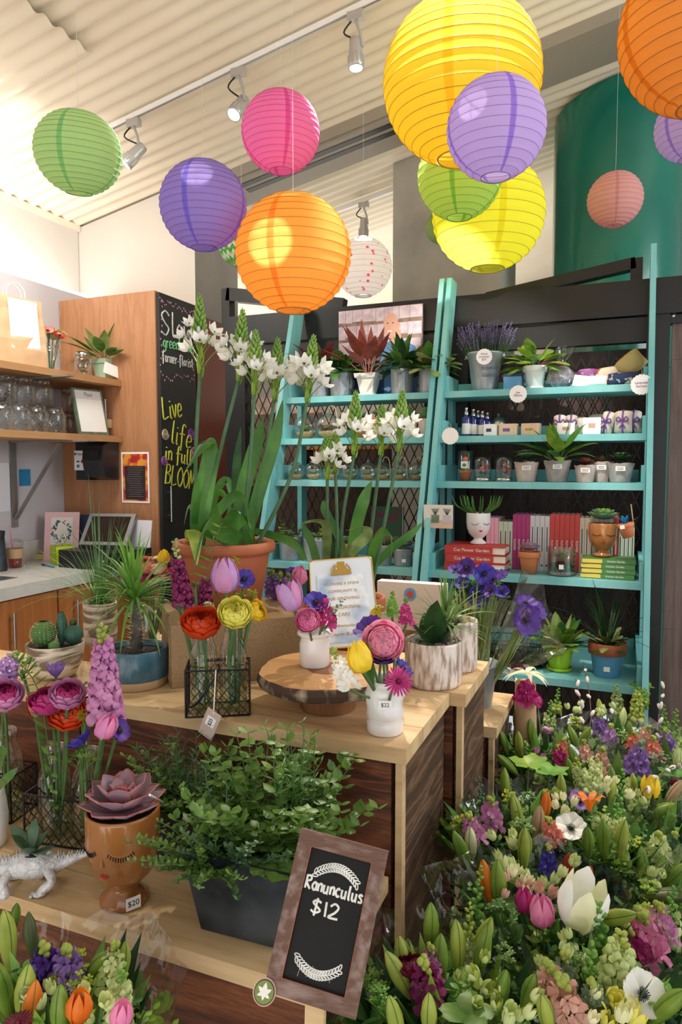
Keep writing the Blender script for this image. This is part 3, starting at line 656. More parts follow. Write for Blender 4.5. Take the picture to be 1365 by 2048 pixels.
# corrugated ceiling: waves run across v, sheets slope up to the right
def corr(name, u0, u1, v0, v1, dz=0, mat='ceiling_metal', pitch=.09, amp=.010):
    mb = MB(mat); n = int((v1-v0)/pitch*10); rows = []
    for u in (u0, u1):
        rows.append([V((u, v0+(v1-v0)*i/n, ceil_z(u)+dz+amp*sin(2*PI*(v0+(v1-v0)*i/n)/pitch))) for i in range(n+1)])
    mb.grid(rows); return struct(name, mb)
corr('ceiling', -3.35, 3.2, -1.5, 5.2)
mb = MB('ceiling_metal'); mb.grid([[V((u, v, ceil_z(u)+.0)) for v in (5.2, 9.5)] for u in (-3.3, 4.5)]); struct('ceiling', mb)
mb = MB('ceiling_metal'); mb.grid([[V((u, v, ceil_z(u)+.02)) for v in (3.9, 9.5)] for u in (-7, -3.3)]); struct('ceiling', mb)
corr('ceiling', -3.35, -2.12, 1.0, 2.45, -.022)          # the lapped sheet end
mb = MB('wall_paint')
mb.b2((-3.4, -1.5, 1.4), (-3.27, 3.6, 2.99)); struct('wall_left', mb)
mb = MB('wall_lilac'); mb.b2((-3.27, 0, 0), (-3.08, 3.6, 2.47)); struct('wall_left', mb)
mb = MB('wall_paint'); P = [(-3.27, 3.6), (-2.395, 3.6)]
vs = [(-3.3, 3.605, 2.345), (-2.4, 3.605, 2.345), (-2.4, 3.605, ceil_z(-2.4)-.01), (-3.3, 3.605, ceil_z(-3.3)-.01), (-3.3, 4.1, 2.345), (-2.4, 4.1, 2.345), (-2.4, 4.1, ceil_z(-2.4)-.01), (-3.3, 4.1, ceil_z(-3.3)-.01)]
fs = [(0, 1, 2, 3), (5, 4, 7, 6), (4, 0, 3, 7), (3, 2, 6, 7), (4, 5, 1, 0)]
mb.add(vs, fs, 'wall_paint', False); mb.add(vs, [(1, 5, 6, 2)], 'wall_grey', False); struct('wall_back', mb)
mb = MB('ceiling_metal'); mb.b2((-3.30, -1.5, 2.93), (-3.25, 3.6, 2.965)); struct('trim_1', mb)
mb = MB('far_dark'); mb.b2((-6.9, 9.0, 0), (4.5, 9.1, 2.0), 'far_dark'); mb.b2((-6.9, 9.0, 2.0), (4.5, 9.1, 4.6), 'wall_paint'); struct('wall_back', mb)
# flat ceiling beam with slot diffuser
def sloped(mb, u0, u1, v0, v1, dz, th, mat=None):
    vs = []
    for u in (u0, u1):
        z = ceil_z(u)+dz; vs += [(u, v0, z), (u, v1, z), (u, v1, z+th), (u, v0, z+th)]
    mb.add(vs, [(0, 1, 5, 4), (3, 7, 6, 2), (0, 4, 7, 3), (1, 2, 6, 5), (0, 3, 2, 1), (4, 5, 6, 7)], mat, False)
mb = MB('beam_grey'); sloped(mb, -2.3, 2.6, 3.66, 4.02, -.07, .06); struct('trim_2', mb)
t = thing('air_vent', 'long grey linear slot air vent with dark slits in the ceiling behind the pink lantern', 'vent', (-1.4, 3.75, ceil_z(-1.4)-.08))
mb = MB('beam_grey'); sloped(mb, -2.2, -1.17, 3.68, 3.90, -.085, .02); part('frame', mb, t, True)
for v in (3.72, 3.80):
    mb = MB('black'); sloped(mb, -2.16, -1.2, v, v+.045, -.088, .004); part('slot', mb, t, True)
# column, drum, far beam
mb = MB('concrete'); mb.b2((-1.40, 4.32, 0), (-.72, 4.9, 3.6)); struct('trim_3', mb)
mb = MB('wall_paint'); mb.b2((-.6, 6.5, 1.9), (.6, 6.55, 3.0)); struct('wall_back', mb)
P = at(1232, 2.6, 4.62); mb = MB('green_drum'); r_ = .37
mb.grid([[V((P.x+r_*cos(2*PI*j/72), P.y+r_*sin(2*PI*j/72), z if z < 3 else ceil_z(P.x+r_*cos(2*PI*j/72))-.02)) for j in range(72)] for z in (0, 2.5, 3.7)], None, True); mb.lathe([(r_+.008, 2.0), (r_+.008, 2.04)], None, 48, None, False, (P.x, P.y, 0))
solo('cylindrical_duct', mb, 'huge glossy green vertical cylinder rising to the ceiling behind the fence', 'duct')
# ------------------------------------------------------------ track and spotlights
t = thing('light_track', 'long white ceiling track rail that holds the spotlights', 'track', (-1.4, 2.88, ceil_z(-1.4)))
mb = MB('white'); sloped(mb, -2.4, 1.2, 2.872, 2.893, -.04, .024); part('rail', mb, t, True)
mb = MB('grey_metal'); sloped(mb, -2.4, 1.2, 2.878, 2.887, -.042, .003); part('slot', mb, t, True)
def spotlight(px, py, v, aim, label, L=.13, r=.032, hl=None):
    p = vat(px, py, v); p.z = ceil_z(p.x)-.043
    t = thing('track_spotlight', label, 'spotlight', tuple(p), 0, 'ceiling spotlights')
    mb = MB('lamp_body'); mb.box((p.x, p.y, p.z-.02), (.07, .03, .035)); part('adapter', mb, t, True)
    a = V(aim).normalized(); h = p+V((0, 0, -.17))
    mb = MB('lamp_body'); mb.tube([p+V((0, 0, -.035)), p+V((.02, -.0, -.09)), h+V((.03, 0, .02))], .007); part('arm', mb, t, True)
    mb = MB('black'); mb.tube(smooth([p+V((-.02, 0, -.035)), p+V((-.05, -.01, -.08)), h-a*.05+V((-.02, 0, .02)), h-a*.06]), .004, None, 5); part('cable', mb, t, True)
    M = frame(h-a*L*.5, a, 0); mb = MB('lamp_body'); mb.xf = M
    mb.lathe([(r*.6, 0), (r*.8, L*.05), (r*.85, L*.3), (r*.95, L*.55), (r, L*.6), (r*1.05, L*.98), (r*.9, L), (r*.85, L*.9)], n=24)
    for k in range(12): aa = k*PI/6; mb.box((r*.98*cos(aa), r*.98*sin(aa), L*.74), (.006, .006, L*.3))
    mb.xf = None; part('lamp_head', mb, t, True)
    mb = MB('lens'); mb.xf = M; mb.blob((0, 0, L*.93), (r*.84, r*.84, r*.35), None, 16, 6); mb.xf = None; part('lens', mb, t, True)
    return h+a*(L*.5+.05)
q1 = spotlight(268, 258, 2.88, (-.55, -.35, -.7), 'ceiling spotlight beside the green lantern, tilted to the left')
q2 = spotlight(478, 158, 2.88, (-.1, -.6, -.8), 'ceiling spotlight half hidden behind the pink lantern')
q3 = spotlight(712, 45, 2.88, (.05, -.05, -1), 'ceiling spotlight pointing straight down above the hanging wire')
q4 = spotlight(728, 425, 4.6, (0, -.1, -1), 'small ceiling spotlight above the white spotted lantern')
t = thing('light_track', 'short far track stub above the white spotted lantern', 'track', (-1.3, 4.6, ceil_z(-1.5)))
mb = MB('white'); sloped(mb, -2.0, -1.2, 4.59, 4.62, -.045, .03); part('rail', mb, t, True)
spot('spot_left', q1, q1+V((-.5, -.5, -.3)), 8, 120)
spot('spot_b', q2, (-1.6, .9, .7), 75, 60)
spot('spot_c', q3, (-.8, 1.5, .9), 150, 60)
spot('spot_d', (.15, 2.88, ceil_z(.15)-.2), (-.5, 1.6, .8), 110, 50)
spot('lantern_fill_spot', (-.30, 1.45, 3.40), (-.45, 2.0, 2.72), 190, 40)  # spot without a fixture, added to brighten the yellow lantern's upper front
spot('spot_e', q4, dep(727, 535, 3.6), 330, 24)
L9 = dep(977, 428, 3.12); spot('lantern_fill_spot', L9+V((.1, .1, .7)), L9, 70, 50)  # second added spot without a fixture, makes the lemon lantern glow
t = thing('light_track', 'white strip light along the top of the left wall panel', 'strip light', (-3.1, 2.0, 2.45))
mb = MB('led'); mb.b2((-3.16, .0, 2.472), (-3.09, 3.55, 2.49)); part('diffuser', mb, t, True)
area('strip_glow', (-3.12, 2.4, 2.5), (-2.95, 2.4, 3.2), 1.6, .05, 3, (1, .96, .88)).rotation_euler = (PI, 0, PI/2)
area('shelf_fill', (-2.3, 2.0, 2.75), (-3.0, 2.5, 1.6), .8, .3, 15, (1, .97, .9))  # unseen panel added to brighten the wall shelves
# ------------------------------------------------------------ lanterns
def lantern(px, py, D, d, label, mat, nr=17, wire=True, squash=1.0, tilt=(0, 0)):
    P = dep(px, py, d); r = D/2; ck = [('l'+mat)]
    t = thing('paper_lantern', label, 'lantern', tuple(P), U(0, 1)); t.rotation_euler = (R(tilt[0]), R(tilt[1]), t.rotation_euler.z)
    rows = []; nn = nr*5; th0, th1 = .30, PI-.30; rings = MB('wirecol_'+mat)
    for i in range(nn+1):
        f = i/nn; th = th0+(th1-th0)*f; s_ = 1-.016*abs(sin(PI*f*nr))**.8; n = 72; row = []
        for j in range(n):
            a = 2*PI*j/n; q = s_*(1-.004*abs(sin(4*a)))
            row.append(V((r*q*sin(th)*cos(a), r*q*sin(th)*sin(a), r*squash*q*cos(th)+.012*r*sin(a))))
        rows.append(row)
        if i % 5 == 0 and 0 < i < nn: rings.tube(row+[row[0]], r*.0045, None, 3, False)
    mb = MB('lan_'+mat); mb.grid(rows, None, True); part('paper_shade', mb, t)
    part('wire_rings', rings, t)
    mb = MB('wirecol_'+mat); z = -r*squash*cos(th0); q = r*sin(th0)
    mb.tube([(q*cos(2*PI*j/32), q*sin(2*PI*j/32), z) for j in range(33)], r*.012, None, 5, False); part('bottom_ring', mb, t)
    mb = MB('wire')
    mb.tube([(-q, 0, -z), (0, 0, -z*1.02), (q, 0, -z)], .0012, None, 4); mb.tube([(0, 0, -z), (0, 0, z*.8)], .001, None, 4); part('spreader', mb, t)
    c = ceil_z(P.x)-.01-P.z; mb = MB('thread'); mb.tube([(0, 0, -z*.98), (.0, 0, c)], .0007, None, 3); part('hanging_line', mb, t)
for nm, c1, c2, pt, tr in (('green', (196, 226, 160), (140, 206, 136), None, .5), ('purple', (172, 152, 226), (132, 116, 230), None, .5), ('pink', (244, 136, 200), (226, 88, 172), None, .5),
                   ('orange', (254, 190, 92), (246, 150, 58), None, .6), ('yellow', (254, 222, 70), (244, 196, 40), None, .6), ('violet', (214, 192, 244), (164, 132, 234), None, .6),
                   ('lime', (188, 216, 112), (132, 190, 80), None, .5), ('lemon', (254, 250, 90), (240, 230, 50), None, .75), ('rose', (242, 184, 182), (230, 160, 164), None, .5),
                   ('deeporange', (246, 174, 80), (230, 140, 40), None, .5), ('spots', (250, 248, 248), (246, 240, 240), 'dots', .7), ('zig', (226, 234, 214), (226, 234, 214), 'zig', .5), ('mint', (176, 204, 132), (120, 166, 80), None, .5)):
    mk_lantern('lan_'+nm, c1, c2, pt, tr); mk('wirecol_'+nm, tuple(int(x*.72) for x in c2), .5)
lantern(157, 306, .30, 2.45, 'green paper lantern hanging at the far left beside a spotlight', 'green', 17, squash=.92, tilt=(8, 4))
lantern(407, 411, .30, 2.42, 'blue-violet paper lantern between the green and the pink ones', 'purple')
lantern(562, 265, .30, 2.68, 'pink paper lantern hanging below the ceiling vent', 'pink', 17)
lantern(587, 508, .40, 2.40, 'orange paper lantern hanging low above the white flower spikes', 'orange', 16)
lantern(484, 486, .25, 3.6, 'white paper lantern with green zigzags half hidden behind the orange one', 'zig', 12)
lantern(727, 535, .30, 3.6, 'white paper lantern with small pink dots beside the orange one', 'spots', 14)
lantern(924, 163, .45, 2.0, 'largest lantern, golden yellow paper, top centre of the photo', 'yellow', 20)
lantern(993, 258, .22, 1.56, 'pale lilac paper lantern in front of the big yellow one', 'violet', 14)
lantern(920, 352, .30, 2.48, 'olive green paper lantern between the two yellow ones', 'lime', 15)
lantern(977, 428, .50, 3.12, 'lemon yellow paper lantern, lower one behind the lilac lantern', 'lemon', 15)
lantern(882, 455, .17, 3.85, 'tiny pale green lantern peeking out behind the lemon yellow one', 'mint', 20)
lantern(1231, 399, .25, 3.25, 'dusty pink paper lantern in front of the green cylinder', 'rose', 15)
lantern(1412, 52, .45, 1.9, 'dark orange paper lantern cut by the top right corner', 'deeporange', 18)
lantern(1380, 255, .26, 2.75, 'lilac paper lantern at the right edge below the dark orange one', 'violet', 14)
# ------------------------------------------------------------ the fence
FV = 3.33
t = thing('mesh_fence', 'black steel frame fence with diamond mesh behind the teal shelves', 'fence', (-.9, FV, 0))
mb = MB('black_steel'); mb.b2((-2.0, FV-.03, 2.09), (1.6, FV+.07, 2.24)); mb.b2((-2.0, FV-.01, 2.05), (1.6, FV+.05, 2.085)); part('top_beam', mb, t, True)
for a, b in ((-2.02, -1.9), (-.82, -.70), (.07, .16)):
    mb = MB('black_steel'); mb.b2((a, FV-.02, 0), (b, FV+.05, 2.09)); part('post', mb, t, True)
for z_ in ((.05, .14), (1.98, 2.05)): mb = MB('black_steel'); mb.b2((-1.9, FV-.01, z_[0]), (.07, FV+.04, z_[1])); part('rail', mb, t, True)
def mesh_panel(u0, u1, z0, z1, label=None):
    mb = MB('black_steel'); a, b = .048, .105; th = .0045; nu = int((u1-u0)/a); nz = int((z1-z0)/b)
    for i in range(nu):
        for j in range(nz):
            cx, cz = u0+a*(i+.5), z0+b*(j+.5); pts = [(cx, cz-b/2), (cx+a/2, cz), (cx, cz+b/2), (cx-a/2, cz)]
            for k in range(4):
                p, q = pts[k], pts[(k+1) % 4]; dx, dz = q[0]-p[0], q[1]-p[1]; l = math.hypot(dx, dz); nx_, nz_ = -dz/l*th/2, dx/l*th/2
                vs = [(p[0]+nx_, FV, p[1]+nz_), (p[0]-nx_, FV, p[1]-nz_), (q[0]-nx_, FV, q[1]-nz_), (q[0]+nx_, FV, q[1]+nz_)]
                vs += [(x, FV+.004, z) for x, _, z in vs]; mb.add(vs, [(0, 1, 2, 3), (7, 6, 5, 4), (0, 3, 7, 4), (1, 5, 6, 2)], None, False)
    part('diamond_mesh', mb, t, True)
mesh_panel(-1.9, -.82, .14, 1.99); mesh_panel(-.70, .07, .14, 1.99)
def planks(name, u0, u1, z0, z1, v, mat, w_=.14, label=None, cat='fence'):
    t = thing(name, label, cat, ((u0+u1)/2, v, 0)); n = int((u1-u0)/w_); ww = (u1-u0)/n
    for i in range(n):
        mb = MB(mat); mb.b2((u0+i*ww+.002, v, z0), (u0+(i+1)*ww-.002, v+.03, z1)); part('plank', mb, t, True)
    return t
planks('board_partition', -.95, .09, .02, 1.97, 3.45, 'plank_brown', .17, 'dark brown plank partition behind the mesh of the right shelf')
t = planks('barn_door', .17, 1.3, .0, 2.085, 3.36, 'door_brown', .16, 'dark brown plank barn door at the right edge', 'door')
mb = MB('door_brown'); mb.b2((.17, 3.335, .03), (1.3, 3.36, .22)); mb.b2((.17, 3.335, 1.9), (1.3, 3.36, 2.08)); mb.b2((.17, 3.335, .221), (.24, 3.36, 1.899)); part('frame_board', mb, t, True)
P = vat(1348, 632, 3.33); mb = MB('steel'); mb.blob(P, (.014, .012, .014), None, 10, 6); part('bolt', mb, t, True)
def bar(a, b, w_, h_, label):
    mb = MB('black_steel'); a, b = V(a), V(b); M = axes((a+b)/2, b-a, V((0, 1, 0))); mb.xf = M; mb.box((0, 0, 0), ((b-a).length, w_, h_)); mb.xf = None
    return mb
A = vat(975, 598, 3.45); B = vat(1272, 528, 3.45); t = thing('roof_truss', 'dark steel sloping truss bar on the fence in front of the green cylinder', 'truss', tuple(B))
part('sloping_bar', bar(A, B, .06, .05, ''), t, True); mb = MB('black_steel'); mb.b2((B.x-.02, 3.42, 2.2), (B.x+.03, 3.48, B.z+.02)); part('bracket', mb, t, True)
A = vat(458, 590, 3.45); B = vat(690, 612, 3.45); t = thing('roof_truss', 'dark steel truss bar on the fence below the orange lantern', 'truss', tuple(A))
part('sloping_bar', bar(A, B, .06, .07, ''), t, True); mb = MB('black_steel'); mb.b2((A.x-.03, 3.42, 2.2), (A.x+.02, 3.48, A.z+.03)); part('bracket', mb, t, True)
# what shows dimly through the left mesh panel
def farbox(name, a, b, mat, label, cat): mb = MB(mat); mb.b2(a, b); solo(name, mb, label, cat, (((a[0]+b[0])/2), a[1], a[2]), 0, None, True)
mb = MB('far_dark'); mb.b2((-4.2, 5.3, 0), (-.9, 5.35, 1.62)); struct('wall_back', mb)
mb = MB('far_dark'); mb.b2((-2.95, 4.5, 0), (-1.1, 4.9, 1.30)); t = thing('dark_backing', 'dark box added to darken the view through the left mesh panel', 'cabinet', (-2, 4.7, 0)); part('body', mb, t, True); mb = MB('far_orange_lit'); mb.b2((-2.2, 4.6, 1.56), (-1.5, 4.8, 1.585)); part('shelf', mb, t, True); mb = MB('black_steel'); mb.b2((-2.2, 4.6, 1.30), (-2.17, 4.8, 1.56)); mb.b2((-1.53, 4.6, 1.3), (-1.5, 4.8, 1.56)); part('frame', mb, t, True)  # box put in to make the background behind the mesh darker
farbox('tan_backing', (-2.9, 5.1, 0), (-2.25, 5.15, 2.0), 'far_tan', 'tan panel standing in for a blurred beige area behind the mesh left of the teal shelf', 'screen')  # plain panel added for the blurred beige area beyond the fence
# ------------------------------------------------------------ teal ladder shelves
def vf(z): return 3.25-.318*(2.28-z)
def ladder_unit(u0, u1, label, zs, ztop0, ztop1):
    t = thing('ladder_shelf', label, 'shelf', ((u0+u1)/2, 2.9, 0), 0, None)
    for u, zt in ((u0, ztop0), (u1, ztop1)):
        mb = MB('teal'); w_ = .022; vs = []
        for z in (0, zt): vs += [(u-w_/2, vf(z)-.06, z), (u+w_/2, vf(z)-.06, z), (u+w_/2, vf(z)+.05, z), (u-w_/2, vf(z)+.05, z)]
        mb.add(vs, [(0, 1, 2, 3), (7, 6, 5, 4), (0, 4, 5, 1), (1, 5, 6, 2), (2, 6, 7, 3), (3, 7, 4, 0)], None, False); part('side_rail', mb, t, True)
        if u == u0:
            pass
    for z in zs:
        v0 = vf(z); mb = MB('teal'); a, b = u0+.012, u1-.012
        mb.b2((a, v0-.02, z-.028), (b, 3.29, z)); part('shelf_board', mb, t, True)
        mb = MB('teal'); mb.b2((a, v0+.0, z), (a+.016, 3.28, z+.07)); part('end_lip', mb, t, True); mb = MB('teal'); mb.b2((b-.016, v0, z), (b, 3.28, z+.07)); part('end_lip', mb, t, True)
        mb = MB('teal'); mb.b2((a+.02, 3.262, z), (b-.02, 3.278, z+.05)); part('back_lip', mb, t, True)
    for u in (u0, u1):
        mb = MB('teal'); mb.b2((u-.012, 3.24, 0), (u+.012, 3.3, 1.78)); part('back_post', mb, t, True)
    return t
ZT, ZB, ZC, ZD, ZE = 1.775, 1.575, 1.38, 1.01, .645
U0, U1, U2, U3 = -1.545, -.80, -.765, .085
ladder_unit(U0, U1, 'left teal painted ladder shelf with plants in galvanized pots', (ZT, ZB, ZC, ZD), 2.26, 2.30)
ladder_unit(U2, U3, 'right teal painted ladder shelf holding lavender, soaps and books', (ZT, ZB, ZC, ZD, ZE), 2.30, 2.36)
def tag_disc(px, py, z, v, r, label, off=.0):
    P = vat(px, py, v); t = thing('paper_tag', label, 'tag', tuple(P), 0, None); mb = MB('paper'); n = 72
    rim = [V((r*(1+.035*cos(18*a))*cos(a), 0, r*(1+.035*cos(18*a))*sin(a))) for a in [2*PI*j/n for j in range(n)]]
    mb.add([p+V((0, -.001, 0)) for p in rim]+[p+V((0, .001, 0)) for p in rim], [tuple(range(n)), tuple(range(2*n-1, n-1, -1))]+[(j, (j+1) % n, n+(j+1) % n, n+j) for j in range(n)], None, False); part('scalloped_disc', mb, t)
    mb = MB('twine'); mb.tube([(0, -.001, r*.85), (0, .012, r*1.5)], .001, None, 4); part('string', mb, t)
    text(t, label_txt.pop(0), r*.34, axes((0, -.0016, 0), (1, 0, 0), (0, 0, 1)), 'p_lav')
label_txt = ['Eye\nPillows', 'Lavender\nSachets', ' ', 'Dried\nLavender\n$12']
tag_disc(1037, 788, 0, vf(1.76)-.05, .036, 'white scalloped paper tag below the lavender shelf edge')
tag_disc(1284, 769, 0, vf(1.78)-.055, .04, 'white scalloped paper tag hanging on the right teal rail')
tag_disc(901, 872, 0, vf(1.57)-.06, .036, 'blank white scalloped tag on the middle teal rails')
# postcard on the middle rails
P = vat(877, 1033, vf(1.22)-.055); t = thing('photo_card', 'small photo card of a potted succulent pinned to the middle teal rails', 'card', tuple(P))
mb = MB('peach'); mb.box((0, 0, 0), (.125, .003, .098)); part('card', mb, t)
mb = MB('offwhite'); mb.box((0, -.0017, .017), (.125, .0006, .062)); part('print', mb, t)
for x, w_, m_ in ((-.012, .034, 'succ_grey'), (.038, .036, 'wall_lilac')):
    mb = MB(m_); mb.box((x, -.0024, -.01), (w_, .0008, .034)); 
    for k in range(5): mb.tube([(x, -.003, .006), (x+(k-2)*.008, -.003, .034)], .0012, 'leaf_dark', 4)
    part('printed_pot', mb, t)
# ------------------------------------------------------------ counter area at the left
CU, CV, CT = -2.47, 3.2, .92
t = thing('tall_cabinet', 'tall wood veneer cabinet with a chalkboard door beside the counter', 'cabinet', (-2.75, 3.4, 0))
mb = MB('veneer'); mb.b2((-3.076, 3.22, 0), (-2.405, 3.598, 2.40)); part('body', mb, t, True)
d = MB('chalkboard'); d.b2((-2.405, 3.232, .12), (-2.385, 3.575, 2.392)); door = part('chalkboard_door', d, t, True)
mb = MB('maroon'); mb.b2((-2.9, 3.6, 0), (-2.39, 3.93, 2.34)); mb.b2((-2.39, 3.60, 1.22), (-2.385, 3.93, 1.225), 'black'); part('maroon_panel', mb, t, True)
hp = uat(343, 1008, -2.36); mb = MB('steel'); mb.tube([hp+V((0, 0, -.10)), hp+V((0, 0, .10))], .006, None, 10)
for s_ in (-.065, .065): mb.tube([hp+V((0, 0, s_)), hp+V((-.025, 0, s_))], .004)
part('handle', mb, door, True)
XC = -2.383
def chalk(word, pa, pb, h, r, mat, slant=0):
    A = uat(*pa, XC); B = uat(*pb, XC); mb = MB(mat)
    M = axes(A, B-A, V((0, slant, 1))); write(mb, word, M, (B-A).length, h, r, mat); o = part('chalk_lettering', mb, door, True); return o
chalk('Slow', (323, 668), (385, 684), .13, .0045, 'chalk')
chalk('greenhouse', (327, 694), (388, 706), .062, .0035, 'chalk_green')
chalk('farmer-florist', (325, 722), (386, 736), .055, .0034, 'chalk')
chalk('Live', (326, 838), (364, 834), .12, .0048, 'chalk_yellow')
chalk('life', (342, 884), (381, 898), .12, .0048, 'chalk_yellow')
chalk('in full', (330, 918), (382, 930), .085, .005, 'chalk_yellow')
chalk('BLOOM', (330, 966), (388, 980), .11, .0045, 'chalk_yellow')
mb = MB('chalk_pink')
for i in range(64):
    s_ = i/64
    if i < 22: px, py = 320+70*i/22, 594+30*i/22+U(0, 12)
    elif i < 34: px, py = 321+U(0, 4), 600+(i-22)*13
    elif i < 46: px, py = 386+U(0, 4), 630+(i-34)*11
    else: px, py = 322+70*(i-46)/18, 744+U(0, 16)+(i-46)*.6
    P = uat(px, py, XC); q = U(.005, .008); mb.add([P+V((0, 0, -q)), P+V((0, q*.9, q*.4)), P+V((0, q*.45, q)), P+V((0, 0, q*.5)), P+V((0, -q*.45, q)), P+V((0, -q*.9, q*.4))], [(0, 1, 2, 3, 4, 5)], None, False)
part('chalk_hearts', mb, door, True)
def chalk_rose(px, py, r, mat):
    P = uat(px, py, XC); mb = MB(mat); mb.tube([P+V((0, r*k/26*cos(k*.75), r*k/26*sin(k*.75))) for k in range(26)], .0035, None, 4); part('chalk_flower', mb, door, True)
for a in ((331, 868, .035, 'soap'), (329, 921, .03, 'chalk_purple'), (383, 868, .04, 'chalk_purple'), (388, 905, .04, 'chalk_pink'), (392, 945, .025, 'p_red')): chalk_rose(*a)
# counter
t = thing('countertop', 'grey laminate countertop with backsplash along the left wall', 'countertop', (-2.8, 1.6, CT))
mb = MB('counter'); mb.b2((-3.079, .2, CT-.055), (CU, 3.219, CT)); part('top', mb, t, True)
mb = MB('counter'); mb.b2((-3.079, .2, CT), (-3.055, 3.2, CT+.11)); mb.b2((-3.055, 3.195, CT), (CU, 3.219, CT+.11)); part('backsplash', mb, t, True)
P = on(15, 1158, CT); mb = MB('steel'); mb.b2((P.x-.16, P.y-.14, CT-.0), (P.x+.02, P.y+.04, CT+.003)); part('inset_plate', mb, t, True)
c0 = uat(122, 1240, CU+.0).y
for i, (a, b, hx) in enumerate(((.3, 1.35, None), (1.36, 2.0, None), (2.01, c0, (30, 1262)), (c0+.006, 3.21, (157, 1232)))):
    t = thing('base_cabinet', ['base cabinet nearest the left edge under the counter', 'base cabinet at the left photo edge under the counter', 'wood veneer base cabinet left of the door seam with a tall bar handle', 'wood veneer base cabinet right of the door seam, next to the tall cabinet'][i], 'cabinet', (-2.75, (a+b)/2, 0))
    mb = MB('veneer_low'); mb.b2((-3.07, a, .02), (CU-.04, b, CT-.057)); part('body', mb, t, True)
    mb = MB('veneer_low'); mb.b2((CU-.038, a+.003, .08), (CU-.018, b-.003, CT-.065)); dd = part('door', mb, t, True)
    if hx:
        P = uat(hx[0], hx[1], CU+.012); mb = MB('steel'); mb.tube([P+V((0, 0, -.08)), P+V((0, 0, .08))], .006, None, 10)
        for s_ in (-.05, .05): mb.tube([P+V((0, 0, s_)), P+V((-.03, 0, s_))], .004)
        part('handle', mb, dd, True)
# shelves
SZ1, SZ2, SU = 1.925, 1.612, -2.64
for z, lab in ((SZ1, 'upper wooden wall shelf with paper bag and potted plant'), (SZ2, 'lower wooden wall shelf holding rows of glass jars')):
    t = thing('wall_shelf', lab, 'shelf', (-2.86, 2.0, z-.035)); mb = MB('shelf_wood'); mb.b2((-3.079, .4, z-.034), (SU, 3.215, z)); part('board', mb, t, True)
    P = uat(30, 900, -3.07); vb = uat(28, 950, -3.07).y if z == SZ2 else 2.72
    mb = MB('grey_metal'); mb.b2((-3.078, vb-.02, z-.50 if z == SZ2 else z-.3), (-3.07, vb+.02, z-.035)); mb.b2((-3.078, vb-.02, z-.042), (SU+.1, vb+.02, z-.035))
    L_ = .42 if z == SZ2 else .2; mb.xf = axes(((-3.07-3.07+L_*.8)/2, vb, z-.04-L_/2), V((.8*L_, 0, L_)), V((0, 1, 0))); mb.box((0, 0, 0), (L_*1.25, .03, .006)); mb.xf = None
    part('bracket', mb, t, True)
# paper bag, flowers in jar, terrarium jar, plant on upper shelf
def bag(P, w_, d_, h, rz, label, mat='kraft'):
    t = thing('paper_bag', label, 'bag', P, rz); mb = MB(mat); n = 8; rows = []
    for i in range(n+1):
        f = i/n; dd = d_*(1-.75*f**1.5); j = .004; rows.append([V((x*w_/2+U(-j, j), y*dd/2+U(-j, j), h*f)) for x, y in ((-1, -1), (0, -1.05), (1, -1), (1, 0), (1, 1), (0, 1), (-1, 1), (-1, 0))])
    mb.grid(rows, None, True, False); mb.add(rows[0], [tuple(range(8))], None, False); part('body', mb, t)
    for s_ in (-1, 1):
        mb = MB('thread'); mb.tube(smooth([(-w_*.18, s_*d_*.1, h*.9), (-w_*.17, s_*d_*.12, h*1.1), (0, s_*d_*.12, h*1.2), (w_*.17, s_*d_*.12, h*1.1), (w_*.18, s_*d_*.1, h*.9)]), .0025, None, 5); part('handle', mb, t)
    return t
P = at(38, SZ1, 2.42); P = V((-2.78, uat(32, 715, -2.78).y, SZ1))
t = bag(tuple(P), .26, .13, .34, R(78), 'brown kraft paper shopping bag on the upper wall shelf')
mb = MB('paper'); mb.xf = Matrix.Rotation(R(-6), 4, 'X'); mb.box((.02, -.068, .20), (.15, .002, .24)); mb.xf = None; part('white_card', mb, t)
def jar(P, r, h, mat, label, name='glass_jar', group=None, lid=None, n=24, water=None, cat='jar'):
    t = thing(name, label, cat, tuple(P), 0, group); mb = MB(mat)
    mb.lathe([(r*.9, 0), (r, h*.04), (r*1.0, h*.72), (r*.93, h*.8), (r*.82, h*.86), (r*.82, h*.97), (r*.86, h*.98), (r*.84, h), (r*.78, h), (r*.78, h*.86)], n=n); part('glass_body', mb, t)
    if mat == 'jar_glass':
        mb = MB('glass')
        for k in range(9):
            for j in range(20): a = 2*PI*(j+.5*(k % 2))/20; mb.blob((r*1.0*cos(a), r*1.0*sin(a), h*(.08+.075*k)), (.0035, .0035, .0035), None, 6, 3)
        part('hobnails', mb, t)
    if lid: mb = MB(lid); mb.lathe([(r*.88, h*.9), (r*.9, h*.91), (r*.9, h*1.02), (r*.86, h*1.03)], n=n, cap1=True); part('lid', mb, t)
    return t
def onshelf(px, py, u, z): q = uat(px, py, u); return V((u, q.y, z))
P = onshelf(100, 735, -2.79, SZ1); jar(P, .056, .15, 'glass', 'clear mason jar of water with red anemones on the upper shelf', 'mason_jar')
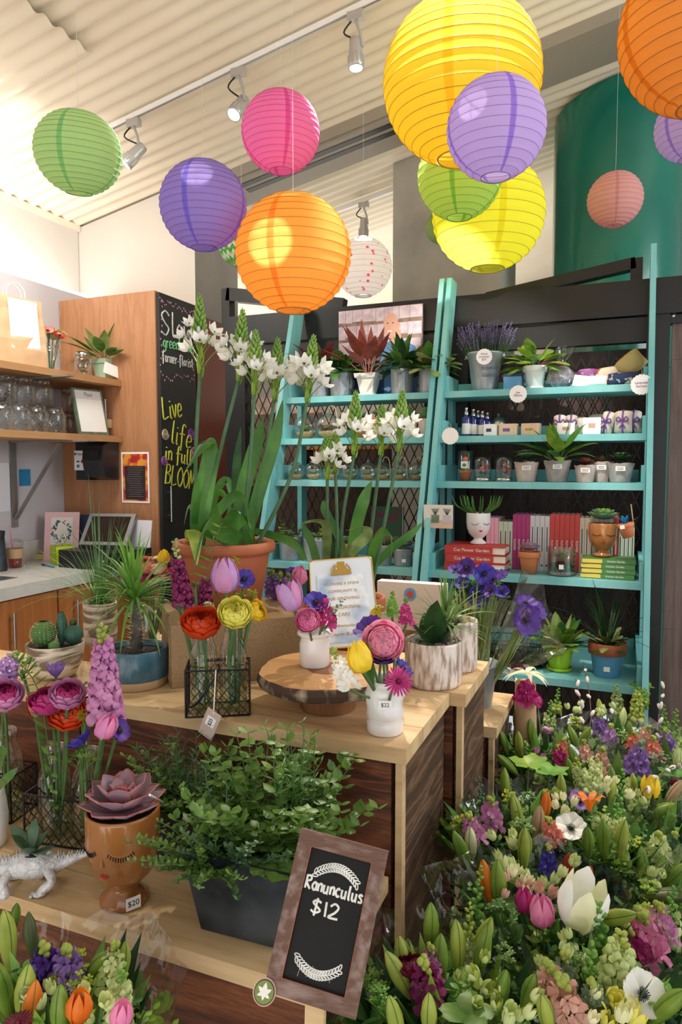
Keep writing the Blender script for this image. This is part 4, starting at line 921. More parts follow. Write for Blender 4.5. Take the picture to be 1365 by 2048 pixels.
for i, (dx, dy, c_) in enumerate(((0, 0, 'p_red'), (.04, .03, 'p_red'), (-.03, -.035, 'p_red'), (.02, -.03, 'p_salmon'), (0, .06, 'p_greenwhite'), (-.02, .045, 'p_greenwhite'))):
    H = P+V((dx, dy, .19+U(0, .03)-abs(dy)*.3)); flower('anemone' if i < 4 else 'ranunculus', P+V((dx*.2, dy*.2, .01)), H, V((dx*6+.6, dy*4-.4, 1)), .062, c_, ['red anemone at the centre of the mason jar on the upper shelf', 'red anemone at the right of the mason jar on the upper shelf', 'red anemone at the left of the mason jar on the upper shelf', 'salmon pink anemone in the mason jar on the upper shelf', 'cream ranunculus at the right of the upper shelf mason jar', 'small cream ranunculus at the back of the upper shelf mason jar'][i], bow=.003)
P2 = onshelf(82, 735, -2.92, SZ1); jar(P+V((-.09, .07, 0)), .04, .13, 'glass', 'empty clear jar behind the mason jar of red anemones', 'glass_jar')
P = onshelf(166, 742, -2.78, SZ1); t = jar(P, .045, .135, 'glass', 'small mason jar terrarium with soil and a sprig on the upper shelf', 'terrarium_jar', lid='steel')
soil(t, .004, .040); mb = MB('leaf'); 
for k in range(4): sprig(mb, (U(-.01, .01), U(-.01, .01), .02), (U(-.4, .4), U(-.4, .4), 1), .07, .012, 'leaf', 4)
part('sprig', mb, t)
P = onshelf(209, 748, -2.76, SZ1); t = thing('potted_plant', 'green broad-leaved plant in a sage pot at the end of the upper shelf', 'plant', tuple(P))
z, r = pot(t, 'square', .06, .12, 'sage'); soil(t, z, r*.8); p_broad(t, z, .03, 13, .25, .075, ['leaf', 'leaf', 'leaf_pale'], (.35, 1.3), 'lance', .8, .3)
mb = MB('paper'); mb.xf = axes((.085, -.04, .055), V((.25, 1, -.25)), V((0, 0.2, 1))); mb.box((0, 0, 0), (.10, .062, .002)); mb.xf = None; part('white_card', mb, t)
# rows of jars
k = 0
for i, px in enumerate((108, 72, 36, 2)):
    P = onshelf(px, 800, -2.74, SZ2)
    jar(P, .056, .132, 'jar_glass', 'hobnail glass jar in the bottom row, %s' % ['nearest the framed price list', 'second from the frame', 'third from the frame', 'fourth from the frame at the photo edge'][i], 'glass_jar', 'hobnail jars on the lower shelf')
    P.x -= .05; P.z += .137; P.y -= .03
    jar(P, .054, .13, 'jar_glass', 'glass jar stacked in the upper row, %s' % ['nearest the framed price list', 'second from the frame', 'third from the frame', 'fourth from the frame at the photo edge'][i], 'glass_jar', 'stacked jars on the lower shelf')
for i, (px, dz) in enumerate(((140, 0), (140, .13))):
    P = onshelf(px, 800, -2.86, SZ2+dz); jar(P, .042, .125, 'jar_glass', ['dark glass jar behind the framed price list', 'dark glass jar stacked on the one behind the framed list'][i], 'glass_jar')
# framed price list leaning
A = vat(148, 862, 3.02); A.z = SZ2; t = thing('picture_frame', 'framed white Plant price list leaning on the lower shelf', 'frame', (0, 0, 0))
tl, tr_, br, bl = [uat(*p, -2.70) for p in ((138, 762), (192, 768), (214, 864), (154, 862))]
ex = (br-bl).normalized(); Pc = uat(180, 815, -2.70); ey = V((-.18, -.12, 1)); W_, H_ = (br-bl).length*.98, (tl-bl).length*.97
t.location = tuple(V((Pc.x, Pc.y, SZ2))); M = axes((0, 0, H_/2*.97), ex, ey)
mb = MB('sage_grey'); mb.xf = M; mb.box((0, 0, 0), (W_, H_, .012)); mb.xf = None; part('frame', mb, t)
mb = MB('paper_grey'); mb.xf = M; mb.box((0, H_*.36, .0065), (W_*.86, H_*.2, .002)); mb.box((0, -H_*.08, .0065), (W_*.86, H_*.7, .003), 'paper'); mb.xf = None; part('sheet', mb, t)
text(t, 'Plant', .032, M @ Matrix.Translation((0, H_*.37, .008)), 'emblem_green'); 
# iced coffee cup behind it
def cup(P, r, h, fill, label, band='kraft', straw=(.01, 0), sw='p_softpink'):
    t = thing('plastic_cup', label, 'cup', tuple(P)); mb = MB('clear_plastic'); mb.lathe([(r*.75, 0), (r*.8, h*.03), (r, h), (r*1.04, h), (r*1.04, h*1.02)], n=24)
    mb.lathe([(r*1.04, h*1.01), (r*.98, h*1.1), (r*.5, h*1.2)], n=24, cap0=False); part('cup', mb, t)
    mb = MB(band); mb.lathe([(r*.89, h*.4), (r*1.0, h*.8)], n=24, cap0=False); part('sleeve', mb, t)
    if fill: mb = MB(fill); mb.lathe([(r*.72, h*.03), (r*.88, h*.6), (.001, h*.6)], n=24); part('drink', mb, t)
    mb = MB(sw); mb.tube([(0, 0, h*.1), (straw[0], straw[1], h*1.75)], .004, None, 8); part('straw', mb, t)
cup(onshelf(214, 862, -2.74, SZ2), .035, .12, None, 'clear plastic cup with paper sleeve behind the framed list', straw=(.0, -.01), sw='white')
# card printer on cabinet side
A = vat(203, 921, 3.2); t = thing('card_terminal', 'black receipt printer and card reader mounted on the wood cabinet side', 'printer', (A.x, 3.218, A.z))
mb = MB('black_plastic'); mb.box((-.06, -.05, 0), (.1, .1, .22)); part('bracket', mb, t)
mb = MB('black_plastic'); rows = []
for x in (-.02, .12): rows.append([V((x, y, z)) for y, z in ((-.02, -.11), (-.13, -.09), (-.15, 0), (-.14, .08), (-.06, .12), (-.02, .11))])
mb.grid(rows, None, True, False); mb.add(rows[0], [(0, 1, 2, 3, 4, 5)], None, False); mb.add(rows[1], [(5, 4, 3, 2, 1, 0)], None, False); part('printer_body', mb, t)
mb = MB('black'); mb.box((.05, -.152, .03), (.1, .006, .05)); part('paper_slot', mb, t)
mb = MB('paper'); mb.box((-.075, -.103, 0), (.085, .003, .11)); sg = part('sign_card', mb, t)
text(sg, 'Square', .018, axes((-.068, -.106, .036), (1, 0, 0), (0, 0, 1)), 'ink')
mb = MB('ink'); mb.box((-.108, -.106, .036), (.012, .002, .012)); mb.box((-.09, -.106, -.006), (.018, .002, .008)); mb.box((-.09, -.106, -.032), (.016, .002, .016), 'sticky'); part('card_logos', mb, sg)
mb = MB('p_red'); mb.disc((-.062, -.1062, -.006), .008, None, 16, (0, -1, 0)); mb.disc((-.052, -.1068, -.006), .008, 'p_orange', 16, (0, -1, 0)); part('card_logos', mb, sg)
# poster, papers and things on the counter
A = vat(271, 955, 3.217); t = thing('poster', 'dark printed poster with fruit along the top taped to the wood cabinet side', 'poster', tuple(A))
mb = MB('paper'); mb.box((0, 0, 0), (.19, .002, .285)); part('sheet', mb, t); mb = MB('fruit'); mb.box((0, -.0015, 0), (.17, .001, .265)); part('fruit_print', mb, t)
mb = MB('poster_dark'); mb.box((0, -.0022, -.03), (.14, .001, .19)); part('text_panel', mb, t)
mb = MB('wall_grey')
for i in range(14): mb.box((U(-.01, .004), -.003, .055-.0125*i), (U(.08, .12), .0006, .0014))
part('text_lines', mb, t)
def lean(name, label, cat, px, pyb, v, w_, h, mat, tiltx=12, rz=0, zb=CT, border=None):
    P = at(px, zb, v); t = thing(name, label, cat, tuple(P), rz); M = Matrix.Rotation(R(-tiltx), 4, 'X') @ Matrix.Translation((0, 0, h/2)); mb = MB(mat); mb.xf = M; mb.box((0, 0, 0), (w_, .006, h)); mb.xf = None; part('panel', mb, t); return t, M
t, M = lean('print', 'white blank sheet board leaning against the wood cabinet side on the counter', 'board', 272, 1090, 3.06, .17, .235, 'paper_grey', 9)
t, M = lean('book', 'navy blue book leaning behind the pink card', 'book', 172, 1080, 3.10, .20, .25, 'navy', 8)
t, M = lean('greeting_print', 'pink framed print with blue floral letter leaning on the counter wall', 'print', 122, 1110, 3.0, .19, .27, 'pinkcard', 10, R(25))
mb = MB('offwhite'); mb.xf = M; mb.box((.0, -.0035, .03), (.12, .001, .15)); mb.box((0, -.0036, -.08), (.12, .001, .06), 'bluecard')
for i in range(60):
    a = U(0, 6.28); q = .045+U(-.012, .012); mb.box((q*cos(a), -.0045, .03+q*1.2*sin(a)), (.009, .001, .009), ['sticky', 'p_salmon', 'bluecard', 'navy'][i % 4])
mb.xf = None; part('floral_print', mb, t)
P = at(212, CT, 2.93); t = thing('cash_drawer', 'long low black cash drawer under the tablet', 'drawer', tuple(P), R(-6))
mb = MB('black_plastic'); mb.box((0, 0, .045), (.36, .30, .09)); part('body', mb, t); mb = MB('steel'); mb.disc((.14, -.151, .05), .008, None, 12, (0, -1, 0)); part('lock', mb, t)
P = at(204, CT+.092, 2.93); t = thing('tablet_stand', 'dark tablet register on a tilted stand on the black cash drawer', 'tablet', tuple(P), R(12))
M = Matrix.Rotation(R(-38), 4, 'X') @ Matrix.Translation((0, 0, .115)); mb = MB('grey_metal'); mb.xf = M; mb.box((0, 0, 0), (.27, .016, .20)); mb.xf = None; part('bezel', mb, t)
mb = MB('screen'); mb.xf = M; mb.box((0, -.009, 0), (.225, .002, .16)); mb.xf = None; part('screen', mb, t)
mb = MB('black_plastic'); mb.box((0, .06, .006), (.16, .16, .012)); mb.box((0, .09, .06), (.08, .02, .11)); part('stand', mb, t)
P = on(123, 1130, CT); t = thing('pencil_box', 'bright lime green square box with scissors on the counter', 'box', (P.x-.03, P.y+.04, CT), R(-30))
mb = MB('lime'); mb.b2((-.05, -.05, 0), (.05, .05, .004))
for a, b in (((-.05, -.05, 0), (.05, -.046, .098)), ((-.05, .046, 0), (.05, .05, .098)), ((-.05, -.05, 0), (-.046, .05, .098)), ((.046, -.05, 0), (.05, .05, .098))): mb.b2(a, b)
part('box', mb, t); o = t
t = thing('scissors', 'metal scissors standing in the lime green box', 'scissors', (P.x-.045, P.y+.04, CT+.01), R(20)); mb = MB('steel')
for s_ in (-1, 1):
    mb.tube([(0, 0, 0), (s_*.012, 0, .1)], .004); mb.tube([V((s_*.02+.012*cos(a), 0, .125+.022*sin(a))) for a in [2*PI*j/14 for j in range(15)]], .0035, None, 5)
part('blades', mb, t)
P = on(85, 1118, CT); mb = MB('yellowpad'); 
for k in range(4): mb.box((U(-.005, .005), U(-.005, .005), .005+.006*k), (.14, .09, .005), None, Matrix.Rotation(R(20+k*6), 3, 'Z'))
solo('notepad', mb, 'stack of pale yellow note sheets on the counter', 'paper', (P.x-.05, P.y, CT))
P = on(100, 1134, CT); mb = MB('bluecard'); mb.tube([(-.05, 0, .005), (.05, 0, .005)], .0045, None, 8); mb.tube([(-.05, 0, .005), (-.09, 0, .005)], .005, 'navy', 8); solo('pen', mb, 'blue and white pen lying on the counter', 'pen', tuple(P), R(-20))
P = on(50, 1131, CT); mb = MB('p_wine'); mb.tube([(-.045, 0, .005), (.045, 0, .005)], .0045, 'steel', 8); solo('pen', mb, 'silver and red pen lying by the iced tea cup', 'pen', tuple(P), R(-45))
P = on(27, 1137, CT); cup(P+V((-.02, .03, 0)), .042, .125, 'tea', 'plastic cup of iced tea with a paper sleeve at the left edge', straw=(-.02, -.01))
P = on(50, 1118, CT); t = thing('soap_dispenser', 'clear soap bottle with a green pump on the counter', 'bottle', (P.x-.09, P.y+.03, CT))
mb = MB('glass'); mb.lathe([(.035, 0), (.037, .01), (.037, .1), (.02, .13), (.014, .135), (.014, .15)], n=24); part('bottle', mb, t)
mb = MB('p_red'); mb.blob((.0, 0, .05), (.03, .03, .028), 'p_red', 12, 6); mb.blob((.0, 0, .09), (.028, .028, .02), 'leaf', 12, 6); part('label_print', mb, t)
mb = MB('green_pump'); mb.lathe([(.016, .14), (.018, .145), (.018, .165), (.006, .17), (.006, .2)], n=16); mb.box((.012, 0, .203), (.055, .016, .012)); part('pump', mb, t)
P = on(8, 1141, CT); t = thing('pitcher', 'dark grey metal pitcher cut by the left edge', 'pitcher', (P.x-.02, P.y-.02, CT)); mb = MB('zinc'); mb.lathe([(.045, 0), (.047, .02), (.036, .17), (.04, .2), (.035, .2), (.03, .16)], n=24); part('body', mb, t)
P = uat(50, 955, -3.075); mb = MB('sticky'); mb.box((0, 0, 0), (.003, .075, .09)); solo('sticky_note', mb, 'bright blue note stuck on the wall under the lower shelf', 'note', tuple(P))
P = uat(-2, 975, -3.075); mb = MB('paper_grey'); mb.box((0, 0, 0), (.003, .14, .26)); solo('wall_notice', mb, 'white sheet on the wall at the left edge under the shelf', 'paper', tuple(P))
# stray papers between the cash drawer and the box
P = on(148, 1098, CT); mb = MB('paper'); mb.box((0, 0, .1), (.16, .10, .003), None, Matrix.Rotation(R(15), 3, 'X')); solo('receipt_paper', mb, 'white paper lying over the lime box and black drawer', 'paper', (P.x-.02, P.y, CT))
# ------------------------------------------------------------ things on the teal shelves
def front(z, k=.05): return vf(z)+k
def galv_plant(px, z, v, wpx, hpx, label, plant, kind='galv', mat=None, name='potted_plant', cat='plant', stick=None, group=None):
    P = at(px, z+.001, v); m = mpp(P); r = wpx*m/2; h = hpx*m; P = P+V((0, 0, 0)); t = thing(name, label, cat, tuple(P), 0, group)
    zz, rr = pot(t, kind, r, h, mat); soil(t, zz, rr*.98); plant(t, zz, rr, r)
    if stick: sticker(t, V((0, 0, h*.35))+toward(P)*r*1.0, toward(P), .018, .014, None)
    return t
v = front(ZT, .07)
galv_plant(640, ZT, v, 44, 58, 'dark red-leaved plant in a galvanized pot at the left end of the top shelf', lambda t, z, r, q: p_broad(t, z, r, 16, .17, .06, ['leaf_olive', 'leaf_red'], (.2, 1.3), 'lance', .8))
galv_plant(684, ZT, v, 46, 48, 'dense green leafy plant in a galvanized pot left of the pink-leaved plant', lambda t, z, r, q: p_broad(t, z, r, 26, .13, .07, ['leaf', 'leaf_dark'], (.1, 1.4), 'oval', 1.2))
galv_plant(737, ZT, v, 48, 44, 'pink-veined red-leaved plant in a square white pot on the top shelf', lambda t, z, r, q: p_broad(t, z, r, 11, .24, .07, ['leaf_red', 'leaf_red'], (.5, 1.45), 'lance', .4, .45, 'p_salmon'), 'square', 'offwhite')
galv_plant(805, ZT, v, 46, 50, 'dark green pointed-leaf plant in a galvanized pot on the top shelf', lambda t, z, r, q: p_broad(t, z, r, 30, .17, .045, ['leaf_dark', 'leaf'], (.2, 1.45), 'lance', 1.3))
galv_plant(862, ZT, v, 48, 50, 'round crinkled olive-leaved plant in a galvanized pot beside the middle rails', lambda t, z, r, q: p_broad(t, z, r, 22, .14, .08, ['leaf_olive', 'leaf_pale', 'leaf'], (.0, 1.3), 'heart', 1.1))
# the canvas photo of two people, leaning behind the plants
Pm = at(760, ZT, 3.27); w_ = 178*mpp(Pm); h_ = 178*mpp(Pm); t = thing('photo_board', 'square photo print of two people against shingles on the top shelf', 'photo', (Pm.x, 3.27, ZT), R(-2))
H = h_/2
mb = MB('shingle_dark'); mb.box((0, 0, H), (w_, .012, h_)); part('board', mb, t)
mb = MB('shingle')
for r_ in range(6):
    x = -w_/2; z1 = h_-r_*h_/5.6
    while x < w_/2-.012:
        q = min(U(.035, .07), w_/2-x); a, b = x+.001, x+q-.001; lo_ = max(z1-h_/5.6+.012+U(0, .012), .001); mb.b2((a, -.0072, lo_), (b, -.006, z1-.001)) if z1 > lo_+.003 else None; x += q
part('shingle_print', mb, t)
def flatpoly(mb, pts, y, mat): mb.add([(p[0], y, p[1]) for p in pts]+[(p[0], y+.0005, p[1]) for p in pts], [tuple(range(len(pts)))]+[(i, i+len(pts), (i+1) % len(pts)+len(pts), (i+1) % len(pts)) for i in range(len(pts))], mat, False)
def ell(cx, cz, rx, rz, n=20): return [(cx+rx*cos(2*PI*j/n), cz+rz*sin(2*PI*j/n)) for j in range(n)]
k = w_
mb = MB('shirt'); flatpoly(mb, smooth2 if False else [(-.02*k, 0), (-.02*k, .3*k), (.03*k, .55*k), (.13*k, .64*k), (.26*k, .64*k), (.42*k, .55*k), (.46*k, .3*k), (.44*k, 0)], -.0082, 'shirt'); part('printed_shirt', mb, t)
mb = MB('skin'); flatpoly(mb, [(.14*k, .6*k), (.14*k, .74*k), (.25*k, .74*k), (.26*k, .62*k), (.2*k, .58*k)], -.0087, 'skin'); flatpoly(mb, ell(.135*k, .79*k, .088*k, .14*k), -.0092, 'skin'); flatpoly(mb, ell(.22*k, .79*k, .02*k, .035*k, 10), -.0091, 'skin'); ph = part('printed_man_face', mb, t)
mb = MB('ink'); flatpoly(mb, ell(.10*k, .82*k, .012*k, .006*k, 8), -.0097, 'ink'); flatpoly(mb, ell(.16*k, .82*k, .012*k, .006*k, 8), -.0097, 'ink'); flatpoly(mb, ell(.125*k, .73*k, .03*k, .008*k, 10), -.0097, 'white'); flatpoly(mb, ell(.122*k, .775*k, .01*k, .02*k, 8), -.0097, 'p_blush'); part('printed_features', mb, ph)
mb = MB('shirt_dark'); flatpoly(mb, [(-.3*k, 0), (-.3*k, .3*k), (-.2*k, .42*k), (.0*k, .42*k), (.06*k, .3*k), (.06*k, 0)], -.0092, 'shirt_dark'); part('printed_jacket', mb, t)
mb = MB('hair'); flatpoly(mb, ell(-.12*k, .55*k, .115*k, .17*k), -.0096, 'hair'); flatpoly(mb, ell(-.08*k, .53*k, .065*k, .11*k), -.0101, 'skin'); pf = part('printed_woman_face', mb, t)
mb = MB('ink'); flatpoly(mb, ell(-.105*k, .56*k, .01*k, .005*k, 8), -.0106, 'ink'); flatpoly(mb, ell(-.055*k, .56*k, .01*k, .005*k, 8), -.0106, 'ink'); flatpoly(mb, ell(-.08*k, .485*k, .022*k, .007*k, 10), -.0106, 'p_red'); part('printed_features', mb, pf)
# second shelf
def globe(px, z, v, wpx, label, plantmat='succ_green', loop='twine', group=None, fill='sand'):
    P = at(px, z+.001, v); r = wpx*mpp(P)/2*1.08; t = thing('glass_globe_terrarium', label, 'terrarium', tuple(P), 0, group)
    mb = MB('glass'); rows = []
    for i in range(13):
        th = PI*(.1+.86*i/12); rows.append([V((r*sin(th)*cos(2*PI*j/24), r*sin(th)*sin(2*PI*j/24), r*.95+r*.95*cos(th))) for j in range(24)])
    mb.grid(rows, None, True); mb.lathe([(r*.3, r*1.83), (r*.12, r*2.0), (r*.1, r*2.1)], n=12, cap0=False); mb.blob((0, 0, r*2.16), r*.13, None, 10, 6); part('glass_globe', mb, t)
    mb = MB(fill); mb.lathe([(r*.4, r*.05), (r*.72, r*.28), (r*.86, r*.5), (r*.4, r*.56), (.001, r*.5)], n=18); part('sand', mb, t)
    p_rosette(t, r*.52, r*.72, [plantmat, 'succ_grey'], 3, 7, c=(U(-.1, .1)*r, -.1*r), name='succulent', lift=.15)
    if loop: mb = MB(loop); a0 = U(-.3, .3); mb.tube(smooth([(0, 0, r*2.2), (r*.2, 0, r*2.5), (r*.7, -r*.3, r*2.3), (r*.95, -r*.5, r*1.4), (r*1.0, -r*.5, r*.2)]), .0018, None, 5); part('hanging_cord', mb, t)
v = front(ZB, .07)
globe(612, ZB, v, 46, 'large glass globe terrarium at the left end of the second shelf', 'leaf', None)
globe(657, ZB, v-.01, 48, 'large glass globe terrarium with a loop of cord on the second shelf', 'leaf_olive')
ros = lambda R_, m1='succ_green', m2='succ_grey': (lambda t, z, r, q: p_rosette(t, z, r*R_, [m1, m2], 4, 9))
galv_plant(720, ZB, v, 42, 38, 'grey succulent in a terracotta rimmed green pot behind the front flower spikes', ros(1.1, 'succ_grey', 'sage_grey'), 'flower', 'terracotta_light', 'potted_succulent')
galv_plant(764, ZB, v, 44, 40, 'green succulent in an orange terracotta pot on the second shelf', ros(1.2), 'flower', 'terracotta_light', 'potted_succulent')
galv_plant(817, ZB, v, 34, 34, 'small cactus in a plain white pot behind the flower spikes', lambda t, z, r, q: p_cactus(t, (0, 0, z), r*.8, r*2, 'cactus', 10), 'straight', 'offwhite', 'potted_cactus')
def twocact(t, z, r, q):
    p_cactus(t, (-r*.35, 0, z), r*.48, r*1.5, 'cactus', 10); p_cactus(t, (r*.4, .0, z), r*.4, r*1.1, 'cactus', 10)
galv_plant(857, ZB, v, 42, 36, 'twin cacti in a speckled white pot beside the middle rail', twocact, 'bowl', 'canvas_pink', 'potted_cactus')
# third shelf: row of small globes
v = front(ZC, .06)
for i, px in enumerate((592, 628, 664, 700, 737, 767, 800, 832, 863)):
    globe(px, ZC, v+(.02 if i % 2 else 0), 34, 'small glass globe terrarium, %s in the row on the third shelf' % ['first from the left rail', 'second from the left rail', 'third from the left rail', 'fourth from the left rail', 'middle one', 'fourth from the middle rail', 'third from the middle rail', 'second from the middle rail', 'first from the middle rail'][i], 'succ_green', 'twine' if i > 4 else None, 'small globe terrariums')
# low shelf of the left unit
v = front(ZD, .08)
def mixed(t, z, r, q):
    p_rosette(t, z, r*.8, ['succ_green', 'leaf_lime'], 3, 8, c=(-r*.3, -r*.2)); mb = MB('leaf_yellow')
    for k in range(9): a = U(0, 6.28); sprig(mb, (r*.5*cos(a), r*.5*sin(a), z), (cos(a)*.5, sin(a)*.5, 1), U(.05, .09), .014, ['leaf_yellow', 'leaf_olive', 'leaf'][k % 3], 5)
    part('sedum', mb, t)
galv_plant(583, ZD, v, 48, 46, 'mixed yellow sedum in a large galvanized pot at the left end of the low shelf', mixed)
galv_plant(631, ZD, v, 46, 44, 'mixed yellow-green sedum in the second large galvanized pot on the low shelf', mixed)
galv_plant(688, ZD, v+.03, 36, 36, 'pale rosette succulent in a small terracotta pot behind the flower stems', ros(1.2), 'flower', 'terracotta_light', 'potted_succulent')
P = at(775, ZD, 3.2); t = thing('book', 'plant book with a jungle cover standing upright on the low left shelf', 'book', tuple(P), R(-8)); mb = MB('pages'); mb.box((0, 0, .12), (.16, .018, .235)); part('pages', mb, t)
mb = MB('jungle'); mb.box((0, -.011, .12), (.165, .004, .24)); mb.box((0, .011, .12), (.165, .004, .24)); cv = part('cover', mb, t); text(cv, 'PLANTS', .022, axes((0.03, -.0135, .09), (1, 0, 0), (0, 0, 1)), 'canvas_pink')
P = at(745, ZD, v); t = thing('red_tin', 'small red tin beside the round cactus', 'tin', tuple(P)); mb = MB('b_red'); mb.lathe([(.018, 0), (.018, .055), (.012, .06), (.012, .075)], n=20, cap1=True); part('body', mb, t)
galv_plant(768, ZD, v-.01, 34, 40, 'round woolly cactus in a small galvanized pot on the low shelf', lambda t, z, r, q: p_cactus(t, (0, 0, z), r*.95, r*1.9, 'leaf_olive', 16), name='potted_cactus')
galv_plant(808, ZD, v, 40, 34, 'spiky grey-green succulent in a small galvanized pot, left of the last pot', ros(1.2, 'succ_grey', 'succ_green'), stick=1, name='potted_succulent')
galv_plant(846, ZD, v-.01, 36, 36, 'green fat-leaved succulent in the last small galvanized pot by the middle rail', ros(1.3, 'leaf_blue', 'succ_green'), stick=1, name='potted_succulent')
# ---------------- right unit, top
v = front(ZT, .07)
P = at(970, ZT+.001, v); m = mpp(P); t = thing('galvanized_bucket', 'galvanized bucket with black printed lettering on the top right shelf', 'bucket', tuple(P)); r = 35*m; h = 76*m
mb = MB('galvanized'); mb.lathe([(r*.68, 0), (r*.7, h*.03), (r*.74, h*.15), (r*.96, h*.93), (r, h*.95), (r*1.02, h), (r*.96, h), (r*.7, h*.1)], n=48); part('body', mb, t)
for s_ in (-1, 1): mb = MB('galvanized'); mb.blob((s_*r*1.0, 0, h*.92), (.012, .01, .012), None, 8, 5); mb.tube([(s_*r*1.0, 0, h*.92), (s_*r*1.15, -.01, h*.86)], .003); part('ear', mb, t)
tw = toward(P); ax = V((0, 0, 1)).cross(tw); 
text(t, 'FLOWERS', .017, axes(V((0, 0, h*.55))+tw*(r*.93)+ax*.022, ax, V((0, 0, 1))-tw*.15), 'ink'); text(t, 'Garden', .022, axes(V((0, 0, h*.38))+tw*(r*.89)+ax*.02, ax, V((0, 0, 1))), 'ink')
for (dx, lab) in ((-.035, 'left bundle of dried lavender in the galvanized bucket'), (.045, 'right bundle of dried lavender in the galvanized bucket')):
    B = P+V((dx*.5, 0, .01)); t2 = thing('lavender_bundle', lab, 'flowers', tuple(B)); st = MB('stem'); sp = MB('lavender')
    for i in range(110 if dx < 0 else 80):
        a = U(0, 6.28); q = U(0, 1)**.5*.07; top = V((dx*.8+q*cos(a), q*.7*sin(a), .235+U(-.035, .045)-q*.3)); st.tube([(q*.2*cos(a), q*.2*sin(a), 0), (top.x*.55, top.y*.55, .12), top], .0009, None, 3, False)
        dd = (top-V((0, 0, .05))).normalized()
        for k in range(4): sp.blob(top+dd*(k*.011-.01)+V((U(-1, 1), U(-1, 1), 0))*.0015, (.0032, .0032, .0058), None, 5, 3)
    part('stems', st, t2); part('flower_heads', sp, t2)
_P = P+tw*(r*1.02)+V((0, 0, h*.84))-ax*.004; label_txt = ['Dried\nLavender\n$12']
def disc_tag(P, tw, r, label, txt):
    t = thing('paper_tag', label, 'tag', tuple(P)); ax = V((0, 0, 1)).cross(tw); n = 72; rim = [(ax*cos(a)+V((0, 0, 1))*sin(a))*r*(1+.035*cos(18*a)) for a in [2*PI*j/n for j in range(n)]]
    mb = MB('paper'); mb.add([p+tw*.001 for p in rim]+[p-tw*.001 for p in rim], [tuple(range(n)), tuple(range(2*n-1, n-1, -1))]+[(j, (j+1) % n, n+(j+1) % n, n+j) for j in range(n)], None, False); part('scalloped_disc', mb, t); text(t, txt, r*.36, axes(tw*.0016, ax, (0, 0, 1)), 'p_lav')
disc_tag(_P, tw, .034, 'white scalloped paper tag tied on the galvanized bucket', label_txt[0])
P = at(1027, ZT+.001, v-.02); t = thing('blue_box', 'small shiny blue box beside the galvanized bucket', 'box', tuple(P)); mb = MB('sky_blue'); mb.box((0, 0, .028), (.075, .06, .055)); part('box', mb, t); mb = MB('navy'); mb.box((0, 0, .062), (.08, .04, .016)); part('lid', mb, t)
t = galv_plant(1070, ZT, v, 48, 46, 'patterned lime leaf plant in a small white pot with saucer', lambda t, z, r, q: p_broad(t, z, r, 15, .15, .075, ['calathea', 'leaf_lime'], (-.1, 1.2), 'oval', 1.0), 'flower', 'white', 'potted_plant'); mb = MB('white'); mb.lathe([(.028, 0), (.036, .003), (.04, .012), (.036, .012), (.03, .004)], n=24); part('saucer', mb, t)
P = at(1122, ZT+.001, v); t = thing('sachet_bag', 'clear cellophane bag of grey lavender tied with purple ribbon', 'bag', tuple(P))
mb = MB('silver_foil'); mb.blob((0, 0, .048), (.058, .045, .048), None, 20, 10, None, .03); part('filling', mb, t)
mb = MB('cello'); rows = []
for q, z in ((.059, .02), (.064, .06), (.045, .092), (.016, .103), (.02, .12), (.035, .15), (.042, .175)): rows.append([V((q*cos(a)*(1+U(-.15, .15))+(.02*(z-.1)/.08 if z > .1 else 0), q*.7*sin(a)*(1+U(-.2, .2)), z)) for a in [2*PI*j/18 for j in range(18)]])
mb.grid(rows, None, True); part('cellophane', mb, t)
mb = MB('ribbon'); mb.tube([(.017*cos(a), .014*sin(a), .103) for a in [2*PI*j/16 for j in range(17)]], .003, 'p_magenta', 5); mb.tube(smooth([(0, -.015, .103), (-.04, -.02, .115), (-.085, -.02, .104)]), .003, 'p_magenta', 5); part('ribbon', mb, t)
def pillow(px, z, v, w_, h_, th, mat, label, rot=0, dz=0, name='sachet_pillow', tie=None, cat='pillow', rx=0):
    P = at(px, z+.001, v); P.z += dz; t = thing(name, label, cat, tuple(P), rot); M = Matrix.Translation((0, 0, h_/2)) @ Matrix.Rotation(rx, 4, 'Y'); mb = MB(mat); mb.xf = M; rows = []
    n = 12
    for i in range(n+1):
        x = -1+2*i/n; ring = []
        for j in range(16):
            a = 2*PI*j/16; sy = cos(a); sz = sin(a); e = (1-abs(x)**3.5); pw = (abs(sy)**.5*(1 if sy > 0 else -1)); pz = (abs(sz)**.5*(1 if sz > 0 else -1))
            ring.append(V((x*w_/2*(1-.06*(1-abs(sz))), -sy*(th/2*max(e, .05)*abs(1-.2*abs(pz))), pz*h_/2*(.82+.18*e)*(1-.05*abs(sy)))))
        rows.append(ring)
    mb.grid(rows, None, True); mb.add(rows[0], [tuple(range(16))]); mb.add(rows[-1], [tuple(range(16))]); mb.xf = None; part('fabric_body', mb, t)
    if tie:
        mb = MB('ribbon'); mb.xf = M; mb.tube([(0, th*.5*cos(a), h_*.5*1.02*sin(a)) for a in [2*PI*j/20 for j in range(21)]], .004, None, 5)
        for s_ in (-1, 1): mb.tube(smooth([(0, -th*.52, 0), (s_*.015, -th*.7, .02), (s_*.022, -th*.6, .004), (0, -th*.52, 0), (s_*.012, -th*.56, -.025)]), .0028, None, 5)
        mb.xf = None; part('purple_ribbon', mb, t)
    return t
pillow(1177, ZT, v+.04, .085, .085, .05, 'fabric_purple', 'purple brocade sachet beside the cellophane bag', .1, tie=None)
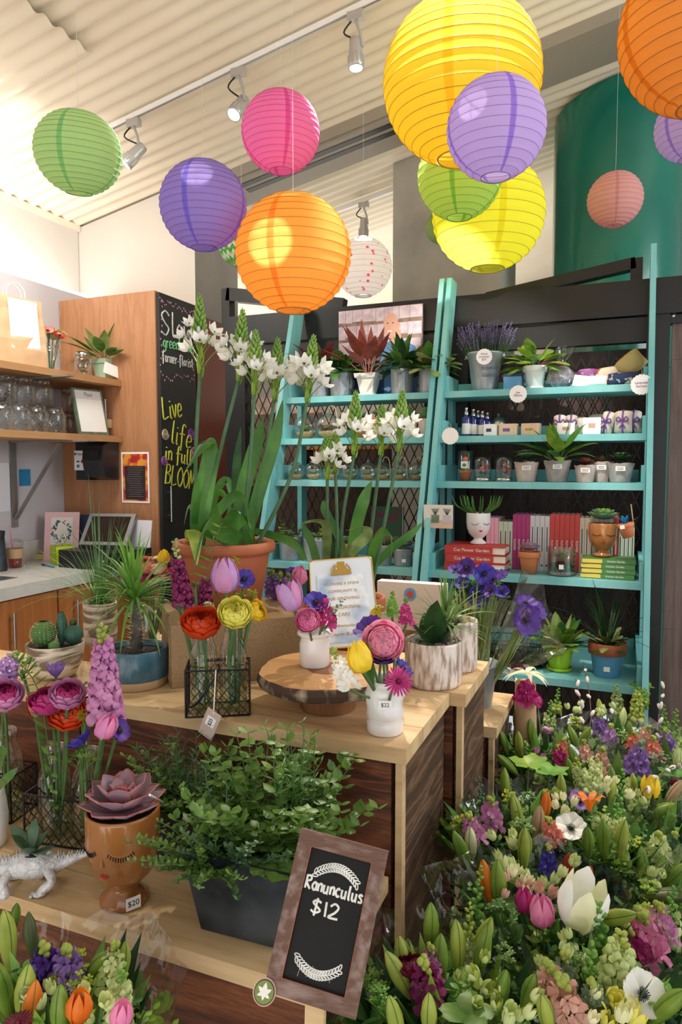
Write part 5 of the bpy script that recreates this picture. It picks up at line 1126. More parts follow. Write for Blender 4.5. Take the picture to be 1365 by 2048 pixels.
mb = MB('pages'); mb.xf = Matrix.Rotation(R(-18), 4, 'X') @ Matrix.Rotation(R(10), 4, 'Y') @ Matrix.Translation((0, 0, .026)); mb.box((0, 0, 0), (.07, .002, .05)); mb.xf = None; solo('price_card', mb, 'cream card with fine print leaning in front of the purple sachet', 'card', tuple(at(1162, ZT+.003, v-.03)))
pillow(1193, ZT, v-.035, .085, .045, .05, 'white', 'small white oval sachet on the top right shelf')
pillow(1214, ZT, v+.04, .11, .075, .05, 'fabric_floral', 'cream sachet pillow with red flowers', 0, .012, rx=-.15)
pillow(1250, ZT, v-.02, .13, .055, .06, 'fabric_navy', 'navy blue and white patterned sachet pillow', 0)
pillow(1262, ZT, v+.03, .11, .09, .055, 'fabric_gold', 'gold satin sachet pillow with a red rose, topmost at the shelf end', 0, .05, rx=-.7)
# second shelf right
v = front(ZB, .06)
for i, (px, dv, h) in enumerate(((933, 0, .125), (947, .03, .12), (956, .06, .115), (965, .03, .11), (975, .06, .105))):
    P = at(px, ZB+.001, v+dv); t = thing('spray_bottle', 'cobalt blue spray bottle, %s of the five on the second shelf' % ['leftmost', 'second from the left', 'middle one', 'fourth from the left', 'rightmost'][i], 'bottle', tuple(P), 0, 'blue spray bottles')
    r = .019; mb = MB('cobalt'); mb.lathe([(r*.95, 0), (r, .004), (r, h*.6), (r*.85, h*.68), (r*.4, h*.74), (r*.4, h*.8)], n=24); part('bottle', mb, t)
    mb = MB('steel'); mb.lathe([(r*.48, h*.76), (r*.48, h*.88), (r*.35, h*.89), (r*.35, h)], n=16, cap1=True); part('spray_cap', mb, t)
    mb = MB('offwhite'); mb.lathe([(r*1.01, h*.08), (r*1.01, h*.45)], n=24, cap0=False); part('label', mb, t)
P = at(997, ZB+.001, v+.10); t = thing('candle_lantern', 'small silver lidded jar behind the soaps', 'jar', tuple(P)); mb = MB('steel'); mb.lathe([(.03, 0), (.034, .01), (.034, .06), (.02, .085), (.006, .09), (.008, .1), (.001, .106)], n=24); part('body', mb, t)
for i, (px, w_, mm, lab) in enumerate(((983, .055, 'white', 'white boxed soap with a dark oval label by the blue bottles'), (1018, .075, 'soap', 'cream paper wrapped soap bar, middle one of the three'), (1063, .075, 'peach', 'pink and yellow wrapped soap bar nearest the linen pillows'))):
    P = at(px, ZB+.001, v-.01); t = thing('soap_bar', lab, 'soap', tuple(P), R(-8)); mb = MB('soap' if i else 'white'); mb.box((0, 0, .025), (w_, .04, .05)); part('bar', mb, t)
    mb = MB(mm); mb.box((-.004, -.0205, .025), (w_*.8, .002, .046)); lb = part('label_band', mb, t); mb = MB(['ink', 'p_lav', 'b_yellow'][i]); mb.box((-.004, -.022, .024), (w_*.4, .001, .014)); part('label_mark', mb, lb)
text(lb, 'SOAP', .012, axes((-.004, -.0232, .024), (1, 0, 0), (0, 0, 1)), 'ink')
for i, (px, dv, rz, w_, h, lab, tie) in enumerate(((1120, .01, 0, .05, .085, 'linen eye pillow standing left of the small card', True), (1143, .03, 0, .05, .085, 'linen eye pillow behind the small card', True), (1163, .09, 0, .05, .08, 'linen eye pillow peeking out behind the two boxes', False), (1200, .1, .1, .09, .09, 'grey linen roll lying behind the white box', False), (1215, .03, -.3, .055, .095, 'linen roll tied with purple ribbon right of the white box', True), (1247, .0, -.15, .07, .095, 'linen eye pillow with purple ribbon bow in front at the shelf end', True), (1268, .08, -.1, .06, .1, 'linen roll with purple ribbon behind the front one at the right rail', True))):
    pillow(px, ZB, v+dv, w_, h, .045, 'fabric_linen' if i % 2 else 'fabric_cream', lab, rz, 0, 'eye_pillow', tie, rx=(.25 if i == 4 else 0))
for px, w_, h_, lab in ((1132, .07, .048, 'cream tag card leaning on the linen eye pillows'), (1184, .068, .068, 'white printed box card between the linen pillows')):
    P = at(px, ZB+.002, v-.035); mb = MB('paper'); mb.xf = Matrix.Rotation(R(-10), 4, 'X') @ Matrix.Translation((0, 0, h_/2)); mb.box((0, 0, 0), (w_, .003, h_)); mb.box((0, -.002, 0), (w_*.4, .001, h_*.3), 'p_blush'); mb.xf = None; solo('gift_card', mb, lab, 'card', tuple(P))
# third shelf right
v = front(ZC, .07)
P = at(931, ZC+.001, v); t = thing('potted_cactus', 'pink topped cactus in a small terracotta pot under a clear cover', 'cactus', tuple(P)); z, r = pot(t, 'flower', .03, .045, 'terracotta'); p_cactus(t, (0, 0, z), .016, .04, 'leaf_lime', 10, spines=False)
mb = MB('p_salmon'); mb.blob((0, 0, z+.055), (.013, .013, .012), None, 10, 6, None, .08); part('pink_top', mb, t); mb = MB('white'); mb.box((0, -.02, z+.032), (.03, .001, .03)); mb.blob((0, -.021, z+.03), (.01, .001, .008), 'b_green', 10, 4); part('plant_tag', mb, t)
mb = MB('clear_plastic'); mb.lathe([(.032, .04), (.032, .125), (.02, .132), (.001, .133)], n=24, cap0=False); part('clear_cover', mb, t)
for i, px in enumerate((966, 1008)):
    P = at(px, ZC+.001, v); t = thing('cloche_jar', ['upside-down glass jar of red dried flowers next to the small cactus', 'upside-down glass jar of red dried flowers next to the first bagged plant'][i], 'jar', tuple(P), 0, 'cloche jars'); mb = MB('steel'); mb.lathe([(.034, 0), (.036, .004), (.036, .014), (.001, .015)], n=28); part('lid_base', mb, t)
    mb = MB('jar_glass'); mb.lathe([(.033, .014), (.036, .02), (.036, .085), (.03, .102), (.001, .105)], n=28, cap0=False); part('glass', mb, t); mb = MB('p_red')
    for k in range(12): floret(mb, frame((U(-.02, .02), U(-.02, .02), U(.03, .07)), (U(-1, 1), U(-1, 1), .5)), .02, ['p_red', 'p_salmon', 'leaf'][k % 3])
    part('dried_flowers', mb, t)
def bagpot(px, wpx, hpx, mat, label, plant, stick=True, dv=0):
    P = at(px, ZC+.001, v+dv); m = mpp(P); r = wpx*m/2; h = hpx*m; t = thing('bagged_plant', label, 'plant', tuple(P)); mb = MB(mat); rows = []
    for i in range(9):
        f = i/8; rows.append([V((r*(.68+.3*f+U(-.03, .03)+.05*cos(4*a))*cos(a), r*(.68+.3*f+U(-.03, .03))*sin(a), h*f+(U(-.002, .004) if i == 8 else 0))) for a in [2*PI*j/24 for j in range(24)]])
    mb.grid(rows, None, True); mb.add(rows[0], [tuple(range(24))]); part('fabric_bag', mb, t); soil(t, h*.9, r*.9)
    if stick:
        tw = toward(P); s_ = sticker(t, V((0, 0, h*.72))+tw*(r*1.02), tw, .036, .018, None); mb = MB('ink')
        for q in (-.003, .003): mb.xf = axes(V((0, 0, h*.72+q))+tw*(r*1.02+.0018), V((0, 0, 1)).cross(tw), (0, 0, 1)); mb.box((0, 0, 0), (.024, .0018, .0004)); mb.xf = None
        part('printed_lines', mb, s_)
    plant(t, h*.9, r)
bagpot(1053, 48, 38, 'canvas_pink', 'blue-green succulent in a beige cloth bag, leftmost bag', lambda t, z, r: (p_rosette(t, z+.01, r*1.0, ['leaf_blue', 'succ_grey'], 4, 8), p_broad(t, z, r, 3, .12, .03, ['leaf_blue'], (.1, .5), 'lance', .6)))
bagpot(1115, 52, 42, 'canvas', 'tall bright green leafy plant in a grey plastic bag', lambda t, z, r: p_broad(t, z, r, 17, .19, .055, ['leaf', 'leaf_lime', 'leaf_fern'], (.1, 1.45), 'lance', .9))
bagpot(1171, 42, 33, 'canvas_pink', 'small dark red succulent in a pinkish cloth bag', lambda t, z, r: p_rosette(t, z, r*.9, ['leaf_red', 'leaf_olive'], 3, 7), True, -.02)
bagpot(1203, 44, 40, 'canvas_pink', 'low succulent in a pinkish bag, behind the dark red succulent', lambda t, z, r: p_broad(t, z, r, 6, .05, .03, ['leaf_olive', 'leaf_red'], (.2, 1.2), 'oval', .3), True, .04)
bagpot(1241, 52, 38, 'canvas', 'dark spiky succulent in a beige bag at the right end of the third shelf', lambda t, z, r: p_rosette(t, z, r*1.0, ['leaf_dark', 'succ_green'], 3, 9, W=.25))
# book shelf
v = front(ZD, .075)
BK = [('b_pink', 3, .021, .215, 'FLORET', 'pink spined book in the row behind the white face pot'), ('b_sage', 3, .024, .2, '', 'sage green spined book in the row left of the magenta books'), ('b_magenta', 4, .022, .232, 'FLOWERS', 'magenta spined book with white lettering in the shelf row'), ('b_grey', 4, .024, .228, '', 'pale grey spined book right of the magenta books'),
      ('b_red', 6, .024, .236, 'FLOWER', 'red spined book in the middle of the row above the glass jar'), ('b_tan', 3, .023, .225, '', 'tan spined book between the red books and the tan face pot'), ('b_grey', 4, .022, .222, '', 'pale grey spined book behind the tan face pot'), ('b_red', 1, .024, .232, '', 'single red book near the right end of the row'), ('b_sage', 4, .018, .19, '', 'thin sage spined book at the right end of the row')]
x = at(971, ZD, v+.06).x; xe = at(1268, ZD, v+.06).x; tot = sum(b[1]*b[2] for b in BK); kx = (xe-x)/tot
for col, n, w_, h, s_, lab in BK:
    proto = None
    for i in range(n):
        P = V((x+w_*kx/2, v+.16, ZD+.001))
        if proto is None:
            t = proto = thing('book', lab, 'book', tuple(P), 0, (lab.split(' book')[0]+' books') if n > 1 else None); mb = MB('pages'); mb.box((0, .0, h/2), (w_*kx*.8, .16, h*.97)); part('pages', mb, t)
            mb = MB(col); mb.b2((-w_*kx*.47, -.085, 0), (w_*kx*.47, -.08, h)); mb.b2((-w_*kx*.47, -.085, 0), (-w_*kx*.42, .08, h)); mb.b2((w_*kx*.42, -.085, 0), (w_*kx*.47, .08, h)); c_ = part('cover', mb, t)
            if s_: text(t, s_, w_*kx*.6, axes((0, -.0856, h*.45), (0, 0, -1), (1, 0, 0)), 'white')
            else:
                mb = MB('ink' if col != 'b_red' else 'pages'); mb.b2((-.0018, -.0858, h*.35), (.0018, -.0852, h*.8)); mb.b2((-.004, -.0858, h*.08), (.004, -.0852, h*.11)); part('spine_print', mb, t)
        else: clone(proto, tuple(P))
        x += w_*kx
def bookstack(px, v, n, w_, d_, th, cols, labels, txt, sd=1):
    for i in range(n):
        P = at(px, ZD+.001, v); P.z += i*(th+.001); t = thing('book', labels[i], 'book', tuple(P), R([-2, 1, -1, 2][i])); mb = MB('pages'); mb.box((0, .0, th/2), (w_*.97, d_*.96, th*.8)); part('pages', mb, t)
        mb = MB(cols[0]); mb.box((0, 0, th*.06), (w_, d_, th*.1)); mb.box((0, 0, th*.95), (w_, d_, th*.1)); mb.b2((-w_/2, -d_/2-.001, 0), (w_*.3 if sd > 0 else w_/2, -d_/2+.002, th)); part('cover', mb, t)
        if len(cols) > 1: mb = MB(cols[1]); mb.b2((-w_/2, -d_/2-.002, th*.1), (-w_*.12, -d_/2-.0005, th*.9)); part('spine_band', mb, t)
        text(t, txt, th*.55, axes((-w_*.05 if sd > 0 else w_*.14, -d_/2-.0024, th*.5), (1, 0, 0), (0, 0, 1)), 'white')
bookstack(958, v+.04, 3, .25, .18, .034, ['b_red'], ['red book at the bottom of the lying stack under the white face pot', 'middle red book of the stack under the white face pot', 'top red book titled Cut Flower Garden under the white face pot'], 'Cut Flower Garden')
bookstack(1217, v+.02, 4, .195, .14, .0185, ['b_green', 'b_yellow'], ['bottom green and yellow book of the stack below the tan face pot', 'second lowest green and yellow book below the tan face pot', 'third green and yellow book from the bottom below the tan face pot', 'top green and yellow book directly under the tan face pot'], 'Kitchen Garden', -1)
def facepot(P, r, h, mat, label, dirv, plant, lash='centre_dark', name='face_planter', sticker_=None):
    t = thing(name, label, 'planter', tuple(P)); mb = MB(mat)
    pr = [(r*.62, 0), (r*.66, h*.01), (r*.66, h*.05), (r*.4, h*.13), (r*.34, h*.17), (r*.5, h*.22), (r*.78, h*.33), (r*.94, h*.5), (r*1.0, h*.68), (r*1.0, h*.97), (r*.985, h), (r*.93, h), (r*.91, h*.97), (r*.9, h*.8)]
    mb.lathe(pr, n=48); part('pot', mb, t)
    def rad(z):
        f = z/h
        for i in range(5, 9):
            if pr[i][1] <= z <= pr[i+1][1]: q = (z-pr[i][1])/(pr[i+1][1]-pr[i][1]); return pr[i][0]+(pr[i+1][0]-pr[i][0])*q
        return r
    a0 = math.atan2(dirv[1], dirv[0])
    def sp(a, z, o=.0008): q = rad(z)+o; return V((q*cos(a0+a), q*sin(a0+a), z))
    for s_ in (-1, 1):
        mb = MB(lash)
        for k in range(11):
            f = k/10*2-1; a = s_*.52+f*.3; z = h*(.70-.045*(1-f*f)); mb.tube([sp(a, z), sp(a+f*.05, z-h*.05*(1-.3*abs(f)))], r*.013, None, 4)
        part('eyelashes', mb, t)
        mb = MB(mat); mb.tube([sp(s_*.52+(k/8*2-1)*.3, h*(.71-.045*(1-(k/8*2-1)**2)), 0) for k in range(9)], r*.02, None, 5); part('eyelid', mb, t)
    mb = MB('red_lips'); up = [(-.17, .0), (-.08, .026), (0, .012), (.08, .026), (.17, 0)]; dn = [(-.17, 0), (-.08, -.03), (0, -.036), (.08, -.03), (.17, 0)]
    mb.grid([[sp(a, h*(.44+z)) for a, z in up], [sp(a, h*.44) for a, z in up], [sp(a, h*(.44+z)) for a, z in dn]]); part('lips', mb, t)
    mb = MB(mat); mb.tube([sp(0, h*.66, -.001), sp(0, h*.60, .0), sp(0, h*.56, .001)], [r*.02, r*.05, r*.07], None, 8); part('nose', mb, t)
    soil(t, h*.9, r*.91); plant(t, h*.92, r); return t
P = at(957, ZD+.107, v+.04); m = mpp(P)
def strings(t, z, r):
    mb = MB('leaf')
    for k in range(22):
        a = U(0, 6.28); e = U(.3, 1.0); d = V((cos(a)*e, sin(a)*e, .6)); p = V((cos(a)*r*.5, sin(a)*r*.5, z)); mb.tube(smooth([p, p+d*.04, p+d*.07+V((0, 0, .0)), p+d*.09+V((0, 0, .03))]), [.006, .0058, .0055, .005, .005, .0048, .0045, .004, .004, .0035, .003, .002, .001], None, 6)
    part('finger_leaves', mb, t)
facepot(P, 24*m, 62*m, 'white_glaze', 'white glazed face pot with finger succulents on the red books', toward(P)+V((.25, 0, 0)), strings, 'p_lav')
P = at(1205, ZD+.081, v+.02); m = mpp(P); facepot(P, 27*m, 66*m, 'tan_glaze', 'tan face pot with green rosette succulent on the green books', toward(P)+V((.1, 0, 0)), lambda t, z, r: p_rosette(t, z, r*1.25, ['succ_green', 'leaf_lime'], 4, 10))
galv_plant(1059, ZD, v-.02, 44, 44, 'purple rosette succulent in a terracotta pot in front of the books', lambda t, z, r, q: p_rosette(t, z, r*1.25, ['succ_pink', 'succ_pink'], 4, 9), 'flower', 'terracotta_light', 'potted_succulent')
P = at(1123, ZD+.001, v-.01); m = mpp(P); r = 27*m; h = 55*m; t = thing('glass_terrarium', 'round glass jar terrarium with dark soil and pebbles in front of the red books', 'terrarium', tuple(P))
mb = MB('glass'); mb.lathe([(r*.92, 0), (r, h*.06), (r, h*.97), (r*1.05, h), (r*.96, h), (r*.95, h*.1)], n=32); part('glass_jar', mb, t); mb = MB('pebble'); mb.lathe([(r*.85, .003), (r*.93, h*.14), (.001, h*.15)], n=24); part('pebbles', mb, t); soil(t, h*.16, r*.8); mb = MB('soil'); mb.lathe([(r*.8, h*.15), (r*.82, h*.42), (.001, h*.5)], n=20); part('soil_mound', mb, t)
p_rosette(t, h*.5, r*.6, ['leaf_lime', 'leaf'], 3, 7, name='succulent'); sticker(t, V((0, 0, h*.35))+toward(P)*(r*1.01), toward(P), .018, .018)
# hanging pot at the right rail
P = vat(1258, 1075, vf(1.25)-.1); t = thing('hanging_pot', 'small terracotta pot with a bright blue flower clipped to the right teal rail', 'planter', tuple(P)); t.rotation_euler = (0, R(-14), 0)
z, r = pot(t, 'flower', .031, .055, 'terracotta_light'); mb = MB('sticky'); 
for k in range(7): a = k*.9; leaf(mb, (0, 0, z), (cos(a)*.5, sin(a)*.3, 1), .04, .02, 'sticky', .3, .2, 4)
part('blue_flower', mb, t); mb = MB('leaf_blue'); leaf(mb, (-.01, 0, z), (-1, 0, .2), .05, .03, 'leaf_blue', 1.5); leaf(mb, (.01, 0, z), (1, 0, .8), .045, .02, 'leaf_olive', .5); part('leaves', mb, t)
mb = MB('twine'); mb.tube([(.028, 0, .05), (.035, 0, .12)], .002); part('cord', mb, t); sticker(t, V((-.012, -.032, .045)), V((0, -1, 0)), .016, .014)
# bottom shelf
v = front(ZE, .10)
def pothos(t, z, r, q): p_broad(t, z, r, 22, .13, .06, ['leaf_pale', 'leaf_lime', 'leaf'], (.35, 1.4), 'heart', .8)
t = galv_plant(1119, ZE, v, 52, 48, 'variegated leafy plant in a lime green pot with saucer on the bottom shelf', pothos, 'bowl', 'lime_pot'); mb = MB('lime_pot'); mb.lathe([(.03, 0), (.045, .003), (.05, .014), (.046, .014), (.03, .005)], n=32); part('saucer', mb, t)
def spider(t, z, r, q): p_grass(t, z, 34, .26, .012, 'leaf_dark', 1.1, 1.3); p_broad(t, z, r, 14, .09, .04, ['leaf_olive', 'leaf_pale'], (.0, 1.2), 'heart', .8, name='round_leaves')
P = at(1214, ZE+.001, v); m = mpp(P); t = thing('potted_plant', 'dark grassy plant in a blue pot with terracotta rim on the bottom shelf', 'plant', tuple(P)); r = 37*m; h = 68*m
mb = MB('sky_blue'); mb.lathe([(r*.66, 0), (r*.68, .002), (r*.84, h*.66)], n=36); part('pot', mb, t); mb = MB('terracotta'); mb.lathe([(r*.86, h*.64), (r*.97, h*.66), (r, h*.97), (r*.98, h), (r*.9, h), (r*.86, h*.8)], n=36, cap0=False); part('rim', mb, t); soil(t, h*.86, r*.9); spider(t, h*.86, r, 0); sticker(t, V((0, 0, h*.28))+toward(P)*(r*.77), toward(P), .022, .018)
P = at(1030, ZE+.001, v+.08); t = thing('wire_tray', 'oval black wire tray of air plants at the left of the bottom shelf', 'tray', tuple(P)); 
for z in (.01, .05, .085): mb = MB('wire'); mb.tube([(.15*cos(a)*(1+z), .1*sin(a)*(1+z), z) for a in [2*PI*j/40 for j in range(41)]], .003, None, 5); part('rim_wire', mb, t)
mb = MB('wire')
for k in range(30): a = k*2*PI/30; mb.tube([(.15*cos(a), .1*sin(a), .01), (.163*cos(a), .108*sin(a), .085)], .0015, None, 4)
mb.lathe([(.149, .004), (.149, .008)], 'wire', 40); part('side_wires', mb, t)
for k in range(4):
    t = thing('air_plant', ['pale spidery air plant at the left of the wire tray', 'spidery air plant in the middle of the wire tray', 'small air plant at the right of the wire tray', 'broad grey air plant at the back of the wire tray'][k], 'plant', tuple(P+V((-.09+.06*k, -.02+(.05 if k == 3 else 0)-(.06*3 if k == 3 else 0)*0, .02)))); p_grass(t, 0, 26, .12, .009, 'leaf_prim' if k % 2 else 'sage_grey', 1.4, .9)
# ------------------------------------------------------------ the wooden display crates
ZU, ZL, ZR = .93, .68, .745
def crate(u0, u1, v0, v1, z1, z0, label, post=True, side='barnwood_y', frontm='barnwood', top='pine', th=.03, nt=3, over=.012):
    t = thing('wooden_crate', label, 'crate', ((u0+u1)/2, (v0+v1)/2, z0))
    w_ = (v1-v0)/nt
    for i in range(nt):
        mb = MB(top); mb.b2((u0-over, v0-over+i*(v1-v0+over)/nt+.0008, z1-th), (u1+over, v0-over+(i+1)*(v1-v0+over)/nt-.0008, z1)); part('top_board', mb, t, True)
    n = max(1, int((z1-th-z0)/.24+.5)); hh = (z1-th-z0)/n
    for i in range(n):
        mb = MB(frontm); mb.b2((u0, v0, z0+i*hh+.001), (u1-.02, v0+.02, z0+(i+1)*hh-.001)); part('front_board', mb, t, True)
        mb = MB(side); mb.b2((u1-.02, v0+.022, z0+i*hh+.001), (u1, v1, z0+(i+1)*hh-.001)); part('side_board', mb, t, True)
    mb = MB(frontm); mb.b2((u0, v1-.02, z0), (u1-.02, v1, z1-th)); part('back_board', mb, t, True)
    mb = MB(frontm); mb.b2((u0, v0+.022, z0), (u0+.02, v1-.02, z1-th)); part('side_board', mb, t, True)
    if post: mb = MB('pine'); mb.b2((u1-.011, v0-.002, z0), (u1+.002, v0+.021, z1-th)); part('corner_post', mb, t, True)
    return t
crate(-1.10, -.372, 1.215, 1.545, ZU, 0, 'tall wooden crate in the middle with the wood slab stand on top')
crate(-1.75, -1.115, 1.215, 1.44, ZU, 0, 'wooden crate at the left under the cactus bowl')
crate(-1.30, -.335, 1.56, 1.84, ZU, 0, 'tall wooden crate at the back under the bark textured pots', side='barnwood_y')
crate(-.95, -.315, 1.87, 2.16, ZR, 0, 'low wooden crate at the far right behind the bark textured pots', side='barnwood_y')
crate(-1.75, -.405, .905, 1.205, ZL, 0, 'low front wooden crate carrying the herb planters and face pot')
# ------------------------------------------------------------ upper tier
P = on(113, 1352, ZU); m = mpp(P); r = 56*m; h = 68*m; P.z += .001; t = thing('cactus_bowl', 'swirled brown ceramic bowl planted with three cacti', 'planter', (P.x, P.y, P.z))
z, rr = pot(t, 'bowl', r, h, 'swirl'); soil(t, z, rr)
tw = toward(P); ax = V((0, 0, 1)).cross(tw)
c = -ax*r*.38; p_cactus(t, (c.x, c.y, z), r*.4, r*.95, 'cactus', 18, 'round_cactus')
c = ax*r*.22+tw*r*-.2; p_cactus(t, (c.x, c.y, z), r*.19, r*1.2, 'cactus_blue', 9, 'column_cactus')
c = ax*r*.6; p_cactus(t, (c.x, c.y, z), r*.32, r*.75, 'cactus_blue', 8, 'barrel_cactus', False); mb = MB('cactus'); mb.blob(c+V((0, 0, z+r*.85)), r*.13, 'leaf_olive', 10, 6, None, .1); mb.blob(-ax*r*.05+tw*r*.55+V((0, 0, z+r*.15)), r*.2, 'cactus', 12, 6, None, .1); part('small_cactus', mb, t)
def pachy(t, z, r, H, LL, n, mat='leaf', tr_=.018):
    mb = MB('trunk'); mb.tube([(0, 0, z-.01), (.003, 0, z+H*.4), (0, .002, z+H)], [tr_*1.25, tr_, tr_*.75], None, 12)
    for k in range(140): a = U(0, 6.28); q = z+U(0, H); o = V((cos(a), sin(a), .3)); mb.add([V((cos(a)*tr_*.9, sin(a)*tr_*.9, q)), V((cos(a)*tr_*1.9, sin(a)*tr_*1.9, q+.006)), V((cos(a)*tr_*.9, sin(a)*tr_*.9, q+.0015))], [(0, 1, 2)], 'spine', False)
    part('spiny_trunk', mb, t)
    mb = MB(mat)
    for k in range(n): a = U(0, 6.28); e = U(-.2, 1.5); d = V((cos(a)*cos(e), sin(a)*cos(e), sin(e))); leaf(mb, V((0, 0, z+H))+d*.006, d, LL*U(.7, 1.1), LL*.055, mat, 1.3*U(.6, 1.3), .25, 8, 'blade')
    part('leaf_crown', mb, t)
P = on(248, 1378, ZU); P = V((P.x, P.y+.045, ZU+.001)); m = mpp(P); r = 62*m; h = 74*m
t = thing('potted_plant', 'spiny trunked plant with thin leaves in a blue glazed pot', 'plant', tuple(P))
mb = MB('raw_clay'); mb.lathe([(r*.95, 0), (r*.985, h*.04), (r*.99, h*.22)], n=40); mb.lathe([(r*.99, h*.22), (r*1.0, h*.25), (r, h*.97), (r*.985, h), (r*.93, h), (r*.92, h*.8)], 'blue_glaze', 40, cap0=False); part('pot', mb, t)
soil(t, h*.84, r*.93); pachy(t, h*.84, r, .125, .17, 95, 'leaf_fern', .014)
P = on(213, 1288, ZU); P.z += .001; m = mpp(P); r = 33*m; t = thing('potted_plant', 'thin wispy grass in a marbled pot behind the blue pot', 'plant', (P.x-.02, P.y, P.z)); z, rr = pot(t, 'straight', r, 84*m, 'swirl'); soil(t, z, rr); p_grass(t, z, 110, .27, .0035, 'leaf', .95, 1.4, nn=10)
p_grass(t, z, 8, .36, .004, 'stem_blue', .25, .1, 'upright_blades', 'strap')
P = on(285, 1290, ZU); t = thing('glass_mug', 'clear glass mug behind the blue glazed pot', 'mug', (P.x, P.y+.02, ZU+.001)); mb = MB('glass'); mb.lathe([(.034, 0), (.036, .004), (.038, .09), (.035, .09), (.033, .01)], n=28); part('body', mb, t)
mb = MB('glass'); mb.tube(smooth([(.036, 0, .075), (.065, 0, .07), (.065, 0, .03), (.036, 0, .02)]), .005, None, 8); part('handle', mb, t)
# burlap covered box
A = on(344, 1378, ZU); bu0, bv0 = 0, 0; t = thing('burlap_box', 'burlap covered box under the big terracotta pot', 'box', (A.x, A.y, ZU+.001), R(41))
bw, bd, bh = .37, .27, .148; mb = MB('burlap'); n = 14
def bpt(i, j, k): x = bw*i/n; y = bd*j/n; z = bh*k/n; q = noise.noise(V((x*14, y*14, z*14))); return V((x+.0035*q, y+.0035*q, z+(-.006*sin(PI*i/n)*sin(PI*j/n) if k == n else 0)))
mb.grid([[bpt(i, 0, k) for i in range(n+1)] for k in range(n+1)]); mb.grid([[bpt(i, n, k) for i in range(n+1)] for k in range(n+1)]); mb.grid([[bpt(0, j, k) for j in range(n+1)] for k in range(n+1)]); mb.grid([[bpt(n, j, k) for j in range(n+1)] for k in range(n+1)]); mb.grid([[bpt(i, j, n) for i in range(n+1)] for j in range(n+1)])
part('burlap_cover', mb, t)
mb = MB('burlap'); mb.tube([V((-.001, .02+.004*sin(k), .004+bh*k/10)) for k in range(10)], .003, None, 5); part('seam', mb, t)
# big terracotta pot
P = dep(450, 1150, 1.86); P = V((P.x, P.y, 1.078)); m = mpp(P); R_ = 101*m; H_ = .172
t = thing('potted_plant', 'large terracotta pot of tall white star-flowered stems on the burlap box', 'plant', tuple(P)); mb = MB('terracotta')
mb.lathe([(R_*.68, 0), (R_*.7, .002), (R_*.88, H_*.78), (R_*.885, H_*.82), (R_*.97, H_*.84), (R_*1.0, H_*.88), (R_*1.0, H_*.95), (R_*.97, H_), (R_*.9, H_), (R_*.87, H_*.94), (R_*.85, H_*.8)], n=64); part('pot', mb, t); soil(t, H_*.86, R_*.87)
def star(mb, p, o, s, open_=1):
    mb.xf = frame(p, o)
    for k in range(6): petal(mb, 'p_white', k*PI/3, [(s*.05, 0, .6), (s*.38, s*.18, .72), (s*.68*open_, s*(.5-.1*open_), .55), (s*.82*open_, s*(.78-.1*open_), .08)], 3, .02)
    mb.blob((0, 0, s*.15), s*.12, 'leaf_olive', 6, 4); mb.xf = None
def ornitho(parent, base, tip, L, s=.027, nf=7, name='flower_stalk', bow=.03, side=None):
    """stalk with a green cone of buds on top and open white flowers below; L is the length of the head"""
    base, tip = V(base), V(tip); d = (tip-base).normalized(); hb = tip-V((d.x*.4, d.y*.4, 1)).normalized()*L; mid = base.lerp(hb, .5)+V((side or 0, 0, .0))
    mb = MB('stem_blue'); pts = smooth([base, mid, hb], 8); mb.tube(pts, [.0062-.0016*i/len(pts) for i in range(len(pts))], None, 8); o_ = part(name, mb, parent, True)
    mb = MB('cone_green'); ax_ = (tip-hb); mb.tube([hb, tip], [.004, .0015], 'leaf_lime', 6); n = 58
    for i in range(n):
        t_ = i/n; a = i*2.4; f = .36+.64*t_; p = hb+ax_*f; o = frame((0, 0, 0), ax_, a).to_3x3() @ V((1, 0, .9)).normalized(); w_ = (.025*(1-t_)**.75+.003); q = .0135*(1-.6*t_)
        mb.blob(p+o*w_*.8, (q*.5, q*.5, q*1.05), 'cone_green' if t_ > .2 else ('p_greenwhite' if i % 2 else 'p_white'), 6, 4, frame((0, 0, 0), o+ax_.normalized()*.8, 0).to_3x3())
    part('green_bud_cone', mb, o_, True)
    for i in range(nf):
        a = i*2.4+.5; f = .12+.32*i/nf; p = hb+ax_*f; o = frame((0, 0, 0), ax_, a).to_3x3() @ V((1, 0, .55)).normalized(); e = p+o*L*.24+V((0, 0, L*.06)); mb = MB('p_white')
        mb.tube(smooth([p-ax_*.1, p+o*L*.12, e]), .0014, 'leaf_lime', 4); star(mb, e, o+V((0, 0, .35)), s*U(.9, 1.1), U(.7, 1)); part('white_flower', mb, o_, True)
    mb = MB('leaf_lime')
    for i in range(9): a = i*2.4; o = frame((0, 0, 0), ax_, a).to_3x3() @ V((.35, 0, 1)); leaf(mb, hb+ax_*(-.08+.05*i), o, L*.2, .012, 'leaf_lime', -.1, .4, 4, 'lance')
    part('bracts', mb, o_, True); return o_
def strapleaf(mb, pts, W, mat='leaf_strap', n=5, fold=.25):
    P = smooth(pts, n); rows = []; s0 = None; N = len(P)
    for i, p in enumerate(P):
        d = (P[min(i+1, N-1)]-P[max(i-1, 0)]).normalized(); vd = (V((0, 0, EYE))-p).normalized()
        s_ = d.cross(vd) if s0 is None else s0-d*s0.dot(d); s_.normalize(); s0 = s_; u_ = s_.cross(d)
        w_ = W/2*min(1, (1-i/(N-1))*3+.04)*(.7+.3*min(1, i/N*5)); rows.append([p-s_*w_+u_*w_*fold, p, p+s_*w_+u_*w_*fold])
    mb.grid(rows, mat)
d0 = 1.86
B0 = P+V((0, 0, H_*.86))
def bp(px, py=None): q = dep(px, 1080, d0); return V((q.x, q.y, B0.z))
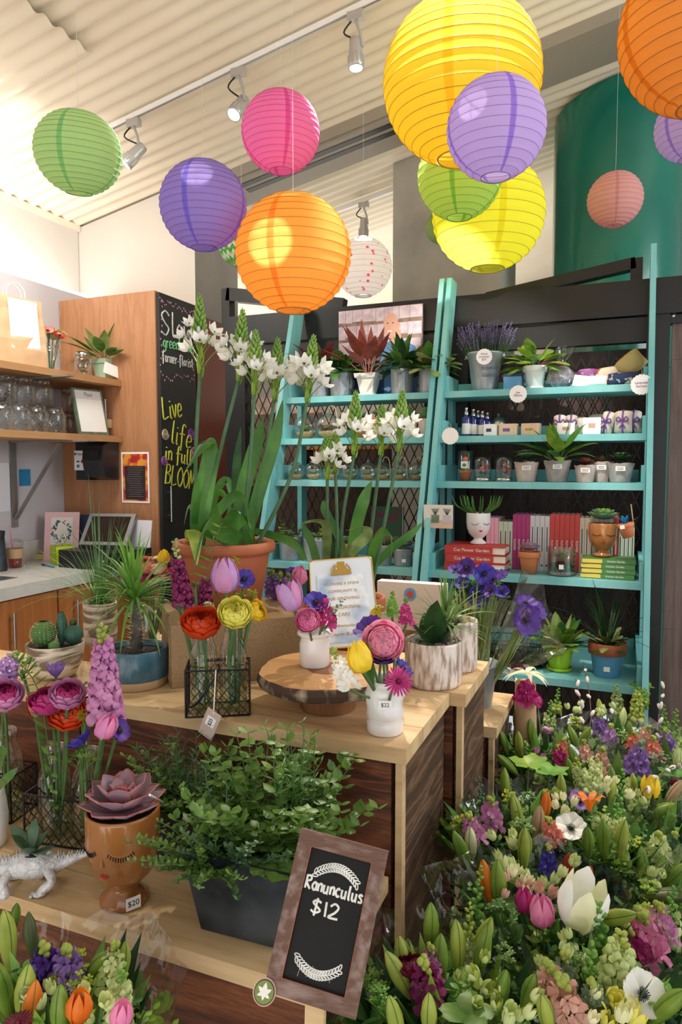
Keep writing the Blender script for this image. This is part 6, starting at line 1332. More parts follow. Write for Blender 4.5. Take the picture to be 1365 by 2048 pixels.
for (bx, tx, ty, d_, L_, sd, nf) in ((398, 399, 590, 1.84, .205, -.012, 8), (404, 486, 620, 1.88, .19, -.01, 7), (478, 512, 662, 1.82, .165, .008, 7), (492, 556, 678, 1.90, .165, .004, 7), (510, 628, 672, 1.86, .175, .03, 10)):
    ornitho(t, bp(bx), dep(tx, ty, d_), L_, .031, nf, side=sd)
mb = MB('leaf_strap')
def D(*a): return [dep(x, y, d_) for x, y, d_ in a]
for pts, w_, mt in ((D((395, 1085, 1.86), (400, 1000, 1.8), (420, 900, 1.78), (412, 885, 1.74), (395, 905, 1.72), (372, 940, 1.7)), .034, 'leaf_strap'), (D((400, 1085, 1.82), (412, 1010, 1.8), (425, 920, 1.8), (418, 882, 1.82), (398, 900, 1.84), (385, 960, 1.84)), .03, 'leaf_strap'),
                    (D((398, 1080, 1.84), (430, 1030, 1.76), (470, 990, 1.74), (492, 1000, 1.72), (498, 1050, 1.7), (508, 1085, 1.7)), .026, 'leaf_strap'), (D((480, 1085, 1.84), (485, 990, 1.88), (510, 900, 1.88), (527, 835, 1.9)), .040, 'leaf_strap'),
                    (D((490, 1085, 1.86), (520, 980, 1.86), (550, 880, 1.86), (566, 800, 1.86)), .034, 'leaf_strap'), (D((478, 1080, 1.9), (472, 960, 1.94), (482, 855, 1.96)), .024, 'leaf_dark'), (D((480, 1082, 1.8), (440, 1060, 1.72), (420, 1040, 1.66), (400, 1075, 1.6), (385, 1150, 1.58)), .046, 'leaf_strap'),
                    (D((510, 1062, 1.9), (560, 1075, 1.86), (590, 1090, 1.84), (615, 1120, 1.84)), .022, 'leaf_strap'), (D((420, 1080, 1.9), (428, 1000, 1.94), (450, 960, 1.96), (462, 985, 1.96), (455, 1040, 1.96)), .022, 'leaf_strap'), (D((405, 1080, 1.88), (418, 1010, 1.9), (445, 985, 1.9), (470, 1040, 1.9)), .018, 'leaf_strap'),
                    (D((395, 1040, 1.86), (378, 1010, 1.84), (368, 1050, 1.82)), .012, 'leaf_prim'), (D((384, 1080, 1.8), (388, 1060, 1.74), (392, 1068, 1.70), (394, 1130, 1.69)), .042, 'leaf_yellow'), (D((440, 1085, 1.8), (470, 1040, 1.76), (490, 1030, 1.72), (505, 1060, 1.7)), .05, 'leaf_strap'),
                    (D((470, 1090, 1.84), (466, 1050, 1.82), (460, 1010, 1.84)), .03, 'leaf_strap'), (D((500, 1090, 1.84), (498, 1050, 1.82), (508, 1010, 1.84)), .03, 'leaf_strap'), (D((400, 1085, 1.84), (396, 1040, 1.83), (402, 980, 1.84), (414, 920, 1.85)), .042, 'leaf_strap')):
    strapleaf(mb, pts, w_, mt)
part('strap_leaves', mb, t, True)
# second white star flower pot, behind the clipboard
P = dep(712, 1180, 1.98); P = V((P.x, P.y, ZU+.001)); t = thing('potted_plant', 'terracotta pot of shorter white star-flowered stems behind the gold clipboard', 'plant', tuple(P)); z, rr = pot(t, 'flower', .085, .15, 'terracotta'); soil(t, z, rr)
def bq(px): q = dep(px, 1140, 1.98); return V((q.x, q.y, P.z+z))
for (bx, tx, ty, d_, L_, sd, nf) in ((655, 655, 872, 1.96, .12, 0, 3), (686, 712, 785, 1.92, .17, -.02, 7), (726, 766, 812, 2.0, .14, .0, 6), (738, 806, 782, 1.96, .17, .0, 7), (664, 672, 868, 2.02, .11, .01, 3)):
    ornitho(t, bq(bx), dep(tx, ty, d_), L_, .031, nf, side=sd)
mb = MB('leaf_strap')
for pts, w_, mt in ((D((700, 1150, 1.98), (712, 1060, 1.96), (728, 1000, 1.94), (744, 962, 1.94)), .034, 'leaf_strap'), (D((650, 1150, 1.95), (655, 1060, 1.9), (640, 1040, 1.86), (605, 1045, 1.84), (600, 1065, 1.84)), .026, 'leaf_prim'), (D((668, 1150, 1.9), (705, 1100, 1.84), (735, 1070, 1.8), (730, 1052, 1.78), (690, 1062, 1.78)), .03, 'leaf_prim'),
                    (D((735, 1150, 1.98), (750, 1090, 1.9), (770, 1060, 1.88), (785, 1080, 1.86), (782, 1135, 1.86)), .026, 'leaf_strap'), (D((730, 1150, 2.0), (780, 1100, 1.98), (820, 1070, 1.96), (846, 1045, 1.96)), .022, 'leaf_strap'), (D((640, 1150, 2.0), (625, 1090, 2.0), (604, 1045, 2.0)), .024, 'leaf_strap'),
                    (D((690, 1150, 2.02), (680, 1080, 2.04), (650, 1020, 2.06), (648, 1000, 2.06)), .024, 'leaf_strap'), (D((660, 1150, 2.0), (670, 1110, 2.0), (655, 1060, 2.0)), .026, 'leaf_dark'), (D((610, 1120, 1.98), (590, 1085, 1.96), (550, 1068, 1.94)), .02, 'leaf_strap')): strapleaf(mb, pts, w_, mt)
part('strap_leaves', mb, t, True)
# bouquets behind: left and right of the big terracotta pot
def vaseful(P, r, h, mat, label, name='vase', cat='vase', kind='straight'):
    t = thing(name, label, cat, tuple(P)); pot(t, kind, r, h, mat); return t
# ---- wire caddy with two milk bottles
A = on(372, 1438, ZU); Bc = on(500, 1432, ZU); W_ = (Bc-A).length; dpt = .085
ex = (Bc-A).normalized(); rz = math.atan2(ex.y, ex.x); C0 = (A+Bc)/2
t = thing('wire_caddy', 'black wire basket holding two milk bottles on the tall crate', 'basket', (C0.x, C0.y, ZU+.001), rz); h = .098
def wirecage(t, W_, dp, h, wr=.0022):
    mb = MB('wire')
    for z in (.002, h): mb.tube([(-W_/2, 0, z), (W_/2, 0, z), (W_/2, dp, z), (-W_/2, dp, z), (-W_/2, 0, z)], wr, None, 6)
    for x, y in ((-W_/2, 0), (W_/2, 0), (W_/2, dp), (-W_/2, dp)): mb.tube([(x, y, .002), (x, y, h)], wr, None, 6)
    part('frame', mb, t); mb = MB('wire')
    def lat(a, b, n):  # diagonal lattice on a vertical side
        a, b = V(a), V(b); w2 = (b-a).length; s_ = w2/n
        for k in range(-4, n+1):
            for sg in (1, -1):
                x0 = k*s_ if sg > 0 else w2-k*s_; run = h*.85; x1 = x0+sg*run; z0_, z1_ = 0, h
                lo_, hi_ = 0, w2; t0, t1 = 0, 1
                if sg > 0:
                    if x0 < 0: t0 = -x0/run
                    if x1 > w2: t1 = (w2-x0)/run
                else:
                    if x0 > w2: t0 = (x0-w2)/run
                    if x1 < 0: t1 = x0/run
                if t1-t0 > .02: mb.tube([a+(b-a)*((x0+sg*run*t0)/w2)+V((0, 0, h*t0+.001)), a+(b-a)*((x0+sg*run*t1)/w2)+V((0, 0, h*t1+.001))], wr*.4, None, 4, False)
    lat((-W_/2, 0, 0), (W_/2, 0, 0), 7); lat((-W_/2, dp, 0), (W_/2, dp, 0), 7); lat((-W_/2, 0, 0), (-W_/2, dp, 0), 4); lat((W_/2, 0, 0), (W_/2, dp, 0), 4); lat((-W_/2, 0, 0), (W_/2, 0, 0), 7) if False else None
    for k in range(1, 6): mb.tube([(-W_/2+W_*k/6, 0, .002), (-W_/2+W_*k/6, dp, .002)], wr*.4, None, 4, False)
    part('wire_lattice', mb, t)
wirecage(t, W_, dpt, h); mb = MB('wire'); mb.tube(smooth([(-W_/2, .02, .02), (-W_/2+.02, -.006, .03), (0, -.01, h*.95), (.0, dpt/2, h*1.0)]), .0022, None, 6); mb.tube(smooth([(-W_/2, dpt/2, h), (-W_/2*.5, dpt/2, h*1.08), (W_/2*.5, dpt/2, h*1.08), (W_/2, dpt/2, h)]), .002, None, 6); part('swing_handle', mb, t)
eyv = V((-ex.y, ex.x, 0))
def milk(P, label, r=.029, h=.188):
    t = thing('milk_bottle', label, 'bottle', tuple(P)); mb = MB('glass')
    mb.lathe([(r*.85, 0), (r*.98, h*.03), (r, h*.08), (r, h*.62), (r*.93, h*.7), (r*.68, h*.82), (r*.6, h*.88), (r*.6, h*.94), (r*.68, h*.95), (r*.68, h), (r*.56, h), (r*.52, h*.88)], n=36); part('glass', mb, t)
    mb = MB('water'); mb.lathe([(r*.9, .004), (r*.95, h*.08), (r*.95, h*.4), (.001, h*.4)], n=28); part('water', mb, t); return t
M1 = C0-ex*W_*.235+eyv*dpt*.5+V((0, 0, ZU+.004-C0.z)); M2 = C0+ex*W_*.235+eyv*dpt*.5+V((0, 0, ZU+.004-C0.z))
milk(M1, 'left milk bottle in the wire basket, holding the orange ranunculus'); milk(M2, 'right milk bottle in the wire basket, holding tulip and yellow ranunculus')
tg = on(430, 1400, ZU); t = thing('price_tag', 'pale paper price tag hanging on twine from the wire basket', 'tag', tuple(dep(432, 1340, 1.405)))
mb = MB('canvas_pink'); M = axes(dep(420, 1448, 1.375)-t.location, V((.45, -.1, .89)), V((-.89, 0, .45))); mb.xf = M; mb.box((0, 0, 0), (.062, .034, .0015)); mb.box((.006, 0, .001), (.021, .02, .001), 'paper'); mb.xf = None; cd_ = part('card', mb, t)
text(cd_, '$25', .011, M @ Matrix.Translation((.006, 0, .0022)) @ Matrix.Rotation(0, 4, 'Z'), 'ink', 'price')
mb = MB('thread'); mb.tube([V((0, 0, 0)), M @ V((.026, 0, .002))], .0012, None, 5); part('string', mb, t)
def fl(kind, B, px, py, d_, s, mat, label, mat2=None, face=None, **k):
    H = dep(px, py, d_); n = face if face is not None else (V((0, 0, 1))+toward(H)*.6)
    return flower(kind, B, H, n, s, mat, label, mat2, **k)
T1 = M1+V((0, 0, .01)); T2 = M2+V((0, 0, .01)); tw = toward(M1)
fl('ranunculus', T1, 403, 1262, 1.42, .066, 'p_redorange', 'big orange-red ranunculus in the left milk bottle', None, V((0, 0, 1))+tw*.55, core='p_orange')
fl('snapdragon', T1+V((.01, .01, 0)), 368, 1215, 1.5, .034, 'p_plum', 'plum snapdragon with a green tip in the left milk bottle', None, V((-.15, 0, 1)), L=.15, n=30, frac=.68, lip='p_magenta')
fl('snapdragon', T1+V((-.01, .01, 0)), 404, 1225, 1.54, .034, 'p_plum', 'short dark plum snapdragon at the back of the left milk bottle', None, V((.15, 0, 1)), L=.075, n=18, frac=1, lip='p_plum')
fl('umbel', T1+V((0, -.008, 0)), 358, 1215, 1.44, .02, 'sage_grey', 'small grey-green umbel at the left of the orange ranunculus')
fl('umbel', T1+V((.006, -.008, 0)), 392, 1172, 1.44, .022, 'leaf_blue', 'small green umbel above the orange ranunculus')
fl('umbel', T1+V((.006, .008, 0)), 412, 1218, 1.5, .04, 'p_greenwhite', 'whitish lace flower behind the orange ranunculus')
t = thing('fern_frond', 'tall green fern frond standing behind the pink tulip', 'fern', tuple(T1)); mb = MB('leaf_fern'); b_fern(mb, [T1, dep(415, 1250, 1.56), dep(418, 1140, 1.58), dep(444, 1045, 1.6)], .032, 'leaf_fern', 24); part('frond', mb, t, True)
fl('tulip', T2, 452, 1186, 1.42, .058, 'p_tulip', 'tall mauve pink tulip in the right milk bottle', 'p_lilac', V((-.06, 0, 1)), leafy=('leaf', [(.75, V((-.25, -.2, 1)), .11, .022)]), stem_r=.0042)
fl('ranunculus', T2+V((0, -.008, 0)), 470, 1236, 1.40, .056, 'p_lemon', 'pale lemon ranunculus in the right milk bottle', None, V((0, 0, .8))+tw*.9, core='p_lemon', stem_r=.0036)
fl('ranunculus', T2+V((.008, .008, 0)), 505, 1226, 1.46, .04, 'p_yellow', 'bright yellow ranunculus at the right of the lemon one', None, V((.9, 0, .5)))
fl('anemone', T2+V((.008, .0, 0)), 488, 1160, 1.47, .046, 'p_blue', 'deep blue anemone beside the mauve pink tulip', None, V((.1, 0, .7))+tw*.8)
for px, py, lab in ((482, 1193, 'chartreuse umbel flower just below the blue anemone'), (470, 1125, 'chartreuse umbel flower above the blue anemone'), (505, 1190, 'chartreuse umbel flower right of the blue anemone')): fl('umbel', T2+V((0, .006, 0)), px, py, 1.46, .026, 'chartreuse', lab)
# ---- loose bunches behind the caddy
P = on(300, 1300, ZU); P = V((dep(305, 1250, 1.95).x, dep(305, 1250, 1.95).y, ZU+.001)); 
t = vaseful(P, .05, .14, 'glass', 'clear vase of mixed flowers between the burlap box and the counter', 'glass_vase')
for k_, (kind, px, py, s_, c_, lab) in enumerate((('ranunculus', 284, 1163, .05, 'p_magenta', 'magenta ranunculus left of the big terracotta pot'), ('ranunculus', 292, 1140, .05, 'p_salmon', 'salmon ranunculus behind the magenta one'), ('ranunculus', 312, 1140, .05, 'p_cream', 'cream ranunculus left of the big terracotta pot'), ('tulip', 328, 1126, .035, 'p_yellow', 'small yellow tulip left of the big terracotta pot'), ('anemone', 336, 1150, .045, 'p_red', 'red anemone peeking behind the plum snapdragon'), ('umbel', 306, 1172, .06, 'leaf', 'green filler foliage under the magenta ranunculus'), ('umbel', 268, 1185, .06, 'sage_grey', 'grey lacy filler left of the magenta ranunculus'), ('umbel', 330, 1172, .05, 'leaf_dark', 'dark green filler beside the plum snapdragon'), ('stock', 258, 1165, .03, 'p_lilac', 'pale lilac stock behind the wispy grass'))):
    fl(kind, P+V((0, 0, .02)), px, py, 1.9+.01*k_, s_, c_, lab, **({'L': .06} if kind == 'stock' else {}))
P = dep(575, 1240, 1.98); P = V((P.x, P.y, ZU+.001)); t = vaseful(P, .045, .13, 'glass', 'clear vase of lilac stock behind the slab stand', 'glass_vase')
for (kind, px, py, s_, c_, lab, L_) in (('stock', 560, 1200, .034, 'p_lav', 'lilac stock spike behind the mauve tulip', .09), ('stock', 545, 1185, .032, 'p_lav', 'purple lilac stock spike beside the terracotta pot', .07), ('stock', 578, 1190, .032, 'p_lilac', 'pale lilac stock spike leaning to the right', .07), ('anemone', 584, 1145, .035, 'p_purple', 'dark purple anemone behind the lilac stock', None), ('tulip', 600, 1165, .045, 'p_pink', 'pink tulip leaning behind the gold clipboard', None), ('umbel', 545, 1148, .04, 'leaf', 'green filler beside the lilac stock', None)):
    fl(kind, P+V((0, 0, .02)), px, py, 1.95, s_, c_, lab, **({'L': L_} if L_ else {}))
# ---- slab stand
Cs = dep(657, 1335, 1.50); Cs = V((Cs.x, Cs.y, 0)); t = thing('cake_stand', 'round bark-edged wood slab on a short log foot', 'stand', (Cs.x, Cs.y, ZU+.001)); RS = .152
zs = .055; mb = MB('rind'); n = 96
rr_ = lambda a: RS*(1+.018*sin(3*a+1)+.012*sin(7*a)+.006*sin(17*a)); rows = []
for z, k_ in ((zs, .93), (zs+.004, .97), (zs+.016, 1.0), (zs+.026, .985), (zs+.029, .965)): rows.append([V((rr_(2*PI*j/n)*k_*cos(2*PI*j/n)*(1+U(-.006, .006)), rr_(2*PI*j/n)*k_*sin(2*PI*j/n), z)) for j in range(n)])
mb.grid(rows, None, True, False); part('bark_edge', mb, t)
mb = MB('slab'); mb.grid([rows[-1], [V((p.x*.5, p.y*.5, zs+.0295)) for p in rows[-1]], [V((0, 0, zs+.03))]*n], None, True); mb.add(rows[0], [tuple(range(n))[::-1]]); part('slab_top', mb, t)
mb = MB('slab_leg'); mb.lathe([(.058, 0), (.06, .004), (.06, zs-.001)], n=40); part('log_foot', mb, t)
mb = MB('slab_leg'); mb.lathe([(.045, zs+.0302), (.001, zs+.0306)], n=40, cap0=False); part('heartwood', mb, t)
ZS = ZU+.001+zs+.031
# jug vase
P = on(622, 1335, ZS); m = mpp(P); t = thing('jug_vase', 'small white ceramic jug vase on the wood slab', 'vase', (P.x, P.y+.02, ZS)); P = V((P.x, P.y+.02, ZS)); r = 31*m; h = 78*m
mb = MB('white_glaze'); mb.lathe([(r*.9, 0), (r*.98, h*.05), (r*.98, h*.6), (r*.9, h*.72), (r*.95, h*.78), (r*1.12, h*.82), (r*1.14, h*.88), (r*.98, h*.93), (r*.8, h*.95), (r*.8, h*1.1), (r*.72, h*1.1), (r*.7, h*.8)], n=40); part('body', mb, t)
mb = MB('white_glaze'); mb.tube(smooth([(r*.8, 0, h*1.05), (r*1.25, 0, h*1.0), (r*1.3, 0, h*.88), (r*1.0, 0, h*.82)]), r*.13, None, 8); part('handle', mb, t)
J = P+V((0, 0, h*.4)); tw = toward(P)
fl('tulip', J, 590, 1222, 1.46, .05, 'p_lilac', 'open lilac tulip leaning left in the white jug', 'p_lilacpink', V((-.35, 0, 1)), opened=.55, stem_r=.004)
fl('anemone', J, 632, 1206, 1.47, .05, 'p_blue', 'blue-violet anemone in the white jug', None, V((.1, 0, .8))+tw*.6)
fl('ranunculus', J, 617, 1246, 1.45, .042, 'p_pink', 'pink ranunculus low in the white jug', None, V((-.1, 0, .6))+tw, core='p_pink')
fl('stock', J, 645, 1250, 1.47, .034, 'p_magenta', 'magenta stock at the right of the white jug', None, V((.15, 0, 1)), L=.05, top='p_magenta', n=12)
fl('anemone', J, 665, 1240, 1.49, .03, 'p_wine', 'small wine flower hanging right of the white jug', None, V((.8, 0, .1))); fl('ranunculus', J, 624, 1222, 1.50, .03, 'p_orange', 'small orange bloom between tulip and anemone in the white jug', None, V((0, 0, 1)))
t = thing('snapdragon_stem', 'green budded snapdragon tip leaning right from the white jug', 'flower', tuple(J)); mb = MB('stem'); stemtube(mb, J, dep(655, 1235, 1.47), .002); part('stem', mb, t, True); mb = MB('sage_grey'); b_snap(mb, dep(655, 1235, 1.47), V((.55, 0, .6)), .06, .02, 'sage_grey', 'sage_grey', 12, 0); part('buds', mb, t, True)
# clipboard
P1, P2, P3, P4 = dep(609, 1122, 1.74), dep(745, 1114, 1.74), dep(758, 1288, 1.62), dep(638, 1300, 1.62)
cen = (P1+P2+P3+P4)/4; ex = ((P2-P1)+(P3-P4)).normalized(); ey = (P1+P2-P3-P4); W_ = .5*((P2-P1).length+(P3-P4).length); H_ = ey.length/2; M0 = axes(cen, ex, ey)
M0.translation = M0.translation+V((0, 0, max(0, ZS-(cen-ey/4).z+.002)))
t = thing('clipboard', 'gold edged clipboard with a blue watercolor card leaning behind the white jug', 'clipboard', tuple(V((cen.x, cen.y, ZS)))); L0 = Matrix.Translation(-V(t.location)) @ M0
def inm(mb, M): mb.xf = M; return mb
def rrect(w_, h_, r, n=6):
    o = []
    for cx, cz, a0 in ((w_/2-r, h_/2-r, 0), (-w_/2+r, h_/2-r, PI/2), (-w_/2+r, -h_/2+r, PI), (w_/2-r, -h_/2+r, 1.5*PI)):
        o += [(cx+r*cos(a0+PI/2*k/n), cz+r*sin(a0+PI/2*k/n)) for k in range(n+1)]
    return o
def slab_(mb, pts, z0_, z1_, mat=None):
    n = len(pts); mb.add([(x, y, z0_) for x, y in pts]+[(x, y, z1_) for x, y in pts], [tuple(range(n-1, -1, -1)), tuple(range(n, 2*n))]+[(i, (i+1) % n, (i+1) % n+n, i+n) for i in range(n)], mat, False)
mb = inm(MB('plate_white'), L0); slab_(mb, rrect(W_, H_, .01), -.002, .001); part('board', mb, t)
mb = inm(MB('gold'), L0); rp_ = rrect(W_, H_, .01); mb.tube([(x, y, 0) for x, y in rp_+rp_[:1]], .0022, None, 6); part('gold_edge', mb, t)
mb = inm(MB('wcolor'), L0); slab_(mb, [(-W_*.4, -H_*.44), (W_*.42, -H_*.47), (W_*.38, H_*.3), (-W_*.39, H_*.32)], .0015, .0025); cdp = part('watercolor_card', mb, t)
for s_, y, sz in (('FLOWERS & STEMS', .2, .010), ('COMMUNITY IS', .115, .010), ('OUR GROWING', .03, .011), ('HOMEGROWN', -.07, .012), ('CARE', -.15, .012), ('inspiredhome.etsy.com', -.27, .0095), ('instagram @ grimes', -.36, .0095)):
    text(cdp, s_, sz, L0 @ Matrix.Translation((0, H_*y, .003)), 'gold_text')
mb = inm(MB('gold'), L0); slab_(mb, [(-.025, H_*.30), (.025, H_*.30), (.024, H_*.345), (.011, H_*.37), (.009, H_*.45), (-.009, H_*.45), (-.011, H_*.37), (-.024, H_*.345)], .004, .007); mb.tube([(-.024, H_*.36, .006), (-.014, H_*.42, .006), (-.012, H_*.36, .006)], .0022, None, 5); mb.tube([(.024, H_*.36, .006), (.014, H_*.42, .006), (.012, H_*.36, .006)], .0022, None, 5); part('gold_clip', mb, t)
# vase with the wavy body
P = on(764, 1470, ZU); P = V((P.x, P.y+.02, ZU+.001)); m = mpp(P); h = 108*m; r = 38*m; t = thing('wavy_vase', 'white dented ceramic vase with a price sticker on the crate corner', 'vase', tuple(P)); tw = toward(P); a0 = math.atan2(tw.y, tw.x)
mb = MB('white_glaze'); pr = [(r*.9, 0), (r*.96, h*.03), (r*.97, h*.2), (r*.93, h*.27), (r*.99, h*.30), (r*1.03, h*.36), (r*1.0, h*.5), (r*.93, h*.62), (r*.96, h*.74), (r*.88, h*.86), (r*1.0, h*1.0), (r*.95, h*1.0), (r*.82, h*.86), (r*.85, h*.6)]
mb.lathe(pr, n=48, mod=lambda a, z: 1+.13*sin(2*a+z*90)*min(1, max(0, (z/h-.25)*3))+.05*sin(a*3-z*60)*min(1, max(0, (z/h-.28)*3))); part('body', mb, t)
sticker(t, V((0, 0, h*.62))+tw*r*1.09, tw, .026, .017, '$22'); K = P+V((0, 0, h*.55))
fl('tulip', K+V((-.01, 0, 0)), 727, 1345, 1.29, .048, 'p_yellow', 'bright yellow tulip in the dented white vase', None, V((-.25, 0, 1)), leafy=('leaf', [(.45, V((-.05, -.1, 1)), .1, .024)]), stem_r=.004)
fl('anemone', K, 762, 1325, 1.32, .052, 'p_purple', 'purple anemone facing up in the dented white vase', None, V((0, .1, 1)), cup=.35); fl('anemone', K+V((.008, 0, 0)), 806, 1338, 1.34, .04, 'p_blue', 'blue anemone at the right of the dented white vase', None, V((.7, 0, .7)))
fl('gerbera', K+V((.01, -.01, 0)), 797, 1363, 1.25, .056, 'p_magenta', 'hot pink gerbera leaning over the dented white vase', None, V((.25, 0, .5))+tw*.8)
fl('ranunculus', K+V((0, .01, 0)), 768, 1285, 1.36, .065, 'p_softpink', 'large soft pink ranunculus above the dented white vase', None, V((-.05, 0, .35))+tw, core='p_softpink')
fl('anemone', K+V((-.005, .01, 0)), 738, 1258, 1.38, .058, 'p_purple', 'tall purple anemone left of the soft pink ranunculus', None, V((-.5, 0, .7))+tw*.5)
fl('stock', K+V((-.01, 0, 0)), 700, 1380, 1.28, .028, 'p_white', 'white stock leaning left out of the dented white vase', None, V((-.35, 0, .75)), L=.075, top='bud_lime', n=18, stem='stem'); fl('stock', K+V((.01, .01, 0)), 812, 1250, 1.42, .022, 'p_magenta', 'small magenta stock behind the soft pink ranunculus', None, V((0, 0, 1)), L=.05, n=14)
fl('umbel', K, 758, 1222, 1.44, .03, 'chartreuse', 'chartreuse umbel above the tall purple anemone'); fl('stock', K+V((.005, .01, 0)), 785, 1235, 1.46, .022, 'leaf_fern', 'green budded spike behind the soft pink ranunculus', None, V((0, 0, 1)), L=.05, n=14); fl('tulip', K+V((0, .01, 0)), 752, 1240, 1.45, .025, 'p_yellow', 'small yellow bud behind the tall purple anemone')
# bark textured pots
def barkpot(px, py, wpx, hpx, label, plant, dy=0):
    P = on(px, py, ZU); m = mpp(P); r = wpx*m/2; P = V((P.x, P.y+r+dy, ZU+.001)); m = mpp(P); r = wpx*m/2; h = hpx*m; t = thing('bark_pot', label, 'planter', tuple(P))
    mb = MB('bark_glaze'); mb.lathe([(r*.93, 0), (r*.98, h*.03), (r, h*.1), (r, h*.95), (r*.98, h), (r*.92, h), (r*.9, h*.94), (r*.88, h*.8)], n=72, mod=lambda a, z: 1+.012*noise.noise(V((cos(a)*9, sin(a)*9, z*25)))); part('pot', mb, t)
    soil(t, h*.86, r*.9, 'pebble', 'pebble_layer'); mb = MB('pebble')
    for k in range(90): a = U(0, 6.28); q = U(.3, 1)**.5*r*.85; mb.blob((q*cos(a), q*sin(a), h*.88+U(0, .004)), (U(.003, .007), U(.003, .006), U(.002, .004)), ['pebble', 'offwhite', 'concrete'][k % 3], 6, 4)
    part('pebbles', mb, t); plant(t, h*.88, r, h); return t
def hybrid(t, z, r, h):
    mb = MB('leaf_dark')
    for a, e, l_, w_ in ((.3, .9, .085, .05), (2.2, .9, .09, .045), (3.9, .9, .1, .055), (5.1, 1.2, .13, .05), (1.2, 1.25, .1, .05), (4.5, .5, .07, .04)): leaf(mb, (0, 0, z), V((cos(a)*cos(e), sin(a)*cos(e), sin(e))), l_, w_, 'leaf_prim' if a == 1.2 else 'leaf_dark', .4, .35, 8, 'oval', .4, .05)
    part('broad_leaves', mb, t)
barkpot(905, 1345, 84, 98, 'rear bark textured pot with a spiny trunked plant', lambda t, z, r, h: (pachy(t, z, r, .02, .05, 10)), -.01)
t = barkpot(852, 1382, 113, 88, 'front bark textured pot with striped broad leaves and pebbles', hybrid)
P = V(t.location)+V((-.0, .06, .075)); t2 = t
mb = None
tt = t; o_ = V((.02, .03, 0))
mb = MB('trunk'); mb.tube([o_+V((0, 0, .07)), o_+V((0, 0, .135))], [.017, .013], None, 12)
for k in range(120): a = U(0, 6.28); q = U(.075, .135); mb.add([o_+V((cos(a)*.014, sin(a)*.014, q)), o_+V((cos(a)*.03, sin(a)*.03, q+.006)), o_+V((cos(a)*.014, sin(a)*.014, q+.0015))], [(0, 1, 2)], 'spine', False)
part('spiny_trunk', mb, tt); mb = MB('leaf_prim')
for k in range(80): a = U(0, 6.28); e = U(-.25, 1.5); d = V((cos(a)*cos(e), sin(a)*cos(e), sin(e))); leaf(mb, o_+V((0, 0, .135))+d*.008, d, .115*U(.7, 1.15), .008, ['leaf_prim', 'leaf_fern'][k % 2], .8*U(.6, 1.3), .25, 8, 'blade')
part('leaf_crown', mb, tt)
# anemone bunches in a tin bucket on the low rear crate
P = dep(948, 1290, 2.06); P = V((P.x, P.y, ZR+.001)); t = thing('tin_bucket', 'grey tin bucket holding wrapped anemones behind the crates', 'bucket', tuple(P)); mb = MB('galvanized'); mb.lathe([(.052, 0), (.055, .004), (.07, .12), (.074, .126), (.07, .126), (.05, .01)], n=40); part('body', mb, t)
t = thing('anemone_bunch', 'bunch of purple anemones with pale stems in the tin bucket', 'flowers', tuple(P)); B = P+V((0, 0, .02)); mb = MB('leaf_pale')
for k in range(55): a = U(0, 6.28); q = U(0, .05); h_ = dep(U(905, 1000), U(1155, 1215), 2.05+U(-.05, .05)); stemtube(mb, B+V((q*cos(a), q*sin(a), 0)), h_, .0024, 'leaf_pale', .012, 4)
part('stems', mb, t, True)
for i, (px, py, s_) in enumerate(((935, 1138, .07), (968, 1148, .075), (990, 1160, .06), (955, 1192, .085), (1002, 1152, .055), (925, 1168, .055), (982, 1182, .05), (1005, 1185, .05), (912, 1140, .05))):
    bloom(t, 'anemone', dep(px, py, 2.0+U(-.05, .05)), V((U(-.4, .4), -.5, U(0, 1))), s_*.85, ['p_purple', 'p_blue'][i % 2])
mb = MB('leaf'); 
for k in range(40): q = dep(U(920, 1010), U(1165, 1195), 2.04); floret(mb, frame(q, (U(-1, 1), U(-1, 1), 1)), .03, 'leaf', 5)
part('foliage', mb, t, True)
def cello(parent, B, rim, n=40, label='cellophane', wav=.006):
    """cone of clear film from tie point B to a list of rim points"""
    rows = []; N = len(rim)
    for i in range(9):
        f = i/8; rows.append([V(B).lerp(p, .12+.88*f)+V((noise.noise(p*9+V((f*4, 0, 0))), noise.noise(p*9+V((0, f*4, 0))), 0))*wav*2*sin(PI*f)+V((0, 0, wav*f*U(-1, 1))) for p in rim])
    mb = MB('cello'); mb.grid(rows, None, True, True); return part(label, mb, parent, True)
def rimring(c, nrm, rx, ry, n=28, zig=.15):
    M = frame(c, nrm, 0); return [M @ V((rx*(1+U(-zig, zig))*cos(2*PI*j/n), ry*(1+U(-zig, zig))*sin(2*PI*j/n), U(-zig, zig)*rx*.6)) for j in range(n)]
cello(t, P+V((0, 0, .05)), rimring(dep(955, 1190, 2.05), (0, 0, 1), .095, .08))
t = thing('anemone_bunch', 'purple anemone wrapped in clear film leaning to the right', 'flowers', tuple(P+V((.03, 0, 0)))); B = P+V((.03, 0, .04)); H = dep(1055, 1235, 2.0); mb = MB('leaf_pale')
for k in range(18): stemtube(mb, B+V((U(-.02, .02), U(-.02, .02), 0)), H+V((U(-.03, .02), U(-.03, .03), U(-.03, .03))), .0022, 'leaf_pale', .015, 4)
part('stems', mb, t, True); bloom(t, 'anemone', dep(1050, 1240, 1.98), V((.5, -.6, .2)), .09, 'p_purple'); bloom(t, 'anemone', dep(1052, 1208, 2.02), V((.2, -.3, .8)), .065, 'p_purple'); bloom(t, 'anemone', dep(1075, 1222, 2.04), V((.8, -.3, .5)), .06, 'p_purple')
cello(t, B+V((.0, 0, .02)), rimring(dep(1085, 1222, 2.02), V((.95, -.1, .45)), .12, .10, 24, .2))
